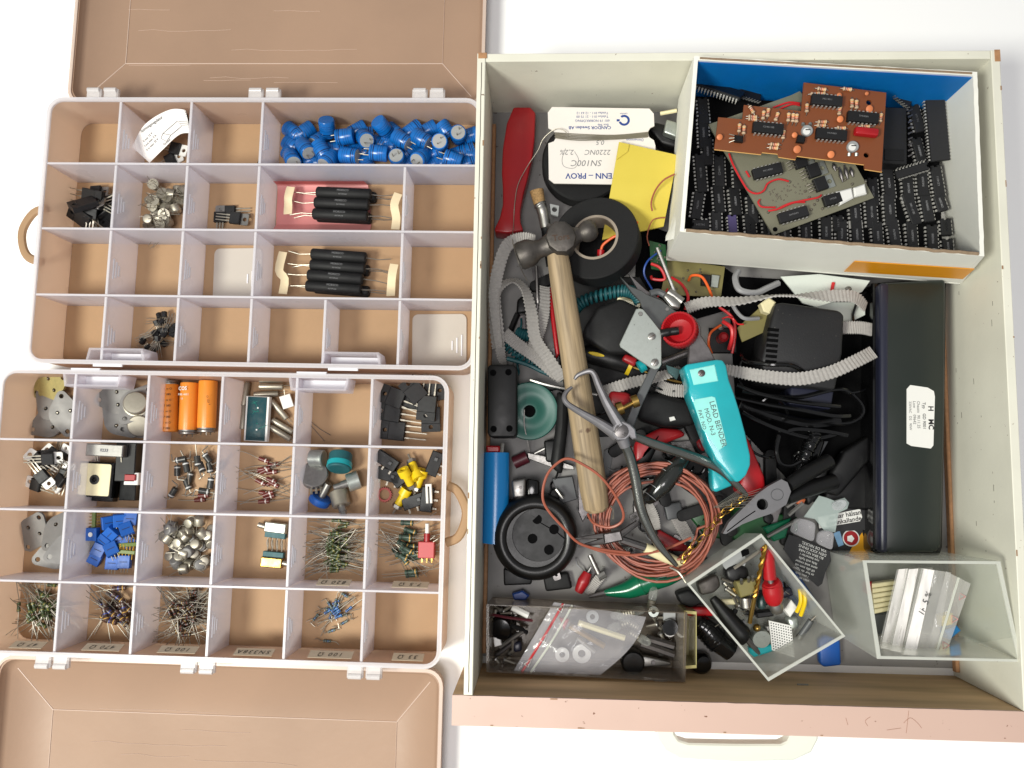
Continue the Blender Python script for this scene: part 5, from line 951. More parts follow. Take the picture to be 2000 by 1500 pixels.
# --- combination plier with cutting hole
t = base('cutting_plier', 'grey steel plier head with round cutout and stamped ring', 'plier', 1480, 980, 24); pm2 = M('satin_steel', (118, 117, 120), .5, .5, namt=.4, nscale=100, dark=.7)
hx = P(1489, 985, 48)
part('jaw', MB().holed([(p.x, p.y) for p in PP([(1412, 1042), (1424, 1020), (1462, 982), (1478, 966), (1500, 950), (1526, 936), (1538, 942), (1545, 960), (1536, 985), (1510, 1002), (1480, 1012), (1450, 1024), (1418, 1043)], 48)], [circ(hx.x, hx.y, 4.3, 18)], 41, 48), pm2, t, True)
disc(t, 'hole_depth', 'foam', 1489, 986, 41.5, [(4.2, 0), (4.2, .4)], 16); tpart(t, 'stamped_ring', 'dgrey', [(1518 + 12 * math.cos(R(a)), 966 + 11 * math.sin(R(a)), 48.1) for a in range(0, 361, 30)], .25, 4, k=2); tpart(t, 'jaw_slit', 'foam', [(1475, 998, 48.1), (1450, 1015, 48.1), (1420, 1038, 48.1)], .4, 4)
tpart(t, 'handle', 'black', [(1540, 948, 44), (1575, 925, 40), (1620, 900, 34)], [5, 6, 6], 12); tpart(t, 'handle', 'black', [(1538, 975, 40), (1580, 955, 34), (1630, 940, 28)], [4, 6, 6], 12)
# --- red things
flat('tool_grip', 'long red plastic handle beneath the turquoise plier handle', 'handle', 'red', [(1448, 850), (1462, 855), (1494, 930), (1496, 950), (1484, 966), (1466, 972), (1440, 960), (1448, 930)], 16, 36, 4)
flat('tool_grip', 'dark red handle under the plier pivot', 'handle', 'dred', [(1240, 862), (1290, 835), (1330, 838), (1342, 850), (1290, 870), (1262, 900), (1240, 905)], 10, 24, 4)
flat('red_grip', 'red ribbed grip behind the brass screw', 'grip', 'dred', [(1190, 762), (1232, 766), (1238, 790), (1200, 800), (1188, 785)], 14, 30, 4)
flat('red_ring', 'red plastic ring end beside the turquoise handle', 'ring', 'dred', [(1356, 862), (1370, 852), (1380, 870), (1378, 886), (1362, 880)], 10, 20, 3)
flat('red_plate', 'flat dark red plastic piece inside the wire coil', 'plate', 'dred', [(1284, 1032), (1345, 1066), (1345, 1078), (1295, 1076), (1276, 1050)], DF + 1, 14, 2)
flat('red_strip', 'red tool edge showing under the hammer handle', 'strip', 'red', [(1068, 560), (1078, 560), (1094, 690), (1086, 700)], 8, 20, 2)
flat('red_block', 'orange red block under the zinc clamp plate', 'block', 'dred', [(1222, 690), (1246, 700), (1240, 716), (1214, 702)], 20, 36, 2)
t = base('teal_tool', 'slim steel and teal tool end under the zinc plate', 'tool', 1300, 705, 20); tpart(t, 'knob', 'teal', [(1248, 718, 36), (1258, 712, 36)], 5, 14); tpart(t, 'shaft', 'dullsteel', [(1292, 708, 40), (1345, 688, 40)], 3, 10); fpart(t, 'blade', M('teal_steel', (90, 120, 120), .3, .8), [(1300, 712), (1330, 722), (1322, 742), (1305, 728)], 34, 36, .3)
flat('black_grip', 'broad black ribbed grip under the turquoise plier', 'grip', 'mblack', [(1250, 762), (1300, 770), (1352, 784), (1362, 830), (1300, 835), (1246, 818)], 10, 32, 5)
flat('white_chip', 'tiny white chip resting on the black grip', 'chip', 'white', [(1307, 815), (1317, 813), (1320, 820), (1309, 823)], 32, 33.5, .3)
flat('black_grip', 'black curved tool grip beneath the plier handle', 'grip', 'black', [(1252, 880), (1285, 840), (1296, 850), (1262, 920), (1240, 960), (1234, 920)], 8, 24, 4)
flat('black_grip', 'long black tool grip left of the hammer handle', 'grip', 'mblack', [(1088, 760), (1112, 780), (1108, 850), (1098, 930), (1074, 910), (1086, 830)], 8, 26, 5)
flat('dark_strip', 'dark flat steel strip beneath the hammer handle', 'strip', 'dgrey', [(1180, 880), (1200, 870), (1190, 930), (1176, 935)], 8, 10, .2)
flat('black_plug', 'small black plug lying in the webbing loop', 'plug', 'black', [(1010, 585), (1026, 572), (1032, 610), (1008, 612)], 8, 20, 2)
wire('plug_cable', 'black cable tail of the small plug in the webbing loop', 'black', [(1012, 612, 12), (1004, 630, 11), (998, 645, 9)], 2.6, 'cable')
wire('steel_hook', 'thin bent steel hook between webbing and hammer handle', 'dullsteel', [(1048, 520, 28), (1050, 580, 28), (1050, 600, 26), (1042, 640, 22)], 1.4, 'hook')
wire('steel_pick', 'long steel pick lying under the hammer handle', 'steel', [(1036, 742, 30), (1070, 752, 32), (1120, 762, 30), (1166, 771, 28)], 1.3, 'pick')
wire('cream_rod', 'cream wooden stick under the teal cord', 'cream', [(1206, 584, 26), (1250, 598, 27)], 3, 'stick', 3)
for u, v, u2, v2, lab in ((1086, 955, 1100, 974, 'short bright steel pin behind the round socket'), (1060, 1002, 1066, 1010, 'tiny steel pin near the red loop')): wire('steel_pin', lab, 'steel', [(u, v, 20), (u2, v2, 20)], 1.4, 'pin', 2)
t = base('machine_bolt', 'long steel bolt lying by the wire coil', 'bolt', 1165, 1110, DF); tpart(t, 'shank', 'steel', [(1152, 1084, 22), (1170, 1122, 22)], 2, 10); tpart(t, 'head', 'steel', [(1168, 1128, 22), (1182, 1120, 22)], [3.2, 3.2], 8)
t = base('test_probe', 'small red test probe by the clear box', 'probe', 1142, 1130, DF); tpart(t, 'grip', 'dred', [(1148, 1118, 14), (1140, 1135, 14), (1130, 1156, 13)], [3.6, 5, 3.4], 12); tpart(t, 'tip', 'steel', [(1148, 1118, 14), (1154, 1108, 14)], .9, 6)
t = base('screwdriver', 'screwdriver with transparent green handle near the clear boxes', 'screwdriver', 1260, 1140, DF); tpart(t, 'handle', 'green', [(1180, 1158, 16), (1225, 1152, 17), (1252, 1140, 18), (1262, 1136, 19), (1300, 1122, 19), (1340, 1104, 17)], [2, 7, 9.6, 8.4, 9.4, 8], 12); tpart(t, 'blade', 'dullsteel', [(1150, 1166, 15), (1184, 1158, 16)], [1, 2.6], 8)
wire('bent_pin', 'short bent white metal pin on the green screwdriver', 'tin', [(1308, 1108, 42), (1325, 1117, 42), (1340, 1138, 44)], 1, 'pin')
flat('green_pouch', 'dark green plastic wallet under the plier head', 'wallet', 'dgreen', [(1340, 1000), (1420, 985), (1500, 1000), (1560, 1010), (1560, 1040), (1480, 1060), (1380, 1050)], DF + 1, 14, 2)
flat('green_pouch', 'green plastic sleeve beside the blister pack', 'wallet', 'green', [(1490, 1030), (1545, 1012), (1535, 1050), (1512, 1058)], DF + 2, 20, 1)
for lab, pts in (('thin screwdriver blade pointing at the blister pack', [(1498, 1048, 22), (1560, 1014, 26)]), ('thin steel driver tip above the blister pack', [(1540, 1006, 30), (1568, 982, 32)]), ('thin steel probe with orange end near the blister pack', [(1536, 990, 32), (1566, 970, 34)])): wire('steel_tip', lab, 'steel', pts, 1.6, 'tip', 2)
flat('orange_end', 'small orange brown plastic end by the steel tips', 'cap', M('rust_plastic', (170, 84, 44), .5), [(1560, 972), (1576, 974), (1570, 986), (1556, 984)], 24, 32, 1.5)
# --- blister pack, printed cards
bz = 24
t = base('blister_pack', 'empty clear blister on a torn black card with white print', 'blister pack', 1590, 1080, DF); cm = M('black_card', (34, 34, 36), .6)
cd = fpart(t, 'black_card', cm, [(1541, 1044), (1560, 1050), (1628, 1080), (1622, 1098), (1612, 1118), (1606, 1140), (1598, 1146), (1560, 1112), (1530, 1072)], bz - 1, bz, 0)
ro = R(-20)
rr_ = random.Random(2)
for i, s in enumerate(('VIA DE NICKEL', 'DEN XXX FINNS', 'BLI BRA NU HÄR', 'nya batterier i', 'låda och hylla', 'samt små rester', 'till alla som vill', 'se hur de ligger', 'i sina fack', 'utan att röra')): letter(s, 2.7 if i > 1 else 3.0, mt['whiteink'], cd, P(1590 - i * 3.0, 1068 + i * 6.8, bz + .1), (0, 0, R(180) + ro), world=True)
fpart(t, 'blister', 'bag', [(1546, 1040), (1556, 1012), (1575, 1014), (1596, 1022), (1592, 1060)], bz, bz + 9, 3); fpart(t, 'blister', 'bag', [(1598, 1062), (1602, 1040), (1615, 1036), (1632, 1040), (1628, 1076)], bz, bz + 9, 3)
fpart(t, 'blister_sheet', M('blister_sheet', (190, 204, 200), .2, trans=.55), [(1570, 1010), (1588, 985), (1600, 968), (1615, 972), (1630, 978), (1650, 972), (1659, 982), (1655, 994), (1638, 1002), (1632, 1040), (1610, 1036), (1592, 1014)], bz + 1, bz + 2, .3); fpart(t, 'blister', 'bag', [(1628, 984), (1640, 976), (1654, 976), (1657, 986), (1648, 996), (1632, 998)], bz + 2, bz + 9, 3)
t = base('printed_card', 'black pack card with a white text panel beside the blister', 'card', 1650, 1000, DF); fpart(t, 'card', cm, [(1590, 985), (1680, 972), (1700, 1000), (1690, 1035), (1600, 1040)], 14, 15, 0); wp_ = fpart(t, 'text_panel', 'white', [(1598, 1010), (1680, 994), (1684, 1010), (1680, 1018), (1600, 1032)], 15, 15.3, 0)
letter('kadiar hälsan', 5.0, mt['blackink'], wp_, P(1650, 1006, 15.5), (0, 0, R(11)), world=True, bold=.08); letter('återinkallande', 5.0, mt['blackink'], wp_, P(1648, 1018, 15.5), (0, 0, R(11)), world=True, bold=.08)
t = base('price_card', 'black and orange pack card with round red badges', 'card', 1660, 1070, DF); fpart(t, 'card', cm, [(1620, 1040), (1682, 1024), (1698, 1088), (1690, 1110), (1630, 1120)], 10, 11, 0); fpart(t, 'orange_area', M('pack_orange', (222, 156, 22), .45), [(1684, 1040), (1698, 1092), (1660, 1104), (1658, 1080), (1666, 1066)], 11, 11.3, 0)
for u, v, r, s, sz in ((1662, 1051, 6.6, '', 4), (1656, 1089, 3.4, '39', 4.2), (1645, 1110, 2.4, '', 3)):
    disc(t, 'badge_ring', 'whiteink', u, v, 11.3, [(r, 0), (r, .25)], 24); disc(t, 'badge', 'dred', u, v, 11.5, [(r * .86, 0), (r * .86, .25)], 24)
    if s: letter(s, sz, mt['whiteink'], t, P(u, v, 11.9), (0, 0, R(-80)), world=True, bold=.08)
disc(t, 'badge_mark', 'whiteink', 1661, 1052, 11.7, [(3, 0), (3, .3)], 5); fpart(t, 'blue_tag', M('pale_blue', (120, 160, 196), .5), [(1628, 1042), (1640, 1036), (1648, 1064), (1638, 1068)], 11, 11.4, 0); letter('2x', 3, mt['blueink'], t, P(1667, 1088, 11.6), (0, 0, R(-80)), world=True, bold=.06)

# --- scraps that fill the gaps of the heap
rq = random.Random(21)
def scrap(lab, mat, n, u0, v0, u1, v1, z0, z1, r, ln, grp):
    for i in range(n):
        u, v = rq.uniform(u0, u1), rq.uniform(v0, v1); a_ = rq.uniform(0, 6.28); z = rq.uniform(z0, z1); pts = []
        for k in range(5): pts.append((u, v, z + rq.uniform(-2, 3))); a_ += rq.uniform(-.9, .9); u += ln * math.cos(a_); v += ln * math.sin(a_)
        solo('wire_scrap', lab, 'wire', MB().tube(path(pts, 5), r, 6), mt[mat], group=grp)
scrap('thin black wire scrap tangled among the tools under the hammer handle', 'gblack', 9, 1100, 580, 1330, 830, 12, 26, 1.0, 16, 'black wire scraps under the hammer')
scrap('thin black wire scrap tangled beside the adapter', 'gblack', 10, 1450, 600, 1680, 940, 14, 34, 1.1, 18, 'black wire scraps beside the adapter')
scrap('fine red wire scrap near the olive circuit board', 'redpvc', 4, 1290, 530, 1440, 640, 22, 34, .7, 12, 'fine red wire scraps')
scrap('fine grey wire scrap on the drawer floor by the wire coil', 'greyw', 7, 1100, 900, 1420, 1130, 8, 14, .6, 12, 'fine grey wire scraps')
scrap('dark green wire scrap next to the black box', 'dteal', 5, 975, 640, 1080, 740, 9, 16, .9, 12, 'dark green wire scraps')
for lab, m_, pts, z0, z1, ch in (('dark steel file lying left of the wire coil', 'dullsteel', [(1128, 930), (1142, 925), (1150, 1000), (1138, 1020), (1130, 1000)], 8, 12, .5), ('flat dark grey bracket behind the round socket', 'dgrey', [(1078, 935), (1118, 930), (1128, 975), (1095, 985)], 7, 11, .6), ('black moulded connector between spool and hammer handle', 'black', [(1062, 860), (1092, 858), (1096, 905), (1066, 902)], 7, 20, 2), ('dark tool pouch flap right of the wire coil', 'mblack', [(1330, 890), (1390, 905), (1420, 960), (1380, 985), (1330, 950)], 7, 15, 2), ('black box lid under the turquoise plier tip', 'black', [(1380, 930), (1440, 945), (1430, 1000), (1385, 995)], 7, 18, 2), ('black clip frame beside the green screwdriver', 'black', [(1300, 1095), (1335, 1085), (1340, 1125), (1310, 1140)], 7, 14, 1), ('black rubber wedge at the foot of the round socket', 'mblack', [(1060, 1125), (1110, 1118), (1118, 1150), (1066, 1156)], 6, 12, 2), ('small steel angle plate inside the wire coil', 'zinc', [(1200, 1070), (1232, 1068), (1226, 1100), (1206, 1104)], 8, 13, .6), ('dull steel spanner end inside the wire coil', 'dullsteel', [(1236, 985), (1262, 975), (1268, 1000), (1250, 1012), (1238, 1004)], 8, 14, 1.5), ('grey plastic gear block inside the wire coil', 'dgrey', [(1296, 985), (1330, 980), (1336, 1010), (1304, 1018)], 8, 14, 1.5)): flat('loose_piece', lab, 'piece', m_, pts, z0, z1, ch)
t = thing('rubber_bung', 'small black rubber bung lying loose on the drawer floor', 'bung', group='black bungs on the drawer floor'); part('plug_end', MB().lathe([(4.2, 0), (4.4, 5), (3.6, 7), (1, 7.4)], 14), mt['black'], t); part('collar', MB().lathe([(5.4, 0), (5.4, 1.4)], 14), mt['gblack'], t); pcap = Proto(t)
t = thing('metal_strip', 'short dark metal strip lying loose on the drawer floor', 'strip', group='dark strips on the drawer floor'); part('strip', MB().holed(rrect(-13, -3, 13, 3, 1.4), [circ(-9, 0, 1.2, 8), circ(9, 0, 1.2, 8)], 0, 1.6), mt['dullsteel'], t); pst = Proto(t)
t = thing('rubber_strip', 'black rubber strip with rounded ends loose among the tools', 'rubber', group='black rubber strips'); part('strip', rounded(rrect(-17, -4.5, 17, 4.5, 4), 0, 7, 1.6), mt['mblack'], t); prb = Proto(t)
for pr_q, n_q, z_q in ((pcap, 12, 6), (pst, 12, 6.5), (prb, 16, 6)):
    for i in range(n_q):
        u, v = rq.choice(((rq.uniform(1060, 1260), rq.uniform(860, 1120)), (rq.uniform(1250, 1420), rq.uniform(840, 1090)), (rq.uniform(1000, 1110), rq.uniform(540, 700)), (rq.uniform(1400, 1540), rq.uniform(880, 1030))))
        pr_q.put(P(u, v, z_q + (i % 3) * 3), (R(rq.uniform(-6, 6)), R(rq.uniform(-6, 6)), rq.uniform(0, 6.28)))
scrap('thin black wire tangled on the drawer floor round the coil', 'gblack', 10, 1060, 860, 1420, 1110, 8, 18, .9, 14, 'black wires round the coil')
# --- open boxes at the front
def openbox(name, lab, cat, rim, zt, zb, mat, rimmat, t=1.6, taper=.97, lean=(0, 0)):
    r = PP(rim, zt); c = sum(r, Vector()) / 4; b = [Vector((c.x + (p.x - c.x) * taper + lean[0], c.y + (p.y - c.y) * taper + lean[1], zb)) for p in r]
    th = thing(name, lab, cat, (c.x + lean[0], c.y + lean[1], zb))
    def ins(l, d):
        cc = sum(l, Vector()) / 4; return [p + (cc - p).normalized() * d * 1.4 for p in l]
    ri, bi = ins(r, t), ins(b, t); bi = [Vector((p.x, p.y, zb + t)) for p in bi]; ri = [Vector((p.x, p.y, zt)) for p in ri]
    for i in range(4):
        j = (i + 1) % 4; part('wall', MB().add([b[i], b[j], r[j], r[i], bi[i], bi[j], ri[j], ri[i]], [(0, 1, 2, 3), (4, 7, 6, 5), (0, 4, 5, 1), (3, 2, 6, 7)]), mat, th, True)
    part('bottom', MB().add(b + bi, [(0, 1, 2, 3), (4, 5, 6, 7)]), mat, th, True)
    part('rim_edge', MB().add([p + Vector((0, 0, .1)) for p in r] + [p + Vector((0, 0, .1)) for p in ri] + [p + Vector((0, 0, 1.1)) for p in r] + [p + Vector((0, 0, 1.1)) for p in ri], [f for i in range(4) for j in [(i + 1) % 4] for f in ((8 + i, 8 + j, 12 + j, 12 + i), (i, j, 8 + j, 8 + i), (4 + i, 4 + j, 12 + j, 12 + i))]), rimmat, th, True)
    return th
# fittings box
openbox('clear_box', 'smoky clear plastic box of screws and lamps along the drawer front', 'box', [(950, 1180), (1342, 1196), (1338, 1332), (950, 1312)], 44, DF + 2, mt['acryl2'], mt['acryl2'])
openbox('clear_box', 'yellowed clear box lid wedged beside the smoky box', 'box', [(1336, 1192), (1360, 1194), (1360, 1304), (1334, 1306)], 36, DF + 2, M('yellowed_clear', (190, 184, 150), .15, trans=.6, tcol=(.9, .88, .74)), M('yellowed_rim', (200, 190, 130), .2, trans=.2))
def lampbulb(u, v, z, rz, s=1):
    t = thing('lamp_bulb', 'small screw base bulb in the smoky box', 'bulb', P(u, v, z), (0, R(90), R(rz)), 'screw base bulbs'); part('screw_base', MB().lathe([(2.2, 0), (3.2 * s, 1)] + [((3.4 if k % 2 else 2.9) * s, 1.5 + k) for k in range(8)], 16), mt['can'], t); part('glass', MB().lathe([(3 * s, 9), (3.4 * s, 13), (3 * s, 17), (1.4 * s, 19)], 14), mt['acryl'], t)
for a in ((1212, 1198, 26, 10), (1240, 1196, 26, 190), (1270, 1194, 26, 80), (1232, 1214, 28, 200), (1248, 1226, 28, 150), (1228, 1232, 28, 330)): lampbulb(*a)
def washer(u, v, z, r, m_, lab): t = thing('washer', lab, 'washer', P(u, v, z)); part('ring', MB().holed(circ(0, 0, r, 22), [circ(0, 0, r * .42, 16)], 0, 1.8), mt[m_], t)
washer(1157, 1204, 30, 4.8, 'greyp', 'grey fibre washer seen through the clear bag'); washer(1276, 1194, 30, 4, 'zinc', 'bright steel nut washer in the smoky box')
washer(1098, 1278, 16, 5.6, 'white', 'white nylon clip ring inside the clear bag'); washer(1136, 1276, 16, 7.2, 'white', 'larger white nylon clip ring inside the clear bag')
for lab, m_, pts, r, cat in (('flat brass strip in the smoky box under the bag', 'brass', [(1112, 1222, 24), (1180, 1262, 22)], 2.6, 'strip'), ('pale wooden strip beneath the clear bag', 'cream', [(1130, 1216, 28), (1220, 1246, 26)], 2.4, 'strip'), ('square steel spacer rod at the end of the smoky box', 'dullsteel', [(1262, 1246, 22), (1316, 1262, 22)], 3, 'rod'), ('longer square steel spacer rod beside the croc clip', 'dullsteel', [(1252, 1256, 24), (1316, 1278, 23)], 3, 'rod'), ('steel coil spring seen through the clear bag', 'steel', [(1128, 1246, 22), (1162, 1274, 22)], 1.6, 'spring'), ('white plastic tube in the smoky box', 'white', [(1000, 1186, 36), (1032, 1202, 36)], 2.6, 'tube'), ('black wire curl in the smoky box', 'black', [(970, 1232, 20), (1000, 1222, 22), (1030, 1236, 20)], 1.8, 'wire'), ('brown wire among the screws in the smoky box', 'maroon', [(960, 1200, 18), (990, 1206, 24), (1040, 1212, 22)], 1.2, 'wire'), ('thin steel rod among the small screws', 'steel', [(976, 1264, 18), (1010, 1240, 22), (1024, 1232, 20)], 1.6, 'rod'), ('dark steel rod at the side of the smoky box', 'dullsteel', [(968, 1280, 14), (1010, 1248, 18)], 1.8, 'rod')):
    wire('loose_rod', lab, m_, pts, r, cat, 2)
t = base('croc_clip', 'steel crocodile clip in the smoky box', 'clip', 1280, 1290, 12); fpart(t, 'jaw', 'steel', [(1250, 1282), (1262, 1282), (1312, 1294), (1310, 1300), (1250, 1304)], 16, 22, 1.5); disc(t, 'rivet', 'dullsteel', 1276, 1294, 22, [(2, -.3), (1.6, .5)], 10)
t = base('rubber_grommet', 'round black knob in the smoky box near the croc clip', 'knob', 1232, 1284, 10); disc(t, 'knob', 'gblack', 1232, 1284, DF + 3, [(9, 0), (9, 16), (7.6, 18), (2, 18)], 24)
t = base('rubber_grommet', 'black round grommet at the end of the smoky box', 'knob', 985, 1218, 10); disc(t, 'knob', 'gblack', 985, 1215, DF + 3, [(10, 0), (10, 12), (8, 16), (3, 17)], 24, (10, -8))
t = base('slide_lamp', 'black and silver screw fitting at the end of the smoky box', 'fitting', 1304, 1224, 10); disc(t, 'collar', 'gblack', 1306, 1222, 18, [(6, 0), (6, 8)], 18); disc(t, 'thread', 'steel', 1306, 1230, 14, [(4.4, 0), (4.4, 4), (3.8, 5), (4.4, 6)], 14); fpart(t, 'tab', 'greyp', [(1296, 1196), (1320, 1196), (1320, 1212), (1296, 1212)], 16, 20, .4)
flat('plastic_scrap', 'small red plastic cap seen through the clear bag', 'cap', 'red', [(1092, 1206), (1112, 1210), (1102, 1232)], 18, 26, 1)
flat('white_socket', 'tiny white two pin socket in the smoky box', 'socket', 'white', [(963, 1246), (976, 1240), (980, 1260), (966, 1264)], 14, 22, .6)
flat('blue_bead', 'small blue plastic piece in the smoky box', 'bead', 'navy', [(1000, 1258), (1018, 1252), (1020, 1272), (1004, 1276)], 12, 20, 2)
flat('plastic_dish', 'flat blue plastic disc behind the smoky box wall', 'disc', 'bluew', [(1000, 1160), (1020, 1154), (1034, 1164), (1026, 1172), (1004, 1172)], DF + 1, 16, 1)
rr_ = random.Random(11)
sp = None
for i in range(22):
    u, v = rr_.uniform(965, 1045) if i < 14 else rr_.uniform(1270, 1325), rr_.uniform(1190, 1290) if i < 14 else rr_.uniform(1195, 1290); z = rr_.uniform(10, 20)
    if sp is None:
        t = thing('machine_screw', 'small steel screw loose in the smoky box', 'screw', group='loose small screws'); part('head', MB().lathe([(2.4, 0), (2.4, .9), (1.4, 1.7)], 12), mt['steel'], t); part('shank', MB().lathe([(1.2, -8), (1.3, 0)], 8), mt['tin'], t); sp = Proto(t)
    sp.put(P(u, v, z), (R(rr_.uniform(60, 110)), 0, rr_.uniform(0, 6.28)))
# clear bag with red closing strip
def zbag(u, v):
    A_ = [(1060, 1180), (1315, 1200), (1000, 1314), (1165, 1318)]
    x = Vector((1054 + 26 * u, 0)); a = Vector((1082, 1176)).lerp(Vector((1002, 1312)), v); b = Vector((1262, 1205)).lerp(Vector((1170, 1318)), v); q = a.lerp(b, u) + Vector((18 * math.sin(v * 3) * u, 0))
    z = 40 + 7 * math.sin(u * 3) * math.sin(v * 3.1) + 3 * noise.noise(Vector((u * 4, v * 4, 3))) + 2.2 * abs(noise.noise(Vector((u * 9, v * 9, 7)))); return P(q.x, q.y, z)
t = solo('zip_bag', 'clear zip bag with a red closing stripe lying on the smoky box', 'bag', MB().sheet(zbag, 30, 20, .12), mt['bag'])
part('red_stripe', MB().tube([Vector(zbag(.1, k / 16)) + Vector((0, 0, .5)) for k in range(17)], .9, 5, .4), mt['red'], t, True); part('zip_ridge', MB().tube([Vector(zbag(.2, k / 16)) + Vector((0, 0, .4)) for k in range(17)], .8, 6), mt['acrim'], t, True)
for k in (.06, .5, .86):
    c = [Vector(zbag(.1 + a, min(k + b, 1))) + Vector((0, 0, 1.1)) for a, b in ((-.03, .02), (.03, .06), (.015, -.06), (-.03, .02))]; part('printed_arrow', MB().tube(c, .35, 4), mt['whiteink'], t, True)
# square clear box with parts
bxz, bzb = 76, 30
openbox('clear_box', 'square clear box tilted on the heap, holding a red terminal', 'box', [(1341, 1140), (1486, 1042), (1650, 1242), (1500, 1330)], bxz, bzb, mt['acryl'], mt['acrim'], 1.8, .93)
IZ = bzb + 3
t = base('binding_post', 'bright red binding post with ribbed knob', 'terminal', 1510, 1130, IZ); tpart(t, 'sleeve', 'red', [(1498, 1070, 64), (1504, 1130, 60)], 4.6, 18); tpart(t, 'neck', 'steel', [(1504, 1128, 60), (1506, 1138, 59)], 2.2, 10)
tpart(t, 'ribbed_knob', 'red', [(1506, 1136, 59), (1508, 1142, 58), (1510, 1158, 57), (1512, 1170, 56), (1514, 1176, 55)], [5.6, 7.4, 7.5, 6.6, 5], 24, k=4); tpart(t, 'base_nut', 'steel', [(1514, 1176, 55), (1518, 1194, 52)], [4.6, 5.2, 4.4], 14)
t = base('drill_bit', 'gold coloured twist drill standing in the clear box', 'drill bit', 1480, 1140, IZ); tpart(t, 'shank', 'brass', [(1464, 1216, 46), (1474, 1165, 56)], 1.7, 10)
pa = path([(1474, 1165, 56), (1494, 1066, 74)], 24); part('flute', MB().tube([p + Vector((.9 * math.cos(i * 1.1), .9 * math.sin(i * 1.1), 0)) for i, p in enumerate(pa)], 1.2, 6).tube([p - Vector((.9 * math.cos(i * 1.1), .9 * math.sin(i * 1.1), 0)) for i, p in enumerate(pa)], 1.2, 6), mt['gold'], t, True)
t = base('breadboard', 'small white perforated board leaning in the clear box', 'board', 1525, 1250, IZ); fpart(t, 'plate', 'white', [(1502, 1212), (1546, 1222), (1552, 1284), (1508, 1270)], IZ + 8, IZ + 10, .2); p = MB()
for i in range(9):
    for j in range(11):
        q = Vector((1506, 1217)).lerp(Vector((1544, 1226)), i / 8).lerp(Vector((1511, 1267)).lerp(Vector((1549, 1279)), i / 8), j / 10); q = P(q.x, q.y, IZ + 10); p.box((q.x, q.y, IZ + 10.05), (.9, .9, .2))
o = part('hole_grid', p, mt['dgrey'], t, True)
flat('teal_block', 'teal plastic terminal block in the clear box corner', 'block', 'teal', [(1464, 1266), (1514, 1258), (1518, 1270), (1474, 1284), (1466, 1278)], IZ + 1, IZ + 9, 1)
t = base('soldering_tip', 'black handled slotted metal tip lying in the clear box', 'tool', 1440, 1210, IZ); tpart(t, 'grip', 'black', [(1392, 1168, 42), (1420, 1204, 42), (1448, 1238, 42), (1458, 1246, 42)], [3, 6, 7.4, 6], 12); tpart(t, 'blade', 'dullsteel', [(1456, 1244, 42), (1482, 1276, 40)], [2.4, 2.4], 8)
t = base('metal_capsule', 'round frosted metal capsule in the clear box', 'capsule', 1480, 1234, IZ); disc(t, 'body', 'zinc', 1480, 1238, IZ, [(6.6, 0), (7, 1), (7, 10), (6.4, 11), (2, 11)], 24, (10, 0)); disc(t, 'contact', 'brass', 1478, 1226, IZ + 12, [(3, 0), (2, 3), (.6, 4)], 10)
for lab, pts in (('short yellow wire curving in the clear box', [(1562, 1150, 58), (1564, 1175, 58), (1556, 1195, 54)]), ('yellow wire beside another in the clear box', [(1570, 1150, 60), (1572, 1176, 60), (1564, 1202, 54)])): wire('yellow_wire', lab, 'yellow', pts, 1.5)
t = base('toggle_switch', 'olive toggle switch body standing in the clear box', 'switch', 1455, 1150, IZ); fpart(t, 'body', 'olive', [(1438, 1136), (1478, 1130), (1480, 1158), (1448, 1168)], IZ + 4, IZ + 20, 1); tpart(t, 'bushing', 'steel', [(1456, 1166, IZ + 12), (1458, 1184, IZ + 11)], [4.4, 4.8], 14)
for u, v in ((1448, 1136), (1462, 1132), (1470, 1130)): tpart(t, 'lug', 'steel', [(u, v + 4, IZ + 20), (u, v - 4, IZ + 24)], 1.2, 6)
flat('white_cube', 'small white plastic cube in the clear box', 'cube', 'white', [(1532, 1190), (1546, 1172), (1558, 1186), (1544, 1206)], IZ + 4, IZ + 14, .6)
flat('metal_box', 'worn metal part with rounded edge in the clear box', 'part', 'forged', [(1362, 1140), (1400, 1122), (1406, 1132), (1408, 1146), (1396, 1158), (1370, 1164)], IZ + 1, IZ + 12, 2)
t = base('potentiometer', 'flat round potentiometer with square hole in the clear box', 'potentiometer', 1430, 1092, IZ); disc(t, 'disc', 'greyp', 1432, 1094, IZ + 10, [(9, 0), (9, 2)], 24, (0, 0)); fpart(t, 'slot', 'foam', [(1446, 1074), (1462, 1072), (1464, 1082), (1450, 1088)], IZ + 12.2, IZ + 12.6, 0)
wire('silver_rod', 'pinkish silver rod leaning across the clear box', 'tin', [(1434, 1110, 50), (1484, 1076, 56)], 1.3, 'rod', 2)
flat('green_cylinder', 'dark green rounded capacitor beside the red post', 'capacitor', M('dark_teal', (40, 60, 60), .35), [(1480, 1168), (1496, 1160), (1500, 1190), (1484, 1194)], IZ + 2, IZ + 14, 4)
flat('black_connector', 'black connector with pins in the middle of the clear box', 'connector', 'black', [(1476, 1196), (1510, 1192), (1512, 1204), (1480, 1208)], IZ + 1, IZ + 10, 1)
flat('black_jack', 'black plastic jack near the potentiometer in the clear box', 'jack', 'black', [(1416, 1112), (1440, 1100), (1462, 1108), (1466, 1130), (1436, 1140), (1420, 1132)], IZ + 1, IZ + 14, 3)
flat('grey_lamp', 'grey cylinder part by the yellow wires', 'part', 'zinc', [(1536, 1206), (1560, 1204), (1564, 1226), (1546, 1236)], IZ + 1, IZ + 10, 3)
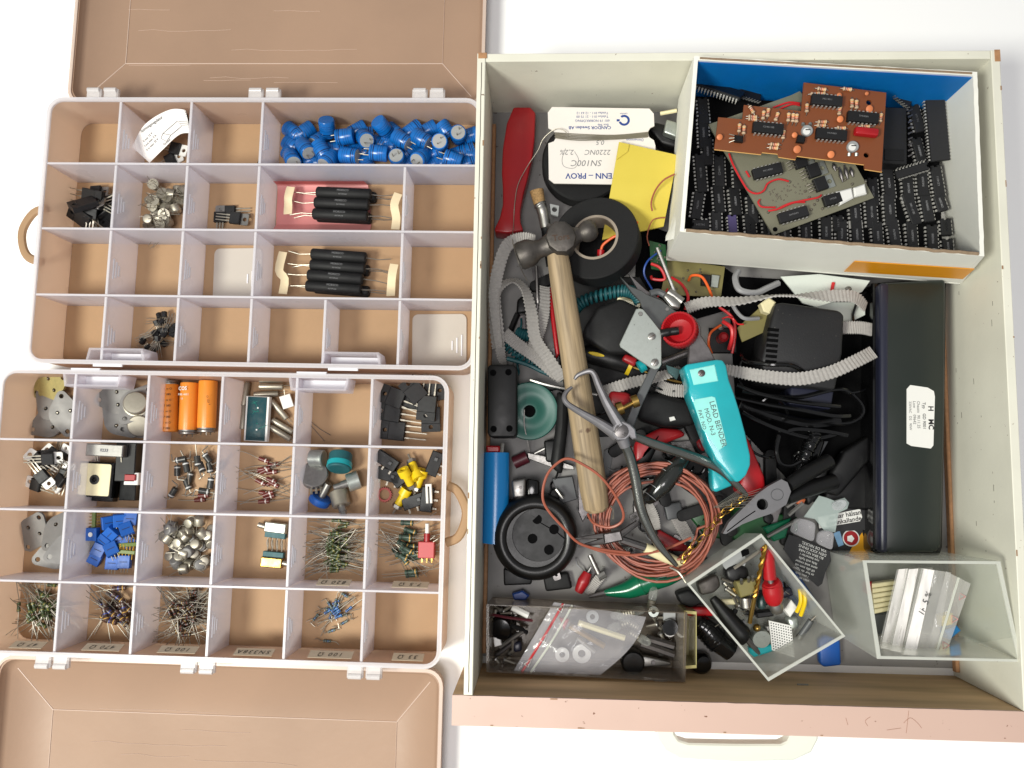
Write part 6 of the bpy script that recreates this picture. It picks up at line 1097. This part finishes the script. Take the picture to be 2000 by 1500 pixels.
t = base('glass_fuse', 'small glass fuse leaning on the clear box wall', 'fuse', 1574, 1226, IZ); tpart(t, 'tube', 'dgrey', [(1562, 1244, 40), (1584, 1212, 44)], 2.4, 12); tpart(t, 'wire_end', 'tin', [(1584, 1212, 44), (1594, 1202, 45)], .7, 6); tpart(t, 'end_cap', 'steel', [(1559, 1248, 40), (1564, 1241, 40)], 2.7, 12)
flat('blue_insert', 'blue plastic sheet showing through the clear box', 'sheet', M('slate_blue', (50, 78, 128), .4), [(1528, 1100), (1560, 1120), (1600, 1180), (1580, 1200), (1540, 1170), (1524, 1140)], 14, 22, 2)
for i in range(14):
    u, v = rr_.uniform(1412, 1470), rr_.uniform(1120, 1205); sp.put(P(u, v, IZ + rr_.uniform(3, 8)), (R(rr_.uniform(60, 110)), 0, rr_.uniform(0, 6.28)), label='small steel screw loose in the square clear box')
rq = random.Random(41)
t = thing('small_diode', 'tiny black component with two wires loose in the square clear box', 'component', group='tiny components in the square clear box'); part('body', MB().lathe([(1.6, -3), (1.8, -2.6), (1.8, 2.6), (1.6, 3)], 10, RX), mt['epoxy'], t)
for s in (-1, 1): part('lead', lead([(s * 3, 0, 0), (s * 7, .6, .4)]), mt['tin'], t)
pq = Proto(t)
for i in range(18): pq.put(P(rq.uniform(1405, 1540), rq.uniform(1110, 1230), IZ + rq.uniform(2, 9)), (0, R(rq.uniform(-20, 20)), rq.uniform(0, 6.28)))
for lab, m_, pts, z0, z1, ch in (('grey plastic spacer beside the metal capsule', 'greyp', [(1440, 1218), (1456, 1212), (1462, 1226), (1446, 1232)], 1, 8, 1), ('blue capacitor under the red binding post', 'navy', [(1524, 1152), (1546, 1146), (1552, 1164), (1530, 1170)], 1, 9, 2), ('brass bracket next to the olive switch', 'brass', [(1424, 1150), (1440, 1146), (1444, 1160), (1428, 1164)], 1, 5, .5), ('steel lock washer stack by the breadboard', 'steel', [(1494, 1222), (1504, 1220), (1508, 1232), (1498, 1236)], 1, 7, 1), ('cream plastic tab under the black grip', 'cream', [(1392, 1172), (1440, 1170), (1446, 1180), (1400, 1184)], 2, 6, .8)): flat('small_part', lab + ' in the clear box', 'part', m_, pts, IZ + z0, IZ + z1, ch)
# ribbed black tube, knob, red strip on the floor
t = base('ribbed_plug', 'black plug with ribbed rubber sleeve on the drawer floor', 'plug', 1395, 1245, DF); tpart(t, 'sleeve', 'gblack', [(1362, 1216, 18), (1380, 1228, 18), (1400, 1250, 18), (1428, 1272, 17)], [7, 8, 9, 9.4, 8.4, 8], 14)
for i in range(7): tpart(t, 'sleeve_rib', 'gblack', [(1364 + i * 6, 1217 + i * 5.6, 18), (1366 + i * 6, 1218.5 + i * 5.6, 18)], 8.6 + .25 * i, 14)
t = base('foot_knob', 'glossy black rubber foot beside the yellowed box lid', 'foot', 1368, 1290, DF); disc(t, 'foot', 'gblack', 1362, 1290, DF + 1, [(8, 0), (8, 10), (6, 13), (2, 13.5)], 22, (0, 12))
flat('red_strip', 'bright red plastic strip beneath the square clear box', 'strip', 'red', [(1340, 1186), (1390, 1186), (1396, 1204), (1342, 1204)], DF + 1, 20, 2)
flat('ribbed_pad', 'black corrugated pad beneath the corner of the square clear box', 'pad', 'mblack', [(1322, 1160), (1346, 1152), (1380, 1176), (1350, 1188), (1330, 1180)], DF + 1, 22, 2)
# right hand box with bags
openbox('clear_box', 'frosted storage box with labelled zip bags beside the drawer wall', 'box', [(1684, 1094), (1952, 1096), (1994, 1292), (1712, 1286)], 86, 10, mt['acryl'], mt['acrim'], 2.2, .96, (-2, 0))
mt['kbag'] = M('clear_bag_dense', (216, 214, 210), .08, trans=.76, bump=.9, bscale=50)
def bagsheet(c4, z0, z1, seed, amp=3):
    def f(u, v):
        a = Vector(c4[0]).lerp(Vector(c4[1]), u); b = Vector(c4[3]).lerp(Vector(c4[2]), u); q = a.lerp(b, v); z = z0 + (z1 - z0) * v + amp * math.sin(u * 3.1) * 1.2 + amp * noise.noise(Vector((u * 3, v * 3, seed))) + .8 * amp * abs(noise.noise(Vector((u * 8, v * 8, seed)))); return P(q.x, q.y, z)
    return f
BGS = [([(1752, 1112), (1800, 1108), (1776, 1275), (1716, 1265)], 40, 44, 1, 'zip bag with a blank white label next to wooden strips', 1), ([(1772, 1112), (1822, 1108), (1792, 1280), (1736, 1270)], 48, 52, 2, 'zip bag with a plain white label, middle of the row', 1), ([(1800, 1110), (1858, 1118), (1826, 1282), (1760, 1278)], 57, 60, 4, 'zip bag with handwriting on its white label', 0)]
for i, (c4, z0, z1, sd, lab, _) in enumerate(BGS):
    f = bagsheet(c4, z0, z1, sd, 2.4); t = solo('zip_bag', lab, 'bag', MB().sheet(f, 14, 18, .2), mt['kbag'], group='labelled zip bags')
    part('white_label', MB().sheet(lambda u, v, f=f: Vector(f(.06 + .36 * u, v)) + Vector((0, 0, .5)), 8, 18, .2), mt['paper'], t, True)
    if i == 2: letter('1K 5 %', 6, mt['blackink'], t, Vector(f(.34, .4)) + Vector((0, 0, 1.4)), (R(-4), 0, R(68)), world=True, shear=.2)
f = bagsheet([(1848, 1116), (1896, 1140), (1846, 1282), (1806, 1284)], 60, 60, 9, 2); t = solo('zip_bag', 'zip bag with pink printed arrows hanging over the box', 'bag', MB().sheet(f, 10, 16, .15), mt['kbag']); part('zip_ridge', MB().tube([Vector(f(.5, k / 12)) + Vector((0, 0, .4)) for k in range(13)], .9, 6), mt['acrim'], t, True)
for v in (.2, .5, .85): q = Vector(f(.8, v)) + Vector((0, 0, .6)); part('printed_arrow', MB().tube([q + Vector((3 * math.cos(a), 3 * math.sin(a), 0)) for a in (0, 2.1, 4.2, 6.28)], .25, 4), M('pink_print', (214, 150, 150), .6), t, True)
for i in range(6): flat('wooden_strip', 'pale strip in the stack inside the frosted storage box', 'strip', 'cream', [(1704 + i, 1140 + i * 10), (1752 - i * 2, 1134 + i * 10), (1752 - i * 2, 1142 + i * 10), (1704 + i, 1149 + i * 10)], 18 + i, 26 + i, .6, 'stacked pale strips')
for lab, m_, pts, z0, z1 in (('blue capacitor lying under the zip bags', 'blue', [(1846, 1232), (1870, 1222), (1878, 1232), (1856, 1250)], 24, 36), ('blue plastic block at the foot of the frosted box', 'blue', [(1858, 1262), (1876, 1256), (1880, 1280), (1860, 1282)], 20, 32), ('pinkish block under the zip bag arrows', 'cream', [(1838, 1258), (1856, 1254), (1858, 1280), (1838, 1280)], 20, 30), ('yellow tape roll piece under the zip bags', 'ypaper', [(1840, 1204), (1862, 1198), (1862, 1220), (1842, 1224)], 28, 38), ('small red component beside the pale strips', 'dred', [(1694, 1138), (1704, 1136), (1702, 1160), (1694, 1160)], 16, 26), ('black chip tray under the zip bags', 'dgrey', [(1706, 1200), (1740, 1196), (1736, 1240), (1712, 1244)], 14, 20)): flat('box_content', lab, 'component', m_, pts, z0, z1, 1)
flat('plastic_dish', 'deep blue plastic lid edge under the frosted storage box', 'lid', 'rblue', [(1600, 1250), (1612, 1240), (1642, 1250), (1644, 1300), (1610, 1304), (1602, 1296)], DF + 1, 14, 2)

# ------------------------------------------------------------------ cardboard box of chips
CB, CT = 34, 103
ro = [P(1356, 109, CT), P(1909, 140, CT), P(1923, 500, CT), P(1328, 452, CT)]
bo = [Vector((p.x, p.y, CB)) for p in ro]; bo[2] = P(1868, 553, CB + 4); bo[2].x += 4; bo[3] = P(1302, 507, CB + 2)
cb = thing('cardboard_box', 'white cardboard box with blue lining and orange tape, full of chips', 'box', (sum((p.x for p in bo)) / 4, sum((p.y for p in bo)) / 4, CB))
def wallp(name, a, b, c, d, th, mat, inner, torn=0, seed=0):
    """box side from bottom edge a-b to top edge d-c, thickness th towards the inside"""
    n = 40; rs = []
    for i in range(n + 1):
        k = i / n; lo = a.lerp(b, k); hi = d.lerp(c, k); hi = hi + Vector((0, 0, torn * noise.noise(Vector((k * 14, seed, 0))) + .6 * torn * noise.noise(Vector((k * 47, seed, 5))) - torn * .4)); nv = inner.normalized() * th
        rs.append([lo, hi, hi + nv, lo + nv])
    return part(name, MB().rings(rs), mat, cb, True)
th = 3
wallp('side_wall', bo[3], bo[0], ro[0], ro[3], th, mt['card'], Vector((1, .04, 0)), .5, 1); wallp('side_wall', bo[1], bo[2], ro[2], ro[1], th, mt['card'], Vector((-1, 0, 0)), .6, 2)
bw = wallp('back_wall', bo[0], bo[1], ro[1], ro[0], th, mt['card'], Vector((0, -1, 0)), .8, 3); fw = wallp('front_wall', bo[3], bo[2], ro[2], ro[3], 2.4, mt['card'], Vector((0, 1, 0)), 1.4, 4)
def liner(a, b, c, d, inner, off): part('blue_lining', MB().sheet(lambda u, v: a.lerp(b, u).lerp(d.lerp(c, u), v) + inner * off, 8, 4, .3), mt['blueliner'], cb, True)
liner(bo[0], bo[1], ro[1] - Vector((0, 0, 1.2)), ro[0] - Vector((0, 0, 1.2)), Vector((0, -1, 0)), 3.8)
fr = ro[3].lerp(ro[2], .25); fr2 = ro[3].lerp(ro[2], .6)
part('torn_edge', MB().tube([ro[3].lerp(ro[2], .02 + .96 * i / 60) + Vector((0, 1.2 + .7 * noise.noise(Vector((i * .4, 2, 0))), .2 + .9 * noise.noise(Vector((i * .5, 0, 0))))) for i in range(61)], 1.25, 6, .8), mt['kraft'], fw, True)
part('torn_edge', MB().tube([ro[0].lerp(ro[1], .02 + .96 * i / 50) + Vector((0, -1.5, .3 * noise.noise(Vector((i * .5, 3, 0))))) for i in range(51)], .8, 5), mt['kraft'], bw, True)
nrm = (bo[2] - bo[3]).cross(ro[3] - bo[3]).normalized(); nrm = -nrm if nrm.y > 0 else nrm
T = lambda u, v: bo[3].lerp(bo[2], u).lerp(ro[3].lerp(ro[2], u), v) + nrm * .9
tp_ = [T(.6, .12), T(.99, .2), T(1.0, .58), T(.61, .52)]
part('orange_tape', MB().add(tp_ + [p - nrm * .5 for p in tp_], [(0, 1, 2, 3), (4, 7, 6, 5), (0, 4, 5, 1), (1, 5, 6, 2), (2, 6, 7, 3), (3, 7, 4, 0)]), mt['otape'], fw, True)
sl = [P(1340, 300, 92), P(1332, 380, 86), P(1322, 440, 84)]
part('torn_flap', MB().sheet(lambda u, v: P(1334 - 34 * u * (v ** 1.2) + 5 * noise.noise(Vector((u * 5, v * 6, 2))), 330 + 132 * v + 8 * u, 88 - 26 * u), 8, 14, 1.2), mt['card'], cb, True)
part('bottom', MB().prism([(p.x, p.y) for p in (bo[0], bo[1], bo[2], bo[3])], CB, CB + 2), mt['card'], cb, True)
FT = 54
inn = [P(1372, 190, FT), P(1850, 205, FT), P(1852, 512, FT), P(1352, 470, FT)]
fm = [Vector((ro[0].x + 5.5, ro[0].y - 6, FT)), Vector((ro[1].x - 3.6, ro[1].y - 6, FT)), Vector((ro[2].x - 3.6, ro[2].y + 4, FT)), Vector((ro[3].x + 7, ro[3].y + 5, FT))]
solo('foam_sheet', 'black conductive foam lining the cardboard box under the chips', 'foam', MB().prism([(p.x, p.y) for p in fm], CB + 2.5, FT, .8), mt['foam'])
CL = 'black chip pressed into the foam of the cardboard box'; g = 'black chips in foam'
pr14 = {n: Proto(dip(n, CL, g)) for n in (8, 14, 16, 20)}
pur = Proto(dip(14, 'purple topped chip in the black foam', None, mat=M('purple_ceramic', (74, 64, 108), .5)))
rr_ = random.Random(4); cnt = 0
for u, v, rz, n in ((1367, 342, 4, 20), (1403, 338, 1, 16), (1360, 404, -8, 14), (1401, 392, 3, 14), (1433, 397, 4, 14), (1397, 443, 2, 14), (1463, 448, 3, 14), (1366, 442, 90, 8), (1468, 412, 3, 14), (1440, 345, 2, 14), (1498, 456, 2, 14), (1530, 462, 3, 14), (1570, 458, 0, 16), (1610, 456, 1, 16), (1372, 264, 3, 16), (1380, 300, 2, 14), (1372, 222, 5, 14), (1640, 460, 0, 14), (1670, 462, 2, 14), (1709, 464, 2, 14), (1742, 462, 4, 16), (1776, 464, 2, 14), (1816, 470, 0, 14), (1842, 447, 3, 8), (1846, 486, 2, 8), (1666, 420, 4, 14), (1698, 418, 3, 16), (1733, 413, 1, 16), (1776, 412, 16, 16), (1805, 406, 6, 16), (1832, 400, 18, 8), (1732, 362, 4, 16), (1769, 372, 4, 16), (1797, 360, 2, 14), (1826, 358, 8, 16), (1632, 440, 2, 8), (1790, 300, 12, 14), (1786, 236, 14, 14), (1700, 378, 4, 14)):
    z = FT - 1.6; q = P(u, v, z); q.y = max(q.y, fm[3].y + (fm[2].y - fm[3].y) * (q.x - fm[3].x) / (fm[2].x - fm[3].x) + n * .64 + 2)
    o = pr14[n].put((q.x, q.y, z), (R(rr_.uniform(-2, 2)), R(rr_.uniform(-3, 3)), R(rz + rr_.uniform(-1.5, 1.5))), 0, {8: 'short eight pin chip', 14: 'medium black chip', 16: 'slightly longer black chip', 20: 'longest of the narrow black chips'}[n] + ' pressed into the foam of the cardboard box')
    o.scale = (1.2,) * 3; s = rr_.choice(('SN7400N', 'MC1458', 'CD4011', 'DM7474', '74LS04')); lt_ = letter(s, 1.9, mt['greyink'], o, (0, 0, 4.45), (0, 0, R(90)), name='chip_marking')
q = P(1429, 446, FT); pur.put((q.x, q.y, FT + .2), (0, 0, R(3)))
def odd(t, u, v, z, rot): q = P(u, v, z); t.location = q * S; t.rotation_euler = tuple(R(a) for a in rot)
odd(dip(40, 'big wide forty pin chip leaning on the cardboard box side', None, wide=13.6), 1828, 252, FT + 6, (4, -10, 4))
odd(dip(28, 'wide chip tipped up with bright legs in the box corner', None, wide=13.6), 1404, 182, FT + 12, (-18, 38, 52))
odd(dip(18, 'chip lying on its back with legs up near the foam corner', None, True), 1778, 336, FT + 6, (8, 0, -74))
odd(dip(14, 'chip on its back with legs up behind the grey board', None, True), 1460, 190, FT + 4, (20, 0, 84))
odd(dip(14, 'chip on its back with legs up behind the brown board', None, True), 1754, 194, FT + 6, (20, 0, 62))
t = base('module_block', 'large plain black module with stepped lid beside the brown board', 'module', 1750, 262, FT); fpart(t, 'case', 'epoxy', [(1722, 208), (1771, 210), (1772, 320), (1720, 318)], FT + .5, FT + 16, .8); fpart(t, 'lid_step', 'black', [(1728, 290), (1766, 292), (1766, 314), (1728, 312)], FT + 16, FT + 16.8, .2)
for i in range(9): fpart(t, 'pin', 'dullsteel', [(1773, 216 + i * 11), (1782, 212 + i * 11), (1783, 214 + i * 11), (1774, 219 + i * 11)], FT + 3, FT + 4, 0)
# grey board
gz = 74
gb = base('circuit_board', 'grey green circuit board with red jumper wires lying on the chips', 'circuit board', 1545, 340, FT + 5)
part('board', MB().prism([(p.x, p.y) for p in PP([(1384, 243), (1510, 459), (1707, 386), (1650, 285), (1562, 178), (1545, 186)], gz)], gz - 1.6, gz), mt['fr4'], gb, True)
disc(gb, 'mounting_hole', 'foam', 1514, 448, gz, [(1.8, -.2), (1.8, .1)], 14)
def bchip(root, u, v, z, n, rz, txt=None):
    L_ = n / 2 * 2.54 + 1; q = Matrix.Translation(P(u, v, z)) @ Matrix.Rotation(R(rz), 4, 'Z') @ Matrix.Scale(1.18, 4)
    c = part('chip', MB().prism([(-L_ / 2, -3.2), (L_ / 2, -3.2), (L_ / 2, 3.2), (-L_ / 2, 3.2)], 1, 4.6, .4, q), mt['epoxy'], root, True); p = MB()
    for i in range(n // 2):
        for s in (-1, 1): p.box((-L_ / 2 + 1.77 + i * 2.54, s * 3.9, 1.9), (1.1, .5, 3.4), 0, q)
    part('pin_row', p, mt['pinm'], c, True)
    if txt: letter(txt, 1.8, mt['greyink'], c, q @ Vector((0, .2, 4.7)), (0, 0, R(rz)), world=True)
bchip(gb, 1496, 338, gz, 14, 15, 'MC14584'); bchip(gb, 1546, 423, gz, 14, 17, 'SN7406N'); bchip(gb, 1622, 393, gz, 8, 17, 'LM358')
for pts in ([(1424, 300), (1432, 322), (1448, 352), (1462, 372), (1478, 378), (1492, 372), (1500, 358), (1520, 350), (1540, 354)], [(1484, 390), (1481, 396), (1488, 404), (1514, 405)], [(1500, 412), (1520, 408), (1550, 396), (1572, 395)], [(1515, 410), (1540, 398), (1566, 392), (1596, 386), (1604, 381)], [(1457, 334), (1464, 346)], [(1510, 210), (1540, 200), (1562, 202)], [(1516, 216), (1545, 204), (1562, 206)]): tpart(gb, 'jumper_wire', 'redpvc', [(u, v, gz + 1.2 + (1.2 if 0 < i < len(pts) - 1 else 0)) for i, (u, v) in enumerate(pts)], .75, 6)
for i, (u, v) in enumerate(((1586, 336), (1600, 362), (1560, 318))):
    q = Matrix.Translation(P(u, v, gz)) @ Matrix.Rotation(R(-20 + 40), 4, 'Z'); c = part('power_transistor', MB().prism([(-4.5, -5), (4.5, -5), (4.5, 5), (-4.5, 5)], .4, 4.6, .4, q), mt['epoxy'], gb, True); part('heat_tab', MB().holed([(4.4, -5), (10.6, -5), (10.6, 5), (4.4, 5)], [circ(7.6, 0, 1.8)], .3, 1.5, q), mt['zinc'], c, True); p = MB()
    for k in (-1, 0, 1): p.tube([q @ Vector(a) for a in ((-4.5, k * 2.54, 2), (-7, k * 2.54, 2.4), (-9, k * 2.54, .2))], .7, 6)
    part('leg_row', p, mt['tin'], c, True)
rr_ = random.Random(8)
for i in range(46):
    u, v = rr_.uniform(1495, 1560), 0; k = rr_.random(); m = rr_.random(); q = Vector((1500, 372)).lerp(Vector((1580, 346)), k) + Vector((10, 26)) * m; disc(gb, 'solder_joint', 'tin', q.x, q.y, gz, [(.6, 0), (.45, .5), (.1, .8)], 7)
for u, v in ((1572, 374), (1580, 386), (1590, 400), (1584, 410), (1596, 392), (1606, 408), (1500, 415), (1542, 356), (1640, 345), (1650, 352), (1634, 330), (1660, 338), (1648, 318), (1664, 360), (1690, 355)): disc(gb, 'solder_joint', 'tin', u, v, gz, [(1.2, 0), (.9, 1), (.2, 1.8)], 9)
for pts in ([(1638, 326), (1646, 356)], [(1648, 322), (1656, 350)], [(1660, 326), (1666, 346)], [(1626, 318), (1632, 334)]): tpart(gb, 'diode', 'dullsteel', [(u, v, gz + 1.6) for u, v in pts], [.5, .5, 1.5, 1.5, .5, .5], 8)
for c4 in ([(1634, 374), (1664, 366), (1668, 386), (1642, 400)], [(1668, 366), (1690, 358), (1694, 378), (1670, 384)]): fpart(gb, 'white_block', 'white', c4, gz, gz + 5, 1)
# brown board
bz_ = 88
OUT = [(1570, 161), (1731, 181), (1722, 335), (1689, 330), (1688, 321), (1556, 304), (1553, 311), (1521, 306), (1519, 300), (1488, 297), (1486, 301), (1395, 291), (1403, 229), (1450, 233), (1453, 205), (1565, 217)]
bb = base('circuit_board', 'brown circuit board with chips and tan resistors on top of the heap', 'circuit board', 1565, 250, gz)
hl = [circ(P(u, v, bz_).x, P(u, v, bz_).y, 2.0, 14) for u, v in ((1697, 200), (1692, 303))]
part('board', MB().holed([(p.x, p.y) for p in PP(OUT, bz_)], hl, bz_ - 1.5, bz_), mt['pcb'], bb, True)
part('board_edge', MB().tube([P(u, v, bz_ - .9) + Vector((0, -.15, 0)) for u, v in ((1722, 335), (1689, 330), (1688, 321), (1556, 304), (1553, 311), (1521, 306), (1519, 300), (1488, 297), (1486, 301), (1395, 291))], .7, 4), mt['pcbe'], bb, True)
for u, v, n, rz, tx in ((1497, 255, 14, -6, 'CD4011BE'), (1611, 201, 14, -6, 'MC14011'), (1681, 234, 14, -6, 'TMS4060'), (1620, 267, 14, -6, 'HCF4001')): bchip(bb, u, v, bz_, n, rz, tx)
rb = MB().lathe([(.6, -2.6), (1.15, -2.3), (1.15, -1.5), (.95, -1.1), (.95, 1.1), (1.15, 1.5), (1.15, 2.3), (.6, 2.6)], 10, RX).mesh('resistor', mt['tan_r'])
lb_ = MB().tube([(-4.4, 0, -1.6), (-3.8, 0, -.2), (-2.6, 0, 0)], .26, 5).tube([(4.4, 0, -1.6), (3.8, 0, -.2), (2.6, 0, 0)], .26, 5).mesh('lead_pair', mt['tin'])
for u, v, rz in ((1605, 174, -10), (1655, 174, -8), (1592, 183, 4), (1603, 183, 2), (1664, 202, 88), (1673, 204, 88), (1468, 214, -62), (1470, 228, -6), (1470, 233, -8), (1491, 225, 82), (1500, 220, 80), (1517, 228, 70), (1540, 229, 84), (1549, 230, 84), (1556, 231, 84), (1444, 250, 84), (1453, 254, 84), (1513, 282, -4), (1511, 289, -4), (1606, 238, 0), (1604, 245, -2), (1643, 250, -4), (1530, 263, 84), (1640, 216, 80), (1690, 247, -4), (1720, 230, 80), (1576, 211, 86)):
    o = part('resistor', rb, None, bb); o.location = (P(u, v, bz_ + 1.7) - bb.location / S) * S; o.rotation_euler = (0, 0, R(rz)); o.scale = (1.25,) * 3; part('lead_pair', lb_, None, o)
for u, v, r in ((1405, 268, 2.2), (1638, 187, 2), (1556, 292, 2.8), (1622, 302, 2.6), (1640, 233, 2.4), (1697, 213, 2.6), (1551, 264, 2), (1692, 183, 1.4)): disc(bb, 'ceramic_disc', 'ceramic', u, v, bz_ + 2, [(r * .6, -.2), (r, .2), (r, 1), (r * .6, 1.5)], 16, (18, 8))
part('red_capacitor', MB().prism(rrect(-8.5, -3, 8.5, 3, 1.6), 0, 6, 1.6, Matrix.Translation(P(1688, 262, bz_)) @ Matrix.Rotation(R(-7), 4, 'Z')), mt['red'], bb, True)
for u, v in ((1575, 257), (1664, 288)):
    q = P(u, v, bz_); c = disc(bb, 'trimmer', 'greyp', u, v, bz_, [(4.2, 0), (4.2, 2.2), (3.6, 2.8)], 18); disc(c, 'trimmer_dial', 'white', u, v, bz_ + 2.8, [(2.6, 0), (2.6, .5), (.8, .5)], 14); part('trimmer_slot', MB().box((q.x, q.y, bz_ + 3.4), (3.4, .7, .2)), mt['blackink'], c, True)
    for s in (-1, 1): part('trimmer_foot', MB().cyl((q.x + s * 2.6, q.y + (4.4 if u < 1600 else -4.6), bz_ + 1), (q.x + s * 2.6, q.y + (6 if u < 1600 else -6.8), bz_ + .4), 1.4, n=8), mt['zinc'], c, True)
fpart(bb, 'transistor', 'black', [(1436, 262), (1452, 264), (1452, 276), (1436, 274)], bz_, bz_ + 5, 1); fpart(bb, 'relay_can', 'black', [(1560, 262), (1574, 266), (1572, 278), (1556, 276)], bz_, bz_ + 4, .6)
for k in range(3): tpart(bb, 'transistor_leg', 'tin', [(1440, 266 + k * 3, bz_ + 3), (1424, 262 + k * 8, bz_ + .5)], .3, 5)

# ------------------------------------------------------------------ tidy up
for pr in (pur, *pr14.values(), sp): pr.purge()
for o in list(bpy.data.objects):
    if '_o' in o: del o['_o']
